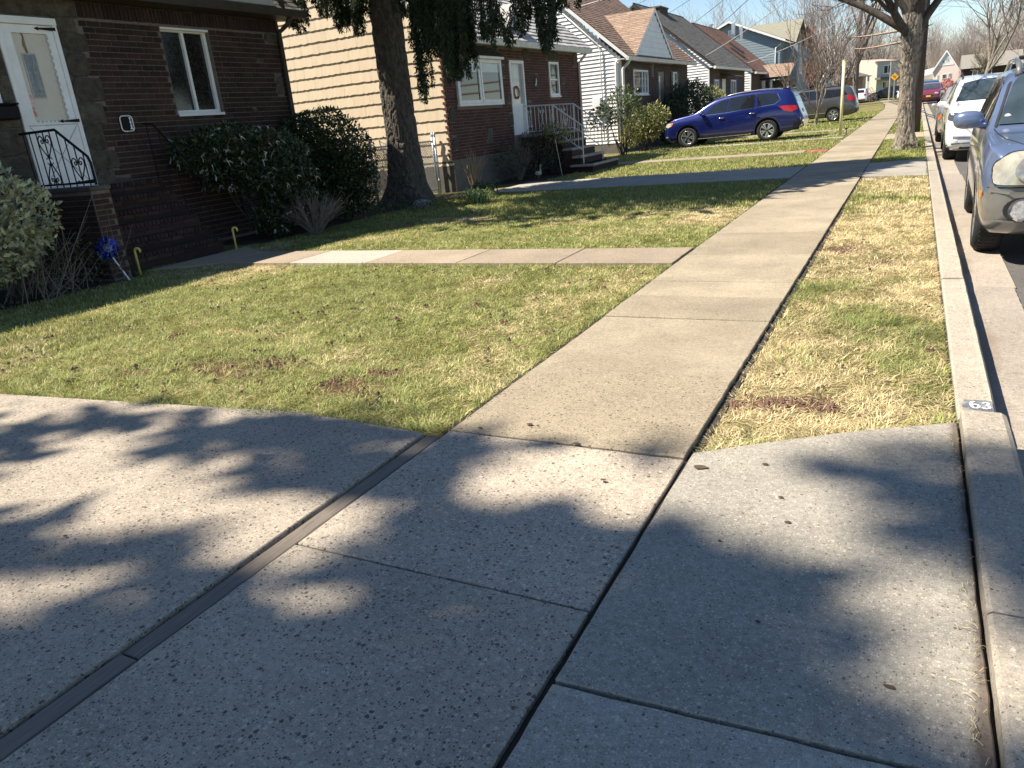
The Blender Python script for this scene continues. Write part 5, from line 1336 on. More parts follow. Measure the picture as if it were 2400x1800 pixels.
def stemclump(name, label, base, n, h, spread, mat, seed, r=.006, fork=2, cat='shrub', droop=0.0):
    rg = np.random.default_rng(seed); rt = root(name, label, cat, base); mb = MB(); b = np.array(base)
    for i in range(n):
        a = rg.uniform(0, 2*pi); k = rg.random()**.6
        d = np.array([cos(a)*spread*k, sin(a)*spread*k, h*(1-.35*k*k)*rg.uniform(.75, 1.1)])
        s = b+np.array([cos(a), sin(a), 0])*.07*rg.random()
        pts = [s+d*t+np.array([0, 0, h*.10*sin(pi*t)-droop*t*t])+rg.normal(0, .012, 3)*(t > 0) for t in (0, .35, .7, 1)]
        mb.tube(pts, [r, r*.8, r*.55, r*.3], 4)
        for f in range(fork):
            t = rg.uniform(.35, .8); p = s+d*t+np.array([0, 0, h*.10*sin(pi*t)]); q = d*.35+rg.normal(0, .10, 3)*h; q[2] = abs(q[2])+.05
            mb.tube([p, p+q*.55+np.array([0, 0, .02]), p+q], [r*.6, r*.45, r*.25], 3)
    mb.build('stems', mat, rt); return rt
stemclump('bare_shrub', 'leafless many stemmed grey twig shrub in front of the dark bushes', (-8.85, 9.75, -.02), 70, .62, .55, grey_tw, 71, .0065, 3)
stemclump('dry_stem_clump', 'upright bundle of tall dry tan stems near the second house wall', (-8.75, 15.05, -.02), 34, .95, .30, dry_m, 72, .008, 1)
# daffodil leaves
def blade_clump(name, label, base, n, L, mat, seed, w=.016, cat='plant'):
    rg = np.random.default_rng(seed); rt = root(name, label, cat, base); mb = MB(); b = np.array(base)
    for i in range(n):
        a = rg.uniform(0, 2*pi); s = b+np.array([rg.normal(0, .12), rg.normal(0, .12), 0]); l = L*rg.uniform(.6, 1.15); k = rg.uniform(.25, .95)
        u = np.array([cos(a), sin(a), 0]); v = np.array([-sin(a), cos(a), 0])*w/2
        pts = [s, s+u*l*.25*k+np.array([0, 0, l*.5]), s+u*l*.6*k+np.array([0, 0, l*(.82-.25*k)]), s+u*l*.95*k+np.array([0, 0, l*(.85-.75*k)])]
        for i_ in range(3): mb.quad(pts[i_]-v*(1 if i_ < 2 else .8), pts[i_]+v*(1 if i_ < 2 else .8), pts[i_+1]+v*(.8 if i_ == 1 else .9 if i_ == 0 else .1), pts[i_+1]-v*(.8 if i_ == 1 else .9 if i_ == 0 else .1))
    mb.build('leaves', mat, rt); return rt
strap = M('strap leaves', (.115, .185, .075), .4, .25, 8, rnd=.35, trans=.2)
blade_clump('daffodil_clump', 'arching clump of pale green strap leaves at the lawn edge by the spruce', (-7.75, 13.35, -.03), 110, .42, strap, 81, .022)
blade_clump('daffodil_clump', 'darker strap leaved clump at the foot of the dry stems', (-8.35, 14.75, -.03), 90, .45, M('dark strap leaves', (.05, .085, .04), .45, .25, 8, rnd=.35, trans=.15), 82, .024)
bush('ground_cover', 'low yellow green ground cover mound beside the spruce trunk', [(-8.3, 13.3, .05, .55, .7, .12), (-8.05, 13.9, .06, .35, .5, .13)], 3500, None, leaf_yl, 83, (-8.3, 13.4, 0), .035, .02, stems=0, cat='plant')
bush('ground_cover', 'dark low ground cover around the foot of the spruce', [(-9.2, 13.0, .04, .9, .9, .11), (-9.9, 12.7, .05, .7, .6, .12), (-8.95, 12.2, .04, .6, .5, .10)], 4200, None, leaf_dk, 84, (-9.2, 12.9, 0), .035, .02, stems=0, cat='plant')
bush('small_evergreen', 'sparse little evergreen shrub between the round bush and the spruce trunk', [(-10.55, 14.6, .55, .42, .4, .62), (-10.35, 14.35, .25, .35, .3, .3), (-10.7, 14.7, 1.0, .25, .22, .35)], 1500, None, needle_m, 85, (-10.5, 14.5, 0), .085, .02, stems=9, gap=.45)
rg = np.random.default_rng(31); mb = MB()
n_ = 10; top = [(-8.92+.22*cos(a)*rg.uniform(.7, 1.1), 13.12+.15*sin(a)*rg.uniform(.7, 1.1), .11*rg.uniform(.8, 1.1)) for a in np.linspace(0, 2*pi, n_+1)[:-1]]
bot = [(-8.92+.28*cos(a), 13.12+.2*sin(a), -.05) for a in np.linspace(0, 2*pi, n_+1)[:-1]]
mb.add(bot+top+[(-8.92, 13.12, .15)], [(i, (i+1) % n_, n_+(i+1) % n_, n_+i) for i in range(n_)]+[(n_+i, n_+(i+1) % n_, 2*n_) for i in range(n_)])
o = mb.build('rock', M('pale grey rock', (.33, .33, .32), .9, .4, 9, bump=.8)); tag(o, 'flat pale grey rock in the shade before the spruce', 'rock')
# second house foundation planting
rt, P, D = bush('foundation_bush', 'dark twiggy bush hiding the foot of the white railed steps', [(-9.2, 19.0, .55, .55, .8, .62), (-9.0, 19.6, .75, .42, .5, .55), (-9.5, 18.3, .5, .45, .6, .5)], 2600, None, leaf_dk, 91, (-9.2, 19.0, 0), .06, .028, stems=26, gap=.5)
bush('rhododendron', 'small yellow tipped shrub in front of the white step railing', [(-8.95, 20.0, 1.12, .30, .4, .22), (-8.6, 20.05, .95, .2, .22, .18)], 420, None, leaf_yl, 92, (-9.0, 20.0, 0), .10, .035, stems=6, gap=.2)
stemclump('bare_shrub', 'brown leafless stems against the second house foundation', (-9.35, 18.55, -.02), 40, .95, .45, grey_tw, 93, .006, 2)
bush('rhododendron', 'open dark leaved shrub with crooked trunk at the corner of the white sided house', [(-9.3, 26.8, 1.55, .75, .9, .45), (-8.9, 27.2, 1.25, .5, .6, .4), (-9.9, 26.5, 1.3, .5, .6, .4), (-9.2, 26.9, 2.0, .5, .5, .3)], 2100, None, leaf_md, 94, (-9.3, 26.8, 0), .12, .045, stems=16, gap=.4)
bush('rhododendron', 'yellow green leathery leaved shrub just before the nose of the blue SUV', [(-9.0, 28.6, .95, .75, .5, .6), (-8.6, 28.5, 1.2, .55, .4, .45), (-9.5, 28.6, .6, .45, .4, .4)], 2300, None, leaf_yl, 95, (-9.1, 28.6, 0), .13, .05, stems=10, gap=.35)
bush('clipped_yew', 'large dark clipped yew mounds in front of the white sided house', [(-9.1, 34.2, 1.15, .7, 1.9, 1.15), (-9.1, 36.6, 1.3, .75, 2.0, 1.2), (-9.1, 32.5, .9, .6, 1.2, .85)], 15000, None, needle_m, 96, (-9.1, 35, 0), .10, .05, stems=0, gap=.15, inner=.75)
bush('clipped_yew', 'rounded yew with sunlit yellow leaf colour at the right end of the dark yew mounds', [(-9.0, 39.6, 1.1, .8, 1.2, 1.1), (-8.9, 41.0, .85, .6, .8, .85)], 6000, None, leaf_yl, 97, (-9.0, 40, 0), .10, .05, stems=0, gap=.2, inner=.7)  # sunlight on this yew is put into its yellow leaf colour
# ------------------------------------------------------------------ bare trees
def grow(rg, start, d, L, r, lev, segs, out, split, spread, up, wig, rmin, L1=None):
    """append (points, radii) polylines of a branch and its children to out[lev]"""
    p = Vector(start); d = Vector(d).normalized(); pts = [p.copy()]; rad = [r]
    n = segs[min(lev, len(segs)-1)]
    for i in range(n):
        d = (d+Vector((rg.gauss(0, wig), rg.gauss(0, wig), rg.gauss(0, wig)+up*.12))).normalized()
        p = p+d*(L/n); pts.append(p.copy()); rad.append(max(rmin, r*(1-.55*(i+1)/n)))
    out.setdefault(lev, []).append((pts, rad))
    if lev+1 < len(split)+1 and lev < len(split):
        k = split[lev]
        for j in range(k):
            t = rg.uniform(grow.t0 if lev == 0 else .35, 1.0) if j else 1.0
            i = min(int(t*n), n); q = pts[i]
            ax = Vector((rg.gauss(0, 1), rg.gauss(0, 1), rg.gauss(0, 1))).cross(d)
            if ax.length < .01: continue
            a = rg.uniform(.35, 1.0)*spread*(0.6 if j == 0 else 1)
            nd = (d*cos(a)+ax.normalized()*sin(a)); nd.z += up*.35; nd.normalize()
            grow(rg, q, nd, (L if lev or not L1 else L1)*rg.uniform(.58, .82), rad[i]*(.8 if j == 0 else .62), lev+1, segs, out, split, spread, up, wig, rmin)

grow.t0 = .35
def tree_mesh(out, levels, sides):
    mb = MB()
    for lv in levels:
        for pts, rad in out.get(lv, []): mb.tube(pts, rad, sides(lv), False)
    return mb

def bare_tree(name, label, base, H, r, seed, split, lim=(4, 4, 3, 3, 2), spread=.75, up=.5, wig=.10, bark=None, twig=None, trunkL=None, L1=None, lean=(0, 0), cat='tree', group=None, rmin=.006, flare=1.5):
    rg = random.Random(seed); rt = root(name, label, cat, base, group=group); out = {}
    grow(rg, base, (lean[0], lean[1], 1), trunkL or H*.33, r, 0, lim, out, split, spread, up, wig, rmin, L1)
    pts, rad = out[0][0]
    rad = rad[:]; rad[0] *= flare
    pts2 = [pts[0]-Vector((0, 0, .1)), pts[0], pts[0]+(pts[1]-pts[0])*.12]+pts[1:]; rad2 = [rad[0]*1.05, rad[0], r*1.08]+rad[1:]
    MB().tube(pts2, rad2, 12).build('trunk', bark or bark_dk, rt, smooth=True)
    tree_mesh(out, [1, 2], lambda l: 7 if l == 1 else 5).build('branches', bark or bark_dk, rt, smooth=True)
    tw = tree_mesh(out, range(3, 9), lambda l: 3)
    if tw.v:
        me = bpy.data.meshes.new('twigs'); me.from_pydata(tw.v, [], tw.f); me.materials.append(twig or twig_m)
        o = bpy.data.objects.new('twigs', me); COL.objects.link(o); adopt(o, rt)
    return rt

def rough_trunk(pts, rad, n, seed, amp=.06, rings=40):
    """trunk with ridged, lumpy bark and root flare"""
    rg = np.random.default_rng(seed); pts = np.array(pts, float); t = np.linspace(0, 1, len(pts)); T = np.linspace(0, 1, rings)**1.25
    C = np.stack([np.interp(T, t, pts[:, k]) for k in range(3)], 1); R = np.interp(T, t, rad)
    ph = rg.uniform(0, 6.28, 8); mb = MB(); A = 2.2+2*pi*np.arange(n)/n
    for i in range(rings):
        u = (A-2.2)*.35+ph[3]; z = np.full(n, C[i][2])
        p1 = vnoise(u*1.0+z*.05, z*.42+u*.2, 13.0, seed); p2 = vnoise(u, z*.6, 31.0, seed+1)
        crack = np.clip(np.abs(p1-.5)*6, 0, 1); f = amp*(.9*(crack-.75)+.55*(p2-.5))+amp*.35*np.sin(5*A+ph[0]+C[i][2]*.5)
        f = f+.22*max(0, 1-(C[i][2]+.05)/.55)*np.maximum(0, np.sin(4*A+ph[2]))
        rr = R[i]*(1+f)
        for k in range(n): mb.v.append((C[i][0]+rr[k]*cos(A[k]), C[i][1]+rr[k]*sin(A[k]), C[i][2]))
    for i in range(rings-1):
        for k in range(n): a = i*n+k; b = i*n+(k+1) % n; mb.f.append((a, b, b+n, a+n))
    return mb

# street tree on the verge
rt = root('street_tree', 'rough barked bare street tree with thick forked limbs on the verge', 'tree', (-.16, 21.2, 0))
rough_trunk([(-.16, 21.2, -.1), (-.16, 21.2, .05), (-.18, 21.2, .35), (-.22, 21.2, 1.3), (-.23, 21.2, 2.0), (-.22, 21.2, 2.5), (-.2, 21.2, 3.0)], [.34, .27, .195, .165, .17, .215, .23], 64, 5, .13, 150).build('trunk', bark_ml, rt)
limbs = [((-.3, 21.15, 2.62), (-1.0, -.1, .85), 2.4, .10), ((-.1, 21.2, 2.6), (.62, .1, .9), 2.2, .10), ((-.25, 21.2, 2.8), (-.35, .3, 1.2), 2.6, .14), ((-.12, 21.15, 2.85), (.25, -.3, 1.2), 2.6, .13), ((-.2, 21.3, 2.75), (.1, .7, .9), 2.3, .12), ((-.3, 21.1, 2.55), (-.55, -.7, .9), 2.0, .10), ((-.28, 21.2, 2.9), (-.8, .2, 1.0), 2.2, .08), ((-.2, 21.1, 2.95), (-.05, -.3, 1), 2.5, .11)]
lb = MB(); tw = MB(); rg_ = random.Random(12)
for (s, d, L, r) in limbs:
    out = {}; grow(rg_, s, d, L, r, 1, (4, 6, 5, 4, 3, 3), out, (0, 5, 5, 4, 3), .85, .35, .13, .0045)
    for lv in (1, 2): 
        for p, rd in out.get(lv, []): lb.tube(p, rd, 8 if lv == 1 else 6, False)
    for lv in (3, 4, 5):
        for p, rd in out.get(lv, []): tw.tube(p, rd, 3, False)
for i in range(34):   # short knobbly sprouts from the fork
    a = rg_.uniform(0, 6.28); z = rg_.uniform(1.9, 2.9); s = Vector((-.22+.2*cos(a), 21.2+.2*sin(a), z)); d = Vector((cos(a), sin(a), .6))*rg_.uniform(.08, .3)
    tw.tube([s, s+d*.6+Vector((0, 0, .03)), s+d], [.008, .006, .003], 4)
lb.build('branches', bark_dk, rt, smooth=True); tw.build('twigs', bark_dk, rt)
bush('ivy_tuft', 'fresh green grass tuft round the foot of the street tree', [(-.1, 21.1, .0, .38, .30, .10)], 900, None, leaf_md, 99, (-.1, 21.1, 0), .07, .014, up=1.0, stems=0, cat='plant')
# utility pole right behind it
up_ = root('utility_pole', 'dark wooden utility pole directly behind the street tree', 'utility pole', (0, 28.6, 0))
MB().tube([(0, 28.6, -.2), (0, 28.6, 3), (-.05, 28.6, 10.5)], [.165, .155, .12], 14).build('pole', M('creosoted pole', (.06, .048, .04), .9, .35, 8, stretch=(12, 12, .5), bump=.4), up_, smooth=True)
MB().box(-1.1, 1.1, 28.52, 28.6, 9.6, 9.72).build('crossarm', bark_dk, up_)
mb = MB()
for z in (1.6, 1.75, 1.9): mb.box(-.19, -.14, 28.5, 28.7, z, z+.10)
mb.build('pole_tags', M('rusty pole tags', (.35, .13, .09), .8, .4), up_)
# ornamental tree in the lawn beyond the blue SUV
bare_tree('ornamental_tree', 'small spreading leafless tree in front of the grey minivan', (-4.42, 41.8, -.03), 5.5, .10, 23, (5, 4, 4, 3), (5, 5, 5, 4, 3), .85, .55, .12, bark_ml, twig_m, 1.15, L1=2.8, rmin=.009)
# tall leaning trunk left of the pavement far on
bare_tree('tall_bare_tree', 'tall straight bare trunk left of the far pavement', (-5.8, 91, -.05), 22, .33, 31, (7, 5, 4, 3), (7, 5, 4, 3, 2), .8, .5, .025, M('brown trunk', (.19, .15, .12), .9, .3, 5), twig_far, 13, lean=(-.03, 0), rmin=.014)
# large fan shaped tree over the parked white SUV
grow.t0 = .8
bare_tree('vase_shaped_tree', 'tall vase shaped bare tree above the parked white SUV', (3.32, 55, -.15), 16, .17, 8, (7, 5, 4, 4), (6, 7, 6, 4, 3), .95, .42, .11, bark_ml, M('grey twigs', (.19, .165, .14), .9, .2, 2, rnd=.2), 2.9, L1=6.0, rmin=.011)
grow.t0 = .35
bare_tree('ornamental_tree', 'bare brown twiggy tree beside the low porch wing', (-7.8, 55.5, -.03), 5, .12, 44, (5, 5, 4, 3), (3, 5, 4, 4, 3), .75, .5, .13, bark_dk, twig_m, 1.2, rmin=.01)
bare_tree('leafless_tree', 'bare reddish brown tree in front of the blue grey house', (-7.4, 66, -.03), 9, .16, 52, (6, 5, 4, 3), (4, 5, 4, 4, 3), .6, .6, .10, bark_dk, M('reddish twigs', (.24, .15, .12), .9, .2, 2, rnd=.2), 1.8, rmin=.012)
bare_tree('leafless_tree', 'slender many branched tree left of the tall bare trunk', (-6.6, 78, -.03), 11, .2, 57, (6, 5, 4, 3), (4, 5, 4, 4, 3), .6, .6, .10, bark_dk, twig_far, 2.2, rmin=.014)
bare_tree('red_budding_tree', 'reddish budding tree behind the parked cars at right', (11.5, 92, -.1), 9, .22, 61, (6, 5, 5, 4), (4, 5, 4, 4, 3), .8, .4, .10, bark_dk, twig_red, 2.0, rmin=.03)
bare_tree('leafless_tree', 'broad bare tree left of the pink gable', (-.6, 125, -.1), 10, .2, 66, (6, 5, 4, 3), (4, 5, 4, 4, 3), .75, .45, .10, bark_dk, M('olive twigs', (.24, .21, .15), .9, .2, 2, rnd=.2), 2.5, rmin=.018)
bare_tree('leafless_tree', 'olive twigged bare tree right of the pink gable', (9.5, 150, -.1), 14, .3, 67, (7, 5, 4, 3), (4, 5, 4, 4, 3), .75, .45, .10, bark_dk, bpy.data.materials['olive twigs'], 3, rmin=.025)
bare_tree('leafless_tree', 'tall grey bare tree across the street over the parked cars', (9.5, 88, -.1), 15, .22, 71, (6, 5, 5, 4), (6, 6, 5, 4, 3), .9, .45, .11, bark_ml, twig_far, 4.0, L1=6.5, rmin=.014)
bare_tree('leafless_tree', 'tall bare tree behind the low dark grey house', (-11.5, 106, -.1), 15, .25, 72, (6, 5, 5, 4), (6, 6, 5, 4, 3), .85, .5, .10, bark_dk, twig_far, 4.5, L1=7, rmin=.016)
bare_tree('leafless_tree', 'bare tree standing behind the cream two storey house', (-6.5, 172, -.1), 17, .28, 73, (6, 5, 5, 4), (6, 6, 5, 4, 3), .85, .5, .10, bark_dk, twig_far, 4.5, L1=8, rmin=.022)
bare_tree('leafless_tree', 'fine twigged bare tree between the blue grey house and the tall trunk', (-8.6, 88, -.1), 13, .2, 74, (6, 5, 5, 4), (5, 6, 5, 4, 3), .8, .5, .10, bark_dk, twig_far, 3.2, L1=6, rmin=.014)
# far wooded hillside, one mass: a handful of bare trees repeated at many places
rgn = np.random.default_rng(77); rgt = random.Random(77); Vs, Fs, nb = [], [], 0
protos = []
for s in range(5):
    out = {}; grow(rgt, (0, 0, 0), (0, 0, 1), 4.5, .16, 0, (3, 4, 3, 3, 2), out, (7, 6, 5, 3), .85, .45, .10, .011, 5.5)
    mb = MB()
    for lv in out:
        for p, rd in out[lv]: mb.tube(p, rd, 5 if lv == 0 else 3, False)
    protos.append((np.array(mb.v), np.array([f for f in mb.f if len(f) == 4])))
spots = []
for i in range(95):
    d = rgn.uniform(150, 260); a = rgn.uniform(-.46, .12)
    if a > -.035: d = rgn.uniform(215, 280)
    spots.append((d*sin(a), d*cos(a), rgn.uniform(1.0, 1.6)))
for x, y in ((-26, 105), (-31, 96), (-22, 112), (-35, 110), (-17, 125), (-40, 90), (-28, 120), (-13, 140), (22, 130), (26, 120), (30, 140), (24, 150)): spots.append((x, y, rgn.uniform(.95, 1.25)))
for (x, y, s) in spots:
    V, F = protos[rgn.integers(5)]; a = rgn.uniform(0, 6.28)
    W = V*s; W = np.stack([W[:, 0]*cos(a)-W[:, 1]*sin(a)+x, W[:, 0]*sin(a)+W[:, 1]*cos(a)+y, W[:, 2]-.3], 1)
    Vs.append(W); Fs.append(F+nb); nb += len(W)
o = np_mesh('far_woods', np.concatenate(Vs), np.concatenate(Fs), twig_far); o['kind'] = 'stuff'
# low rise of leaf litter under the far wood
hl = MB(); nx = 30
for j in range(4):
    for i in range(nx+1):
        x = -170+i*9.0; hl.v.append((x, 230+j*25+6*sin(i*.7), -.3+(0, 3.5, 8, 10)[j]+1.2*sin(i*1.3+j)))
for j in range(3):
    for i in range(nx): a = j*(nx+1)+i; hl.f.append((a, a+1, a+nx+2, a+nx+1))
o = hl.build('hill', M('leaf litter slope', (.20, .15, .115), .95, .3, .4, fine=.3, fscale=3), smooth=True); o['kind'] = 'structure'

# ------------------------------------------------------------------ spruce with hanging boughs
sp = root('spruce_tree', 'tall spruce with dark trunk and drooping branches between the two brick houses', 'tree', (-9.88, 14.1, 0))
rough_trunk([(-9.95, 14.1, -.05), (-9.95, 14.1, .12), (-9.93, 14.1, .40), (-9.89, 14.1, 1.3), (-9.9, 14.1, 2.7), (-9.88, 14.1, 4.1), (-9.85, 14.1, 9), (-9.85, 14.1, 15)], [.60, .53, .43, .335, .325, .32, .24, .05], 72, 9, .09, 330).build('trunk', bark_sp, sp)
Pn, Dn, Nn, Ln, Wn = [], [], [], [], []
rg = np.random.default_rng(88); bw_ = MB()
def strand(x, y, zt, zb, thick=1.0, dens=430):
    """a pendulous spray: a thin stem with overlapping side shoots clothed in needles"""
    L = zt-zb; n = max(3, int(L*6)); ph = rg.uniform(0, 6)
    pts = [np.array([x+.05*sin(ph+3*t)+rg.normal(0, .008), y+.05*cos(ph+2.3*t)+rg.normal(0, .008), zt-L*t]) for t in np.linspace(0, 1, n+1)]
    bw_.tube(pts, [.006]+[.004]*(n-1)+[.002], 3, False)
    m = int(L*dens*thick); t = rg.random(m)**.85
    i = np.minimum((t*n).astype(int), n-1); f = (t*n-i)[:, None]; A = np.array(pts)
    c = A[i]*(1-f)+A[i+1]*f
    rad = (.085*thick*(1-.55*t)*(.65+.6*np.sin(t*L*14+ph)**2))[:, None]
    o = rg.normal(size=(m, 3)); o[:, 2] = -abs(o[:, 2])*.5; o /= np.linalg.norm(o, axis=1, keepdims=True)
    P = c+o*rad*rg.random((m, 1))**.6
    d = o*.75+np.array([0, 0, -.75])+rg.normal(0, .25, (m, 3))
    Pn.append(P); Dn.append(d); Nn.append(rg.normal(size=(m, 3))); Ln.append(.06*(.6+.8*rg.random(m))); Wn.append(.020*(.7+.6*rg.random(m)))
def bough(x0, x1, y0, y1, zl, zbots, n, thick=1.0, zt=None):
    for _ in range(int(n*1.5)):
        x = rg.uniform(x0, x1); y = rg.uniform(y0, y1)
        u = (x-x0)/(x1-x0+1e-6); zb = np.interp(u, np.linspace(0, 1, len(zbots)), zbots)+abs(rg.normal(0, .22))
        strand(x, y, max(zl+rg.uniform(-.2, .2), zb+.35), zb, thick*rg.uniform(.7, 1.15))
# hanging curtains seen along the top of the view (x range, depth range, limb height, lower outline)
bough(-10.85, -10.45, 11.9, 12.6, 4.3, [3.75, 3.40, 3.55], 12)
bough(-10.35, -10.05, 11.9, 12.5, 4.3, [3.7, 3.62], 7)
bough(-10.95, -10.45, 13.3, 13.8, 4.5, [4.0, 3.75, 3.62, 3.5], 14)
bough(-10.5, -10.0, 13.3, 13.8, 4.5, [3.55, 3.40, 3.42, 3.7], 16)
bough(-8.95, -8.3, 13.0, 13.7, 4.3, [3.55, 3.35, 3.3], 16)
bough(-8.62, -8.42, 12.9, 13.3, 3.9, [2.0, 1.92, 2.3], 6, .85)
bough(-8.55, -8.2, 12.9, 13.3, 3.9, [3.0, 2.6], 6, .8)
bough(-8.25, -7.4, 12.5, 13.3, 4.2, [3.0, 2.75, 2.7, 2.55], 34, 1.1)
bough(-7.62, -7.2, 12.4, 13.0, 3.9, [2.55, 2.24, 2.3, 2.5], 16, 1.1)
bough(-7.3, -6.75, 12.4, 13.2, 4.0, [2.75, 2.85, 2.9], 9)
bough(-6.75, -6.2, 12.3, 12.9, 3.35, [2.8, 2.62, 2.75], 9)
bough(-6.25, -5.75, 12.3, 12.8, 3.9, [2.72, 2.85, 3.0], 8, .8)
bough(-5.75, -5.45, 12.3, 12.7, 3.8, [2.55, 2.42, 2.7], 9)
bough(-5.6, -5.0, 12.3, 12.8, 3.9, [2.95, 3.05, 3.15], 8)
bough(-5.0, -4.3, 12.3, 12.9, 3.9, [3.15, 3.1, 3.2], 8)
# main limbs above the frame
for (x1, y1, z1, z0) in ((-4.3, 12.5, 4.1, 5.6), (-6.9, 12.6, 4.3, 5.2), (-10.6, 12.1, 4.5, 5.3), (-8.5, 13.1, 4.2, 4.9), (-10.6, 13.5, 4.7, 5.0), (-5.6, 11.2, 4.9, 6.4), (-13.2, 13.6, 4.9, 5.8), (-8.0, 10.6, 4.8, 6.0), (-5.0, 14.5, 5.2, 6.6)):
    a = np.array([-9.88, 14.1, z0]); e = np.array([x1, y1, z1])
    bw_.tube([a, a*.6+e*.4+np.array([0, 0, .15]), a*.25+e*.75-np.array([0, 0, .12]), e], [.09, .06, .035, .012], 6)
# the crown above: tiers of drooping sprays
m = 38000
tier = rg.integers(0, 17, m); zt_ = 4.6+tier*.62
ang = rg.uniform(0, 2*pi, m); nb_ = 9; ang = np.round(ang*nb_/(2*pi)+.35*(tier % 3))*2*pi/nb_+rg.normal(0, .17, m)
Rm = np.where(tier < 3, 4.6, 4.9*(1-tier/18.5)); rr_ = Rm*np.sqrt(rg.random(m))
asym = 1.0+.35*np.cos(ang+.55)      # reaches further over the lawn than towards the second house
rr_ = rr_*np.clip(asym, .6, 1.4)*np.where(np.sin(ang) > .25, .62, 1.0)
P = np.stack([-9.88+rr_*np.cos(ang), 14.1-.6+rr_*np.sin(ang), zt_-.18*rr_-np.abs(rg.normal(0, .28, m))], 1)
ok = ~((P[:, 2] < 4.8))
gx_ = P[:, 0]+.65*P[:, 2]; gy_ = P[:, 1]+.33*P[:, 2]
# open side of the crown: light reaches the clump at its foot and a strip of the trunk
ok &= ~((gx_ > -9.0) & (gx_ < -6.75) & (gy_ > 12.3) & (gy_ < 15.3) & (rg.random(m) < .93))
tq = P[:, 2]-2.0; ok &= ~((np.hypot(P[:, 0]-(-10.15-.65*tq), P[:, 1]-(13.95-.33*tq)) < .75))
P = P[ok]; m = len(P)
Pn.append(P); Dn.append(np.array([0, 0, -1])+rg.normal(0, .5, (m, 3))); Nn.append(rg.normal(size=(m, 3))); Ln.append(.42*(.5+rg.random(m))); Wn.append(.14*(.6+.8*rg.random(m)))
V, F = quads(np.concatenate(Pn), np.concatenate(Dn), np.concatenate(Nn), np.concatenate(Ln), np.concatenate(Wn))
np_mesh('foliage', V, F, needle_m, sp)
bw_.build('branches', bark_dk, sp)

# the tree behind the photographer's left shoulder whose shade dapples the paving
st_ = root('shade_tree', 'evergreen tree standing left of the near driveway and shading the paving', 'tree', (-11.6, -5.7, 0))
rough_trunk([(-11.6, -5.7, -.05), (-11.6, -5.7, .3), (-11.6, -5.7, 3), (-11.6, -5.7, 22)], [.5, .36, .3, .04], 16, 19, .06, 30).build('trunk', bark_sp, st_)
m = 42000; rg = np.random.default_rng(123)
z = 10.5+11.5*rg.random(m)**1.1; Rm = 5.1*(1-(z-10.5)/13.5)**.6
a = rg.uniform(0, 2*pi, m); q = Rm*np.sqrt(rg.random(m))
P = np.stack([-11.6+q*np.cos(a), -5.7+q*np.sin(a), z-.15*q], 1)
# foliage gathers in flat clumps with open gaps between them
# project along the sun so that the gaps line up as openings of the size seen on the ground
gx_ = P[:, 0]+.65*P[:, 2]; gy_ = P[:, 1]+.33*P[:, 2]
g1 = vnoise(gx_+50, gy_*1.5+50, 1.15, 33); g2 = vnoise(gx_+9, gy_*1.3+3, 2.6, 34)
g3 = vnoise(gx_*1.1+gy_, gy_-.4*gx_, 4.6, 35)
keep = (.5*g1+.32*g2+.18*g3) < np.interp(gy_, [.6, 1.4, 2.0, 3.0, 3.7], [.66, .57, .50, .49, .46])
P = P[keep]; m = len(P)
V, F = quads(P, rg.normal(size=(m, 3))+np.array([0, 0, -.6]), rg.normal(size=(m, 3))+np.array([0, 0, .8]), .30*(.5+rg.random(m)), .15*(.6+.8*rg.random(m)))
np_mesh('foliage', V, F, needle_m, st_)
# ------------------------------------------------------------------ vehicles
tyre_m = M('tyre rubber', (.018, .018, .019), .85, .25, 20, bump=.3, bscale=60)
rim_m = M('bright alloy', (.60, .61, .62), .25, .1, 20, metal=.9)
rim_dk = M('dark wheel recess', (.03, .03, .032), .5, .2)
plas = M('black plastic', (.022, .022, .024), .55, .2, 20)
chrome = M('chrome', (.75, .76, .78), .12, .1, metal=1.0)
glass_car = M_glass('car glass', (.012, .014, .017), .02)
glass_ws = M('windscreen glass', (.035, .05, .058), .03, .35, 2.5, spec=.9)
lamp_cl = M('headlamp lens', (.34, .325, .265), .10, .35, 7, spec=.8, coat=.6)
lamp_dk = M('smoked headlamp', (.05, .052, .058), .08, .5, 22, spec=.9)
lamp_rd = M('red lamp', (.42, .015, .02), .15, .2, 20, spec=.7)
lamp_am = M('amber lamp', (.75, .16, .02), .2, .1, 20)
seam = M('panel gap', (.008, .008, .009), .8, .1)

def paint(name, c, flake=.15):
    return M(name, c, rough=.28, var=.08, scale=3, metal=flake, coat=1.0, spec=.5)

def interp(tab, s): return float(np.interp(s, [t[0] for t in tab], [t[1] for t in tab]))

def resample(poly, step):
    out = []
    for i in range(len(poly)):
        a, b = poly[i], poly[(i+1) % len(poly)]
        L = math.hypot(b[0]-a[0], b[1]-a[1]); n = max(1, int(L/step))
        for k in range(n): out.append((a[0]+(b[0]-a[0])*k/n, a[1]+(b[1]-a[1])*k/n))
    return out

def crom(poly, k=5):
    """smooth closed outline through the given points"""
    n = len(poly); out = []
    for i in range(n):
        p0, p1, p2, p3 = (np.array(poly[(i+d) % n], float) for d in (-1, 0, 1, 2))
        for t in np.linspace(0, 1, k+1)[:-1]:
            q = .5*((2*p1)+(-p0+p2)*t+(2*p0-5*p1+4*p2-p3)*t*t+(-p0+3*p1-3*p2+p3)*t**3); out.append((float(q[0]), float(q[1])))
    return out

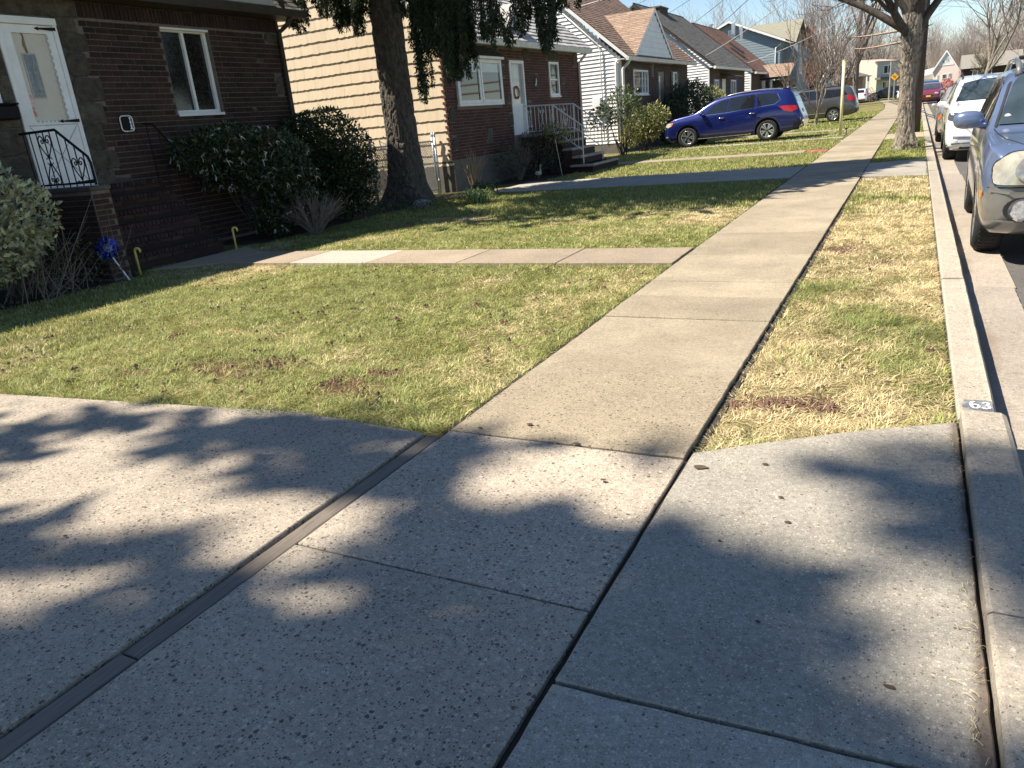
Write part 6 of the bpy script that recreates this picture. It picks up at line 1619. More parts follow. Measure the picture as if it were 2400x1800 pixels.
class Car:
    """local axes: +x forward, +y left, z up; s is the distance back from the nose"""
    def __init__(c, name, label, spec, loc, rz, col, group=None, detail=True, rx=0, ry=0):
        c.sp = spec; c.L = spec['L']
        c.root = root(name, label, spec.get('cat', 'car'), loc, rz, group, rx=rx, ry=ry)
        c.col = col; c.body()
        c.wheels(detail)
    def X(c, s): return c.L/2-s
    def body(c):
        sp = c.sp; L = c.L; n = 72
        S = np.concatenate([np.array([0, .012, .04, .09]), np.linspace(.16, L-.14, n), np.array([L-.08, L-.035, L-.01, L])])
        def sm(tab, w):
            return np.array([np.mean([interp(tab, np.clip(s+o, 0, L)) for o in (-w, -w*.5, 0, w*.5, w)]) if .1 < s < L-.1 else interp(tab, s) for s in S])
        zt = sm(sp['top'], .07); zb = sm(sp['bot'], .06); be = sm(sp['belt'], .1); hw = sm(sp['plan'], .05)
        be = np.minimum(be, zt-.015)
        mb = MB(); rows = None; tum = sp.get('tumble', .30)
        for i, s in enumerate(S):
            w = hw[i]; g = zt[i]-be[i]; h = be[i]-zb[i]
            gw = w*.985-tum*max(0, g-.10)*1.0-.06*min(1, g/.2)
            pts = [(0, zb[i]), (w*.70, zb[i]), (w*.90, zb[i]+.02), (w*.965, zb[i]+.09), (w*.99, zb[i]+.22*h+.04), (w, zb[i]+.42*h), (w*1.002, zb[i]+.62*h), (w*1.0, zb[i]+.80*h), (w*.985, zb[i]+.93*h), (w*.965, be[i])]
            top = [(.30, .0), (.60, 0), (.82, 0)]
            e0 = w*.965
            ge = max(gw-.02, w*.45)
            for t in (.2, .45, .7, .86): pts.append((e0+(ge-e0)*t, be[i]+g*t*.98))
            pts += [(ge-.02, be[i]+g*.945), (ge-.07, be[i]+g*.978), (ge*.82, be[i]+g*.990), (ge*.5, be[i]+g*.998), (0, zt[i])]
            m = len(pts)
            ring = [(c.X(s), y, z) for y, z in pts]+[(c.X(s), -y, z) for y, z in pts[-2:0:-1]]
            if rows is None: rows = len(ring)
            mb.v.extend(ring)
        for i in range(len(S)-1):
            for k in range(rows): a = i*rows+k; b = i*rows+(k+1) % rows; mb.f.append((a, b, b+rows, a+rows))
        mb.f.append(tuple(range(rows))); mb.f.append(tuple((len(S)-1)*rows+k for k in range(rows))[::-1])
        me = mb.mesh('body', 0, True)
        c.bvh = BVHTree.FromPolygons([v.co.copy() for v in me.vertices], [tuple(p.vertices) for p in me.polygons])
        body = bpy.data.objects.new('body', me); COL.objects.link(body); body.parent = c.root
        me.materials.append(c.col); me.materials.append(plas)
        if 'clad' in sp:
            me.materials.append(sp['clad_mat'])
            for p in me.polygons:
                zc = sum(me.vertices[v].co.z for v in p.vertices)/len(p.vertices)
                if zc < interp(sp['clad'], c.L/2-p.center.x): p.material_index = 2
        # wheel arches cut out of the shell
        cut = MB()
        for s in sp['axles']:
            for sg in (1, -1):
                w = interp(sp['plan'], s); r = sp['r']+sp.get('arch', .055)
                y0, y1 = sg*(w-.30), sg*(w+.2)
                pr = [(0, min(y0, y1)), (r, min(y0, y1)), (r, max(y0, y1)), (0, max(y0, y1))]
                cut.lathe(pr, 28, 'y', (c.X(s), 0, sp['r']))
        cm = bpy.data.meshes.new('cut'); cm.from_pydata(cut.v, [], cut.f)
        bm = bmesh.new(); bm.from_mesh(cm); bmesh.ops.remove_doubles(bm, verts=bm.verts, dist=1e-5); bmesh.ops.recalc_face_normals(bm, faces=bm.faces); bm.to_mesh(cm); bm.free()
        cm.materials.append(plas)
        co = bpy.data.objects.new('cut', cm); COL.objects.link(co); co.parent = c.root
        md = body.modifiers.new('b', 'BOOLEAN'); md.operation = 'DIFFERENCE'; md.object = co; md.solver = 'EXACT'; md.material_mode = 'TRANSFER'
        bpy.context.view_layer.update()
        dg = bpy.context.evaluated_depsgraph_get()
        nm = bpy.data.meshes.new_from_object(body.evaluated_get(dg)); nm.name = 'body'
        body.modifiers.clear(); body.data = nm; bpy.data.objects.remove(co); c.bodyo = body
    def proj(c, a, b, side, off):
        if side in 'LR':
            sg = 1 if side == 'L' else -1; o = Vector((c.X(a), 3*sg, b)); d = Vector((0, -sg, 0))
        elif side == 'F': o = Vector((6, a, b)); d = Vector((-1, 0, 0))
        elif side == 'B': o = Vector((-6, a, b)); d = Vector((1, 0, 0))
        else: o = Vector((c.X(a), b, 5)); d = Vector((0, 0, -1))
        hit = c.bvh.ray_cast(o, d)
        if hit[0] is None:
            q = c.bvh.find_nearest(o+d*2.2); 
            p, nn = q[0], q[1]
        else: p, nn = hit[0], hit[1]
        if nn.dot(d) > 0: nn = -nn
        return p+nn*off
    def patch(c, name, poly, side, mat, off=.004, step=.07, parent=None, label=None, both=False, maxlen=.16):
        objs = []
        for sd in ((side, {'L': 'R', 'R': 'L'}[side]) if both else (side,)):
            bm = bmesh.new(); P = resample(poly, step)
            vs = [bm.verts.new((a, b, 0)) for a, b in P]; es = [bm.edges.new((vs[i], vs[(i+1) % len(vs)])) for i in range(len(vs))]
            bmesh.ops.triangle_fill(bm, edges=es, use_beauty=True)
            for _ in range(3):
                lng = [e for e in bm.edges if e.calc_length() > maxlen]
                if not lng: break
                bmesh.ops.subdivide_edges(bm, edges=lng, cuts=1, use_grid_fill=False); bmesh.ops.triangulate(bm, faces=bm.faces[:])
            for v in bm.verts: v.co = c.proj(v.co.x, v.co.y, sd, off)
            bmesh.ops.recalc_face_normals(bm, faces=bm.faces)
            me = bpy.data.meshes.new(name); bm.to_mesh(me); bm.free(); me.materials.append(mat)
            me.polygons.foreach_set('use_smooth', [True]*len(me.polygons))
            o = bpy.data.objects.new(name, me); COL.objects.link(o); o.parent = parent or c.root
            if label: o['label'] = label
            objs.append(o)
        return objs[0]
    def line(c, name, pts, side, w, mat, off=.0045, parent=None, both=False):
        for sd in ((side, {'L': 'R', 'R': 'L'}[side]) if both else (side,)):
            mb = MB(); P = []
            for a, b in zip(pts[:-1], pts[1:]):
                n = max(1, int(math.hypot(b[0]-a[0], b[1]-a[1])/.08))
                for k in range(n): P.append((a[0]+(b[0]-a[0])*k/n, a[1]+(b[1]-a[1])*k/n))
            P.append(pts[-1]); prev = None
            for i, p in enumerate(P):
                q = P[min(i+1, len(P)-1)]; r = P[max(i-1, 0)]; d = Vector((q[0]-r[0], q[1]-r[1])); d = d.normalized() if d.length > 0 else Vector((1, 0)); n = Vector((-d.y, d.x))*w/2
                cur = (c.proj(p[0]+n.x, p[1]+n.y, sd, off), c.proj(p[0]-n.x, p[1]-n.y, sd, off))
                if prev: mb.quad(prev[0], prev[1], cur[1], cur[0])
                prev = cur
            mb.build(name, mat, parent or c.root, world=False, smooth=True)
    def wheels(c, detail=True):
        sp = c.sp; r = sp['r']; wd = sp.get('ww', .22); rr = r*sp.get('rimk', .68)
        for s in sp['axles']:
            for sg in (1, -1):
                w = interp(sp['plan'], s); yo = sg*(w-.025)
                wh = bpy.data.objects.new('wheel', None); COL.objects.link(wh); wh.parent = c.root; wh.location = (c.X(s), yo, r); wh.empty_display_size = .1
                wh.rotation_euler = (0, random.uniform(0, 1.2), sp.get('steer', 0) if s < c.L/2 else 0)
                pr = [(rr, -sg*0), (rr+.01, sg*.012), (r*.86, sg*.016), (r*.965, -sg*.012), (r, -sg*.045), (r, -sg*(wd-.045)), (r*.965, -sg*(wd-.012)), (r*.8, -sg*wd), (rr, -sg*wd)]
                ty = MB().lathe(pr, 40, 'y').build('tyre', tyre_m, wh, world=False, smooth=True)
                if s < 2.2 and detail:   # tread blocks on the shoulder
                    tb = MB()
                    for q in range(44):
                        a0 = 2*pi*q/44
                        for yy in (.05, .10, .15):
                            x, z = (r+.004)*cos(a0), (r+.004)*sin(a0); t = Vector((-sin(a0), 0, cos(a0)))*.016; e = Vector((cos(a0), 0, sin(a0)))*-.012
                            p0 = Vector((x, -sg*yy, z)); h = Vector((0, .018, 0))
                            tb.add([p0-t-h, p0+t-h, p0+t+h, p0-t+h, p0-t-h+e, p0+t-h+e, p0+t+h+e, p0-t+h+e], [(0,1,2,3),(0,4,5,1),(1,5,6,2),(2,6,7,3),(3,7,4,0)])
                    tb.build('tread', tyre_m, wh, world=False)
                bk = MB().lathe([(0, -sg*.06), (rr*.98, -sg*.05), (rr, -sg*.02), (rr, sg*.004), (rr*.93, sg*.004), (rr*.90, -sg*.03)], 32, 'y').build('rim', rim_dk if sp.get('spokes', 5) else rim_m, wh, world=False, smooth=True)
                ng = sp.get('spokes', 5)
                rg = MB().lathe([(rr*.90, -sg*.02), (rr*.915, sg*.008), (rr*1.0, sg*.008), (rr*1.005, -sg*.01)], 36, 'y')
                rg.build('rim_edge', rim_m, wh, world=False, smooth=True)
                pair = sp.get('pair', .0)
                for q in range(ng):
                    for off in ((-pair, pair) if pair else (0,)):
                        a0 = 2*pi*q/ng; sm_ = MB(); wi, wo = sp.get('sw', (.028, .045))
                        d = Vector((cos(a0+off*.35), 0, sin(a0+off*.35))); d2 = Vector((cos(a0+off), 0, sin(a0+off))); t = Vector((-sin(a0), 0, cos(a0)))
                        y1 = Vector((0, sg*.012, 0)); y0 = Vector((0, -sg*.035, 0))
                        A = [d*rr*.16-t*wi, d*rr*.16+t*wi, d2*rr*.93+t*wo, d2*rr*.93-t*wo]
                        sm_.add([p+y1 for p in A[:2]]+[p+y1*.6 for p in A[2:]]+[p+y0 for p in A], [(0,1,2,3),(0,4,5,1),(1,5,6,2),(2,6,7,3),(3,7,4,0)])
                        sm_.build('spoke', rim_m, wh, world=False)
                MB().lathe([(0, sg*.018), (.035, sg*.016), (.05, sg*.004), (.055, -sg*.03)], 16, 'y').build('hub_cap', rim_m if ng != 5 else rim_dk, wh, world=False, smooth=True)
    def mirror(c, s, z, mat, size=(.11, .13, .20), sides='LR', arm=None):
        for sd in sides:
            sg = 1 if sd == 'L' else -1; w = interp(c.sp['plan'], s); x = c.X(s); dx, dy, dz = size
            mb = MB(); pr = []
            for (u, k) in ((-.5, .55), (-.42, .85), (-.2, 1.0), (.1, .98), (.35, .8), (.48, .45)):
                pr.append((u, k))
            n = 14; b0 = 0
            for (u, k) in pr:
                for q in range(n):
                    a = 2*pi*q/n; ca, sa = cos(a), sin(a); e = 2.6
                    ry = math.copysign(abs(ca)**(2/e), ca); rz_ = math.copysign(abs(sa)**(2/e), sa)
                    mb.v.append((x-u*dx*-1.0*1, sg*(w-.03+dz/2+ry*dz/2*k), z+rz_*dy/2*k))
            for i in range(len(pr)-1):
                for q in range(n): mb.f.append((i*n+q, i*n+(q+1) % n, (i+1)*n+(q+1) % n, (i+1)*n+q))
            mb.f.append(tuple(range(n))); mb.f.append(tuple((len(pr)-1)*n+q for q in range(n)))
            m = mb.build('mirror', mat, c.root, world=False, smooth=True)
            MB().tube([(x-.02, sg*(w-.05), z-dy*.30), (x, sg*(w+.07), z-dy*.22)], [.05, .035], 10).build('mirror_arm', arm or mat, m, world=False, smooth=True)
            MB().box(x-dx*.5-.004, x-dx*.5+.002, sg*(w-.03+dz/2)-dz*.40, sg*(w-.03+dz/2)+dz*.40, z-dy*.36, z+dy*.36).build('mirror_glass', glass_car, m, world=False, bevel=.003)
    def handle(c, s, z, mat, sides='LR', w=.11):
        for sd in sides:
            sg = 1 if sd == 'L' else -1; p = c.proj(s, z, sd, 0); q = c.proj(s+w*2, z, sd, 0); o = Vector((0, sg*.035, 0))
            MB().tube([p, p+o*.8+(q-p)*.15, p+o+(q-p)*.5, q+o*.8-(q-p)*.15, q], [.012, .015, .016, .015, .012], 8).build('door_handle', mat, c.root, world=False, smooth=True)
    def rails(c, s0, s1, mat, inset=.30, h=.05):
        for sg in (1, -1):
            pts = []
            for t in np.linspace(0, 1, 12):
                s = s0+(s1-s0)*t; w = interp(c.sp['plan'], s)-inset; p = c.proj(s, sg*w, 'T', 0); pts.append(p+Vector((0, 0, h*min(1, 8*t, 8*(1-t)))))
            MB().tube(pts, .018, 8).build('roof_rail', mat, c.root, world=False, smooth=True)
    def std(c, ws, rear, sides, head, tail, seams=(), glass=None):
        """windscreen, rear window, side windows, lamps, seams"""
        c.patch('windscreen', ws, 'F', glass_ws, .014, step=.05, maxlen=.10)
        if rear: c.patch('rear_window', rear, 'B', glass_car, .005)
        for sd in sides: c.patch('window', sd, 'L', glass or glass_car, .005, both=True)
        for s_ in seams: c.line('door_seam', s_, 'L', .010, seam, both=True)

def symF(pts):   # left half outline (y, z) mirrored to a full front polygon
    return [(y, z) for y, z in pts]+[(-y, z) for y, z in pts[::-1]]

SUV = dict(L=5.04, r=.375, axles=(.95, 3.83), rimk=.66, spokes=5, pair=.23, sw=(.012, .036), ww=.24, cat='suv',
    top=[(0, .74), (.03, .84), (.10, .93), (.25, 1.01), (.45, 1.08), (.85, 1.14), (1.18, 1.19), (1.36, 1.29), (1.69, 1.50), (1.99, 1.64), (2.37, 1.71), (2.95, 1.765), (3.52, 1.765), (4.09, 1.74), (4.52, 1.70), (4.62, 1.66), (4.74, 1.42), (4.84, 1.18), (4.92, .95), (5.0, .80), (5.04, .68)],
    bot=[(0, .36), (.1, .27), (.3, .22), (1.3, .25), (3.26, .24), (4.5, .26), (4.8, .32), (5.04, .40)],
    belt=[(0, .62), (.1, .78), (.4, .93), (1.1, 1.02), (1.6, 1.07), (2.4, 1.10), (3.4, 1.16), (4.1, 1.22), (4.6, 1.20), (4.85, 1.0), (5.04, .60)],
    plan=[(0, .72), (.04, .81), (.12, .885), (.3, .945), (.8, .965), (1.5, .975), (3.6, .975), (4.4, .95), (4.8, .90), (4.95, .84), (5.04, .74)])

def place(yx): return yx
# ---- blue SUV, nose towards the houses
blue_p = paint('deep blue paint', (.007, .015, .125), .45)
c = Car('parked_suv', 'deep blue SUV parked nose to the house on the lawn strips', SUV, (-6.03, 30.38, -.02), pi, blue_p, ry=radians(.9))
c.std(symF([(.70, 1.24), (.60, 1.60), (.3, 1.64)]), symF([(.66, 1.26), (.58, 1.60), (.3, 1.62)]),
      [[(1.60, 1.13), (2.35, 1.135), (2.46, 1.59), (2.20, 1.55), (1.92, 1.40)], [(2.40, 1.145), (3.37, 1.19), (3.40, 1.64), (2.95, 1.64), (2.51, 1.605)], [(3.50, 1.22), (4.06, 1.26), (4.24, 1.37), (4.13, 1.58), (3.8, 1.63), (3.44, 1.64)]], None, None,
      [[(1.36, 1.05), (1.40, .60), (1.36, .32)], [(2.38, 1.12), (2.43, .70), (2.42, .32)], [(3.42, 1.2), (3.48, .85), (3.40, .62)]])
c.line('window_trim', [(1.56, 1.10), (2.38, 1.115), (3.45, 1.19), (4.08, 1.235), (4.27, 1.37), (4.15, 1.60)], 'L', .018, chrome, .007, both=True)
c.line('sill_trim', [(1.33, .30), (3.25, .31)], 'L', .025, chrome, .012, both=True)
c.patch('tail_lamp', [(4.22, 1.15), (4.55, 1.15), (4.80, 1.12), (4.85, .99), (4.66, .93), (4.43, .98)], 'L', lamp_rd, .012, both=True)
c.patch('headlamp', [(.06, .83), (.17, .94), (.40, .94), (.36, .84), (.2, .78)], 'L', lamp_cl, .01, both=True)
c.patch('side_marker', [(.28, .86), (.33, .94), (.40, .94), (.36, .85)], 'L', lamp_am, .014, both=True)
c.patch('grille', symF([(.42, .60), (.46, .84), (.3, .86)]), 'F', plas, .01)
c.line('bumper_trim', [(.02, .46), (.10, .45), (.2, .44)], 'L', .05, chrome, .012, both=True)
c.patch('rear_bumper', [(4.70, .36), (4.72, .55), (5.0, .66), (5.02, .44)], 'L', plas, .012, both=True)
c.patch('rear_bumper', symF([(.80, .40), (.80, .62)]), 'B', chrome, .012)
c.patch('number_plate', symF([(.16, .88), (.16, 1.0)]), 'B', M('licence plate', (.75, .55, .15), .5, .2), .012)
c.mirror(1.52, 1.16, blue_p, (.15, .15, .20)); c.handle(2.10, .955, chrome); c.handle(3.20, 1.01, chrome); c.rails(2.3, 4.3, rim_m, .26, .045)
MB().box(c.X(4.66), c.X(4.30), -.60, .60, 1.715, 1.74).build('spoiler', blue_p, c.root, world=False, bevel=.01)
MB().tube([(c.X(3.0), -.86, .24), (c.X(4.75), -.3, .30)], .04, 6).build('exhaust', plas, c.root, world=False)
MB().box(c.X(2.05), c.X(1.75), -.2, -.1, 1.25, 1.28).build('sun_visor', white_p, c.root, world=False)

def scaled(base, L, H, W=None, **kw):
    k = L/base['L']; hz = H/max(z for s, z in base['top']); wk = (W/2/max(w for s, w in base['plan'])) if W else 1
    d = dict(base); d['L'] = L
    for t in ('top', 'bot', 'belt'): d[t] = [(s*k, z*hz) for s, z in base[t]]
    d['plan'] = [(s*k, w*wk) for s, w in base['plan']]; d['axles'] = tuple(s*k for s in base['axles']); d.update(kw); d['_k'] = (k, hz, wk); return d
def sides_of(base_polys, d): return [[(s*d['_k'][0], z*d['_k'][1]) for s, z in p] for p in base_polys]
SUVW = [[(1.60, 1.13), (2.35, 1.135), (2.46, 1.59), (2.20, 1.55), (1.92, 1.40)], [(2.40, 1.145), (3.37, 1.19), (3.40, 1.64), (2.95, 1.64), (2.51, 1.605)], [(3.50, 1.22), (4.06, 1.26), (4.24, 1.37), (4.13, 1.58), (3.8, 1.63), (3.44, 1.64)]]
VANW = [[(1.35, 1.13), (2.15, 1.14), (2.2, 1.58), (1.9, 1.55), (1.55, 1.36)], [(2.22, 1.15), (3.35, 1.17), (3.35, 1.60), (2.28, 1.60)], [(3.43, 1.18), (4.35, 1.22), (4.62, 1.28), (4.40, 1.56), (3.43, 1.60)]]
VAN = dict(L=5.08, r=.335, axles=(1.0, 3.98), rimk=.68, spokes=6, sw=(.03, .06), ww=.22, cat='minivan',
    top=[(0, .70), (.04, .80), (.15, .90), (.4, .99), (.9, 1.10), (1.1, 1.17), (1.5, 1.42), (1.95, 1.65), (2.4, 1.74), (3.2, 1.77), (4.3, 1.74), (4.72, 1.69), (4.86, 1.45), (4.98, 1.15), (5.03, .95), (5.07, .8), (5.08, .66)],
    bot=[(0, .32), (.1, .24), (1.0, .20), (4.2, .22), (4.8, .28), (5.08, .36)], belt=[(0, .6), (.2, .82), (1.0, 1.02), (1.4, 1.07), (3.3, 1.11), (4.5, 1.16), (4.9, 1.0), (5.08, .6)],
    plan=[(0, .66), (.06, .78), (.2, .88), (.5, .95), (1.2, .985), (4.2, .985), (4.8, .94), (5.0, .86), (5.08, .74)])
grey_p = paint('graphite paint', (.085, .088, .092), .4)
c = Car('parked_minivan', 'dark grey minivan parked nose in behind the small bare tree', VAN, (-5.25, 45.3, -.02), pi, grey_p, ry=radians(.8))
c.std(symF([(.78, 1.20), (.64, 1.62), (.3, 1.66)]), symF([(.72, 1.22), (.66, 1.60), (.3, 1.62)]), VANW, None, None, [[(2.18, 1.12), (2.2, .3)], [(3.39, 1.14), (3.36, .6)]])
c.patch('tail_lamp', [(4.55, 1.22), (4.80, 1.24), (5.02, 1.0), (4.98, .93), (4.70, .98)], 'L', lamp_rd, .012, both=True)
c.line('side_moulding', [(1.3, .46), (3.6, .47)], 'L', .04, rim_m, .01, both=True)
c.mirror(1.35, 1.16, grey_p); c.handle(2.0, .96, grey_p); c.rails(2.4, 4.5, plas, .26, .04)
c.patch('rear_bumper', symF([(.82, .40), (.82, .58)]), 'B', plas, .012)

# ---- blue and grey SUV at the kerb, facing the camera
SF = dict(L=4.5, r=.352, axles=(.86, 3.48), rimk=.64, spokes=5, sw=(.035, .06), ww=.235, cat='suv', tumble=.27, arch=.05, steer=.0,
    top=[(0, .80), (.02, .86), (.06, .935), (.14, .985), (.30, 1.025), (.6, 1.06), (1.0, 1.10), (1.15, 1.14), (1.5, 1.38), (1.85, 1.58), (2.1, 1.64), (2.6, 1.675), (3.4, 1.66), (4.0, 1.61), (4.15, 1.5), (4.3, 1.1), (4.42, .9), (4.5, .7)],
    bot=[(0, .40), (.05, .31), (.15, .26), (.5, .25), (1.2, .24), (3.2, .25), (4.2, .3), (4.5, .42)],
    belt=[(0, .72), (.06, .82), (.2, .93), (.6, 1.0), (1.1, 1.055), (2.0, 1.08), (3.4, 1.10), (4.1, 1.08), (4.5, .62)],
    plan=[(0, .70), (.03, .79), (.08, .85), (.16, .89), (.30, .91), (.6, .92), (1.2, .92), (3.4, .92), (4.1, .88), (4.4, .80), (4.5, .68)])
slate = paint('pale slate blue paint', (.125, .165, .275), .4)
gclad = paint('grey bumper paint', (.165, .165, .160), .3)
SF['clad'] = [(0, .685), (.3, .69), (.62, .66), (1.3, .52), (3.2, .52), (3.9, .62), (4.5, .68)]; SF['clad_mat'] = gclad
c = Car('parked_suv', 'slate blue SUV with grey lower cladding parked nearest at the kerb', SF, (1.52, 10.02, -.15), -pi/2-.022, slate)
c.std(symF([(.78, 1.15), (.66, 1.50), (.60, 1.585), (.3, 1.62)]), None, [[(1.45, 1.11), (2.05, 1.12), (2.1, 1.56), (1.9, 1.53), (1.68, 1.38)], [(2.12, 1.12), (2.95, 1.13), (2.9, 1.58), (2.18, 1.57)], [(3.05, 1.14), (3.9, 1.16), (3.75, 1.52), (3.02, 1.57)]], None, None, [[(1.22, 1.05), (1.25, .6), (1.2, .3)], [(2.08, 1.1), (2.1, .3)], [(2.99, 1.12), (3.0, .7)]])
# windscreen surround, bonnet shut lines
c.line('windscreen_seal', [(-.80, 1.135), (-.69, 1.50), (-.62, 1.60), (-.3, 1.635), (.3, 1.635), (.62, 1.60), (.69, 1.50), (.80, 1.135)], 'F', .022, plas, .007)
for sg in (1, -1):
    c.line('bonnet_seam', [(.30, sg*.62), (.6, sg*.74), (1.10, sg*.81)], 'T', .010, seam, .003)
    y = lambda v: sg*v
    LP = crom([(y(.79), .715), (y(.825), .76), (y(.828), .85), (y(.79), .92), (y(.70), .962), (y(.58), .965), (y(.46), .93), (y(.39), .85), (y(.39), .77), (y(.44), .718), (y(.62), .708)], 5)
    hl = c.patch('headlamp', LP, 'F', lamp_cl, .02, step=.03, maxlen=.06)
    c.patch('lamp_bowl', [(y(.56+.115*cos(a)), .825+.10*sin(a)) for a in np.linspace(0, 2*pi, 30)[:-1]], 'F', M('lamp bowl', (.36, .35, .31), .12, .3, 14, metal=.5), .027, parent=hl, step=.03, maxlen=.05)
    c.line('lamp_seam', LP+[LP[0]], 'F', .006, seam, .021, parent=hl)
    fl = c.patch('fog_lamp_recess', [(y(.60+.135*cos(a)), .50+.105*sin(a)) for a in np.linspace(0, 2*pi, 20)[:-1]], 'F', plas, .008)
    c.patch('fog_lamp', [(y(.60+.085*cos(a)), .505+.082*sin(a)) for a in np.linspace(0, 2*pi, 18)[:-1]], 'F', M('fog lens', (.34, .34, .34), .06, .5, 40, spec=.9), .022, parent=fl)
    c.line('fog_bezel', [(y(.60+.09*cos(a)), .505+.087*sin(a)) for a in np.linspace(0, 2*pi, 20)], 'F', .012, chrome, .024, parent=fl)
c.line('bumper_crease', [(-.84, .665), (-.7, .645), (-.4, .64), (.4, .64), (.7, .645), (.84, .665)], 'F', .02, gclad, .018)
c.line('bumper_seam', [(-.86, .69), (-.6, .688), (.6, .688), (.86, .69)], 'F', .008, seam, .006)
c.line('lower_crease', [(-.80, .41), (-.4, .39), (.4, .39), (.8, .41)], 'F', .018, gclad, .014)
c.patch('lower_grille', symF([(.36, .36), (.36, .58)]), 'F', plas, .008)
c.patch('grille', symF([(.30, .76), (.32, .93)]), 'F', plas, .008)
c.patch('side_marker', [(.17, .60), (.17, .655), (.225, .66), (.235, .605)], 'L', lamp_am, .014, both=True)
# flared wheel-arch lips
for s in SF['axles']:
    arc = [(s+.435*cos(a), .352+.435*sin(a)) for a in np.linspace(-.1, pi+.1, 18)]
    c.line('arch_lip', arc, 'L', .05, gclad, .012, both=True)
for sg in (1, -1):
    MB().box(c.X(1.23), c.X(1.2), sg*.86-.02, sg*.86+.02, .22, .40).build('mud_flap', plas, c.root, world=False)
c.mirror(1.36, 1.215, slate, (.14, .175, .27))
for sg in (1, -1):
    pts = [c.proj(s, sg*(.60 if s > 1.95 else .60), 'T', 0)+Vector((0, 0, h)) for s, h in ((1.92, .01), (2.05, .075), (2.6, .095), (3.3, .09), (3.75, .02))]
    MB().tube(pts, [.03, .028, .026, .026, .03], 8).build('roof_rail', gclad, c.root, world=False, smooth=True)
for s in (2.25, 3.1): MB().box(c.X(s)-.03, c.X(s)+.03, -.6, .6, 1.755, 1.785).build('crossbar', plas, c.root, world=False, bevel=.008)
for (y0, y1) in ((-.55, .05), (.05, .6)):
    p = [c.proj(.0+y, z, 'F', .02) for y, z in ((y0, 1.165), ((y0+y1)/2, 1.19), (y1, 1.20))]
    MB().tube(p, .008, 6).build('wiper', plas, c.root, world=False)
MB().lathe([(0, 0), (.028, .002), (.03, .006), (0, .009)], 14, 'x', tuple(c.proj(-.70, 1.22, 'F', .004))).build('sticker', white_p, c.root, world=False)
MB().box(.62, 2.35, 0, 0, 0, 0) if False else None

# ---- white SUV behind it
WS = scaled(SUV, 4.55, 1.68, 1.84, r=.36, spokes=10, pair=0, sw=(.02, .03))
white_c = paint('white paint', (.78, .79, .80), 0)
c = Car('parked_suv', 'white SUV with smoked slim headlamps parked second at the kerb', WS, (1.50, 20.75, -.15), -pi/2-.01, white_c)
c.std(symF([(.74, 1.17), (.60, 1.52), (.3, 1.57)]), None, sides_of(SUVW, WS), None, None, [[(1.22, 1.0), (1.25, .32)], [(2.15, 1.05), (2.2, .32)]])
for sg in (1, -1):
    c.patch('headlamp', [(sg*.82, .90), (sg*.84, .97), (sg*.62, .95), (sg*.40, .86), (sg*.44, .79), (sg*.66, .80)], 'F', lamp_dk, .012)
    c.patch('lamp_corner', [(.05, .80), (.08, .90), (.40, .965), (.50, .95), (.30, .84)], 'L' if sg > 0 else 'R', lamp_dk, .013, maxlen=.06)
    c.line('bumper_crease', [(sg*.80, .50), (sg*.70, .64), (sg*.56, .68), (sg*.42, .56)], 'F', .02, M('grey crease', (.55, .56, .6), .4), .006)
    c.line('bumper_slot', [(sg*.76, .50), (sg*.36, .47)], 'F', .045, M('slate trim', (.15, .14, .22), .5), .01)
c.patch('grille', symF([(.36, .60), (.40, .86)]), 'F', plas, .01)
c.patch('lower_valance', symF([(.74, .26), (.78, .38)]), 'F', plas, .01)
c.line('sill_cladding', [(.2, .30), (4.3, .30)], 'L', .10, plas, .01, both=True)
c.mirror(1.38, 1.13, white_c); c.rails(2.1, 3.9, plas)
c.patch('sticker', [(-.62+.07*cos(a), 1.22+.025*sin(a)) for a in np.linspace(0, 2*pi, 12)[:-1]], 'F', white_p, .012)
# ---- silver sedan behind
SED = dict(L=4.75, r=.32, axles=(.92, 3.65), rimk=.66, spokes=7, sw=(.025, .035), ww=.21, cat='car', tumble=.36,
    top=[(0, .60), (.04, .70), (.15, .77), (.4, .83), (.9, .92), (1.2, .98), (1.6, 1.17), (2.05, 1.38), (2.4, 1.44), (2.9, 1.45), (3.4, 1.38), (3.9, 1.16), (4.1, 1.05), (4.5, 1.02), (4.66, .95), (4.73, .75), (4.75, .6)],
    bot=[(0, .28), (.1, .2), (1, .18), (3.8, .2), (4.6, .28), (4.75, .36)], belt=[(0, .55), (.15, .68), (.6, .80), (1.2, .90), (3.2, .95), (4.2, .96), (4.7, .7), (4.75, .55)],
    plan=[(0, .58), (.05, .70), (.15, .80), (.4, .87), (.9, .91), (3.6, .91), (4.3, .87), (4.65, .76), (4.75, .62)])
SEDW = [[(1.5, .96), (2.3, .98), (2.3, 1.34), (2.0, 1.27), (1.75, 1.13)], [(2.37, .98), (3.2, 1.0), (3.35, 1.15), (2.95, 1.34), (2.37, 1.36)]]
silver = paint('silver beige paint', (.52, .50, .46), .6)
c = Car('parked_sedan', 'silver beige sedan parked behind the white SUV with amber corner lamp', SED, (1.46, 26.8, -.15), -pi/2-.01, silver)
c.std(symF([(.66, .99), (.5, 1.33), (.2, 1.37)]), symF([(.6, 1.08), (.45, 1.32)]), SEDW, None, None, [[(1.3, .9), (1.3, .3)], [(2.33, .95), (2.36, .3)]])
c.patch('headlamp', [(.10, .58), (.10, .70), (.42, .79), (.50, .72), (.35, .62)], 'L', lamp_cl, .01, both=True)
c.patch('corner_lamp', [(.22, .60), (.22, .72), (.44, .78), (.48, .70)], 'L', lamp_am, .014, both=True)
c.patch('grille', symF([(.34, .56), (.36, .68)]), 'F', plas, .01); c.patch('lower_grille', symF([(.6, .30), (.6, .42)]), 'F', plas, .01)
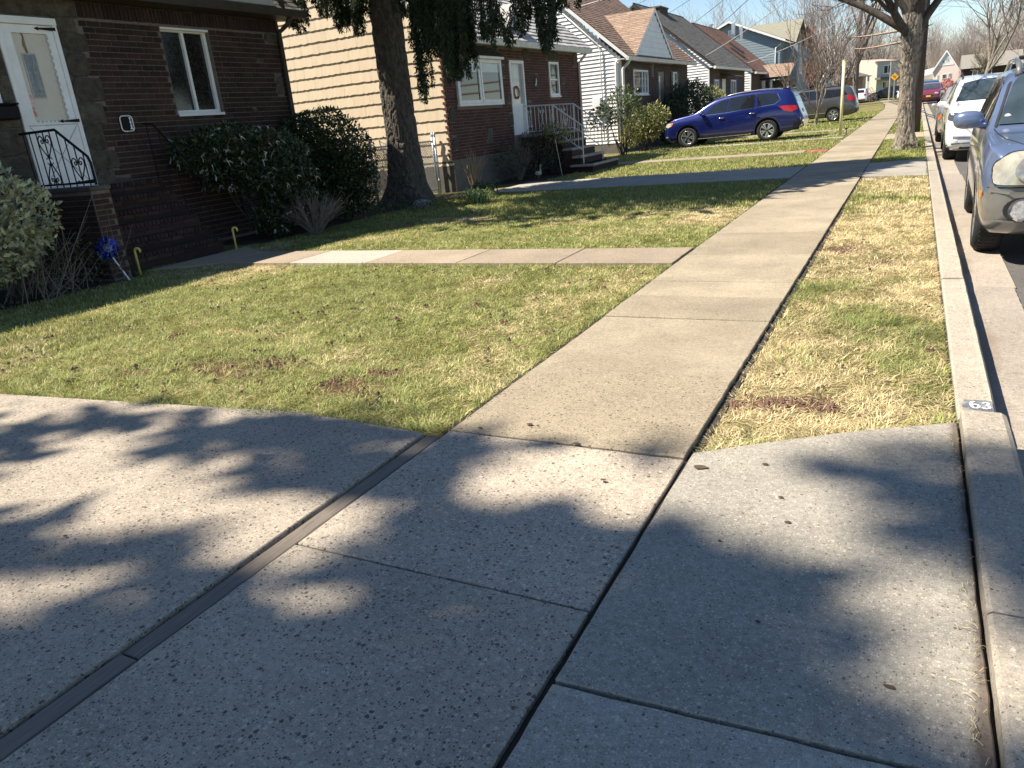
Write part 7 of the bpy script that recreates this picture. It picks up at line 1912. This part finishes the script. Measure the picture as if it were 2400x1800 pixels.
c.mirror(1.45, .98, silver, (.12, .12, .19))

# ---- cars further along the street
def far_car(name, label, base, L, H, W, loc, rz, col, wins, head=lamp_cl, plate=None, glass=None, group=None, cat=None):
    sp = scaled(base, L, H, W, spokes=5, pair=0, sw=(.03, .05), r=base['r']*H/1.77 if base is not SED else .32)
    if cat: sp['cat'] = cat
    c = Car(name, label, sp, loc, rz, col, group, detail=False)
    k, hz, wk = sp['_k']; f = (lambda y, z: (y*wk, z*hz))
    fr = symF([f(.70, 1.24), f(.58, 1.60), f(.3, 1.64)]) if base is SUV else symF([f(.74, 1.22), f(.62, 1.6), f(.3, 1.65)]) if base is VAN else symF([f(.66, .99), f(.5, 1.33), f(.2, 1.37)])
    re_ = symF([f(.66, 1.28), f(.58, 1.60), f(.3, 1.62)]) if base is not SED else symF([f(.6, 1.08), f(.45, 1.32)])
    c.std(fr, re_, sides_of(wins, sp), None, None)
    for sg in (1, -1):
        z = .80 if base is not SED else .64
        c.patch('headlamp', [f(sg*.78, z), f(sg*.80, z+.11), f(sg*.5, z+.13), f(sg*.44, z+.03)], 'F', head, .012)
        z = 1.0 if base is not SED else .78
        c.patch('tail_lamp', [f(sg*.80, z-.06), f(sg*.80, z+.16), f(sg*.60, z+.14), f(sg*.60, z-.04)], 'B', lamp_rd, .012)
    c.patch('grille', symF([f(.38, .62 if base is not SED else .48), f(.4, .80 if base is not SED else .62)]), 'F', plas, .01)
    c.patch('bumper', symF([f(.76, .34), f(.78, .52)]), 'F', plas, .01); c.patch('bumper', symF([f(.76, .38), f(.78, .56)]), 'B', plas, .01)
    if plate: c.patch('number_plate', symF([(.17, .53), (.17, .65)]), 'F', plate, .02)
    c.mirror(1.45*k, 1.15*hz if base is not SED else .98, col)
    return c
maroon = paint('maroon paint', (.20, .02, .05), .3)
c = far_car('parked_suv', 'maroon SUV with orange yellow plate at the kerb beyond the street tree', SUV, 4.55, 1.62, 1.8, (1.0, 76.5, -.15), -pi/2-.08, maroon, SUVW, plate=M('orange yellow plate', (.85, .42, .03), .5, .1))
c.line('bumper_trim', [(-.5, .66), (.5, .66)], 'F', .06, chrome, .012)
far_car('parked_suv', 'dark navy SUV just behind the maroon one', SUV, 4.9, 1.85, 1.95, (.95, 84, -.15), -pi/2, paint('navy paint', (.02, .025, .055)), SUVW)
far_car('parked_suv', 'black boxy SUV standing side on at the far end of the pavement', SUV, 4.5, 1.72, 1.85, (-3.4, 115.5, -.16), pi, paint('black paint', (.015, .016, .018), .1), SUVW)
far_car('parked_car', 'white car half hidden behind the street tree trunk', SUV, 4.4, 1.55, 1.8, (-1.0, 104, -.16), -pi/2-.1, paint('white paint', (.78, .79, .80), 0), SUVW, cat='car')
far_car('parked_van', 'white and dark van seen from behind left of the tall bare trunk', VAN, 5.0, 1.72, 1.95, (-6.1, 103.5, -.16), pi/2, paint('white van paint', (.72, .73, .75), 0), VANW, cat='van')
far_car('parked_suv', 'silver white SUV parked across the street before the pink house', SUV, 4.7, 1.66, 1.9, (5.0, 104, -.15), pi/2+.15, paint('pearl paint', (.66, .67, .70), .2), SUVW)
far_car('parked_car', 'dark low car in the yard left of the tall bare trunk', SED, 4.6, 1.42, 1.8, (-7.9, 100, -.15), pi/2, paint('dark paint', (.03, .03, .035)), SEDW)
# ------------------------------------------------------------------ fence, post, garden ornaments, sign, wires
fc = root('chain_link_fence', 'low chain link fence and gate between the spruce and the cream wall', 'fence', (-10.42, 14, 0))
FX = -10.42
for y in (16.2, 16.1, 13.62, 11.75): MB().tube([(FX, y, -.05), (FX, y, 1.32)], .03, 10).lathe([(.036, 1.32), (.03, 1.36), (.012, 1.40), (0, 1.41)], 10, c=(FX, y, 0)).build('post', steel_g, fc, smooth=True)
for (a, b) in ((13.66, 16.07), (11.78, 13.58)):
    MB().tube([(FX, a, 1.22), (FX, b, 1.22)], .02, 8).build('top_rail', steel_g, fc)
    MB().tube([(FX, a, .07), (FX, b, .07)], .018, 8).build('bottom_rail', steel_g, fc)
mesh_ = MB(); p = .07
lo, hi, xa, xb = .08, 1.24, 11.78, 16.09
k = xa-(hi-lo)
while k < xb:
    for s in (1, -1):
        x0, x1 = k, k+(hi-lo); z0, z1 = (lo, hi) if s == 1 else (hi, lo)
        ta = max(0, (xa-x0)/(x1-x0)); tb = min(1, (xb-x0)/(x1-x0))
        if tb > ta: mesh_.tube([(FX+.004*s, x0+(x1-x0)*ta, z0+(z1-z0)*ta), (FX+.004*s, x0+(x1-x0)*tb, z0+(z1-z0)*tb)], .0065, 3, False)
    k += p
me = bpy.data.meshes.new('wire_mesh'); me.from_pydata(mesh_.v, [], mesh_.f); me.materials.append(M('grey fence wire', (.16, .165, .165), .6, .2, 30))
o = bpy.data.objects.new('wire_mesh', me); COL.objects.link(o); adopt(o, fc)
MB().tube([(FX, 14.0, 1.22), (FX-.01, 13.98, 1.36), (FX, 14.04, 1.38)], .012, 6).tube([(FX, 14.0, 1.33), (FX, 14.25, 1.24)], .008, 5).build('latch', steel_g, fc)
for z in (.25, .7, 1.1): MB().box(FX-.035, FX+.035, 16.08, 16.22, z, z+.03).build('post_band', steel_g, fc)
cream_post = M('cream painted post', (.66, .60, .36), .6, .12, 4)
yp = root('yellow_post', 'slim pale yellow post at the lawn corner beside the pavement', 'post', (-2.3, 29.8, 0))
MB().tube([(-2.3, 29.8, -.1), (-2.3, 29.8, 2.42)], .048, 12).build('pole', cream_post, yp, smooth=True)
MB().lathe([(.05, 2.42), (.05, 2.45), (0, 2.46)], 12, c=(-2.3, 29.8, 0)).build('cap', cream_post, yp)
sg = root('garden_stake', 'short brown garden spigot beside the foot of the yellow post', 'spigot', (-2.12, 29.9, 0))
MB().tube([(-2.12, 29.9, -.03), (-2.12, 29.9, .2)], .02, 6).build('stake', M('brown metal', (.2, .15, .1), .7), sg)
MB().tube([(-2.17, 29.9, .2), (-2.07, 29.9, .22)], .03, 6).build('head', bpy.data.materials['brown metal'], sg)
# candy cane lights flanking the dark steps
cane_m = M('yellowed plastic cane', (.62, .50, .15), .45, .15, 20)
for (x, y, lab) in ((-9.12, 6.52, 'yellow cane shaped garden light left of the dark stoop steps'), (-9.15, 8.26, 'yellow cane shaped garden light right of the dark stoop steps')):
    c = root('cane_light', lab, 'garden light', (x, y, 0), group='cane lights flanking the dark stoop')
    MB().tube([(x, y, -.03), (x, y, .30)]+[(x+.028*(1-cos(a)), y+.018*(1-cos(a)), .30+.034*sin(a)) for a in np.linspace(.3, pi, 7)]+[(x+.056, y+.036, .275)], .016, 8).build('cane', cane_m, c, smooth=True)
# blue foil pinwheel
pw = root('pinwheel', 'shiny blue foil pinwheel on a white stick before the dark stoop', 'pinwheel', (-8.98, 6.2, 0))
blue_f = M('blue foil', (.05, .075, .38), .22, .5, 22, metal=.8, rnd=.5)
blue_l = M('silver blue foil', (.42, .47, .66), .2, .4, 22, metal=.8, rnd=.4)
ctr = Vector((-9.12, 6.14, .40)); nrm = Vector((.88, -.30, .25)).normalized(); ux = nrm.cross(Vector((0, 0, 1))).normalized(); uy = ux.cross(nrm)
MB().tube([(-8.96, 6.23, -.03), (-9.07, 6.16, .27), ctr-nrm*.05], .011, 6).build('stick', white_p, pw)
for ring, (rad, n, ln, mt) in enumerate(((.155, 11, .085, blue_f), (.105, 9, .075, blue_f), (.055, 7, .06, blue_l))):
    for i in range(n):
        a = 2*pi*i/n+ring*.3; d = ux*cos(a)+uy*sin(a); t = -ux*sin(a)+uy*cos(a); c0 = ctr+nrm*(.012*ring)
        v = [c0+d*(rad-ln)-t*.008, c0+d*(rad-ln*.4)-t*.038+nrm*.012, c0+d*rad-t*.012, c0+d*(rad*.98)+t*.028+nrm*.028, c0+d*(rad-ln*.45)+t*.036+nrm*.035]
        MB().add(v, [(0, 1, 2), (0, 2, 3), (0, 3, 4)]).build('vane', mt, pw)
MB().lathe([(0, 0), (.018, .004), (.02, .012), (0, .02)], 10, c=(ctr.x+.03, ctr.y-.012, ctr.z)).build('hub', blue_l, pw)
# garden goose
gs = root('goose_ornament', 'small white goose lawn ornament in the shade of the second house', 'garden ornament', (-9.0, 19.05, 0))
gx0, gy0 = -8.95, 18.95
gs.scale = (.6, .6, .6); gs.location = (-8.95, 18.95, 0)
gw = M('weathered white plaster', (.55, .53, .48), .8, .15, 12)
MB().lathe([(0, -.16), (.06, -.14), (.10, -.05), (.105, .04), (.075, .13), (.03, .18), (0, .19)], 14, 'x', (0.0-.08, 0.0, .17)).build('body', gw, gs, smooth=True, world=False)
MB().tube([(0.0, 0.0, .20), (0.0+.055, 0.0, .30), (0.0+.06, 0.0, .40), (0.0+.05, 0.0, .48), (0.0+.07, 0.0, .53), (0.0+.11, 0.0, .53)], [.06, .04, .03, .03, .036, .02], 10).build('neck', gw, gs, smooth=True, world=False)
MB().tube([(0.0+.10, 0.0, .53), (0.0+.16, 0.0, .515)], [.018, .006], 8).build('beak', M('orange beak', (.5, .25, .08), .6), gs, world=False)
for s in (-.03, .03): MB().tube([(0.0-.05, 0.0+s, .1), (0.0-.05, 0.0+s, -.03)], .012, 6).build('leg', bpy.data.materials['orange beak'], gs, world=False)
sk_ = root('thin_stake', 'thin pale metal stake standing before the second house steps', 'stake', (-8.3, 19.0, 0))
MB().tube([(-8.3, 19.0, -.03), (-8.42, 18.95, .95)], .008, 6).build('rod', M('pale rod', (.55, .52, .46), .5), sk_)
# yellow diamond warning sign
sn = root('warning_sign', 'yellow diamond warning sign on a grey post at the street end', 'sign', (-2.25, 95, 0))
MB().tube([(-2.25, 95.05, -.1), (-2.28, 95.05, 2.85)], .06, 8).build('post', steel_g, sn)
yel = M('sign yellow', (.80, .42, .03), .5, .05)
MB().prism([(-2.28, 94.96, 2.02), (-1.89, 94.96, 2.41), (-2.28, 94.96, 2.80), (-2.67, 94.96, 2.41)], (0, .02, 0)).build('plate', yel, sn)
lt = MB()
for (x0, z0) in ((-2.46, 2.44), (-2.34, 2.44), (-2.22, 2.44), (-2.40, 2.30), (-2.26, 2.30)): lt.box(x0, x0+.08, 94.945, 94.955, z0, z0+.10)
lt.build('symbol', M('sign brown', (.40, .20, .03), .6), sn)
for (x, y, h, lab) in ((-2.95, 104, 4.2, 'slim grey pole left of the yellow warning sign'), (-1.62, 92, 3.0, 'dark slim post right of the yellow warning sign')):
    t = root('street_pole', lab, 'pole', (x, y, 0)); MB().tube([(x, y, -.1), (x, y, h)], .09, 8).build('pole', bark_dk if x > -2 else M('grey pole', (.3, .28, .26), .8), t)
# hanging tricolour flag on a porch post
fg = root('flag', 'green white and orange flag hanging over the grey minivan', 'flag', (-4.6, 52, 1.8))
MB().tube([(-5.4, 52, 1.5), (-4.85, 52, 3.0)], .02, 6).build('pole', white_p, fg)
for k, (c, nm_) in enumerate((((.03, .16, .09), 'green'), ((.75, .75, .72), 'white'), ((.72, .22, .04), 'orange'))):
    u0, u1 = .28*k, .28*(k+1)
    vs = []
    for i, u in enumerate((u0, u1)):
        for t in np.linspace(0, 1, 5):
            vs.append((-4.88-.22*t-.42*u+.03*sin(t*6+u*5), 52+.08*sin(t*7+u*9), 2.95-.62*t*.6-.95*u))
    MB().add(vs, [(j, j+1, 6+j, 5+j) for j in range(4)]).build('stripe', M('flag '+nm_, c, .8, .1), fg)
# overhead wires
wire_m = M('black cable', (.05, .05, .05), .6, .2); wire_w = M('pale service cable', (.42, .42, .42), .6, .2)
def wire(label, a, b, sag, mat, r=.012, group=None):
    pts = []
    for t in np.linspace(0, 1, 14): pts.append((a[0]+(b[0]-a[0])*t, a[1]+(b[1]-a[1])*t, a[2]+(b[2]-a[2])*t-sag*4*t*(1-t)))
    o = MB().tube(pts, r, 5).build('overhead_wire', mat); tag(o, label, 'wire', group)
wire('pale service cable running from the pole down to the brown roof', (0, 28.6, 8.2), (-12.2, 29.3, 5.35), .55, wire_w, .016)
wire('second pale cable crossing the front gable of the brown roofed house', (0, 28.6, 7.2), (-10.2, 43.4, 3.9), .35, wire_w, .014)
wire('pale cable reaching the red brown roof of the porch wing house', (-.2, 57, 8.0), (-10.6, 57.4, 3.9), .5, wire_w, .016)
for k, z in enumerate((9.9, 9.5, 8.9, 8.4)):
    wire(('uppermost', 'second', 'third', 'lowest')[k]+' of the dark wires crossing the blue sky over the roofs', (0-.25*k, 28.6, z), (-26, 78+5*k, z+1.2-.9*k), .9, wire_m, .017, 'dark wires across the sky')
wire('thick brown cable above the street passing in front of the branches, upper', (-.1, 28.6, 3.13), (-6.9, 91, 6.7), .12, M('brown cable', (.28, .20, .15), .8), .05)
wire('thick brown cable above the street passing in front of the branches, lower', (-.1, 28.6, 2.80), (-6.3, 91, 5.5), .12, bpy.data.materials['brown cable'], .05)
# pale odd stones and a low bed by the far lawn
rg = np.random.default_rng(91)
for k, (x, y, s, lab) in enumerate(((-4.0, 56.5, .14, 'small pale stone on the far lawn near the pavement'), (-5.0, 55.0, .12, 'pale stone at the edge of the far garden bed'))):
    vs = [(x+s*rg.uniform(.7, 1.2)*cos(a), y+s*rg.uniform(.7, 1.2)*sin(a), -.03) for a in np.linspace(0, 2*pi, 7)[:-1]]+[(x, y, s*.9)]
    o = MB().add(vs, [(i, (i+1) % 6, 6) for i in range(6)]).build('pale_stone', M('pale stone', (.5, .46, .4), .9)); tag(o, lab, 'stone')
bush('bare_hedge', 'brown leafless low hedge along the far lawn', [(-5.6, 66, .35, .5, 3.5, .45), (-4.9, 74, .3, .5, 4, .4)], 1600, None, M('brown dead leaves', (.22, .15, .10), .9, .3, 3, rnd=.3), 98, (-5.4, 70, 0), .12, .03, stems=30)
bush('pink_bush', 'small rosy flowering bush before the pink house wall', [(4.3, 150, .9, .9, .9, .9)], 1500, None, M('rosy twigs', (.50, .20, .20), .8, .2, 2, rnd=.2), 100, (4.3, 150, 0), .2, .12, stems=0)
bush('bare_hedge', 'pinkish brown bare shrubbery before the pink brick house', [(-8.2, 104, .8, 1.6, 1.0, 1.0), (-5.6, 110, .7, 1.0, 1.0, .8)], 2200, None, M('pinkish twigs', (.40, .27, .22), .9, .2, 2, rnd=.2), 101, (-7.5, 105, 0), .25, .03, stems=20)
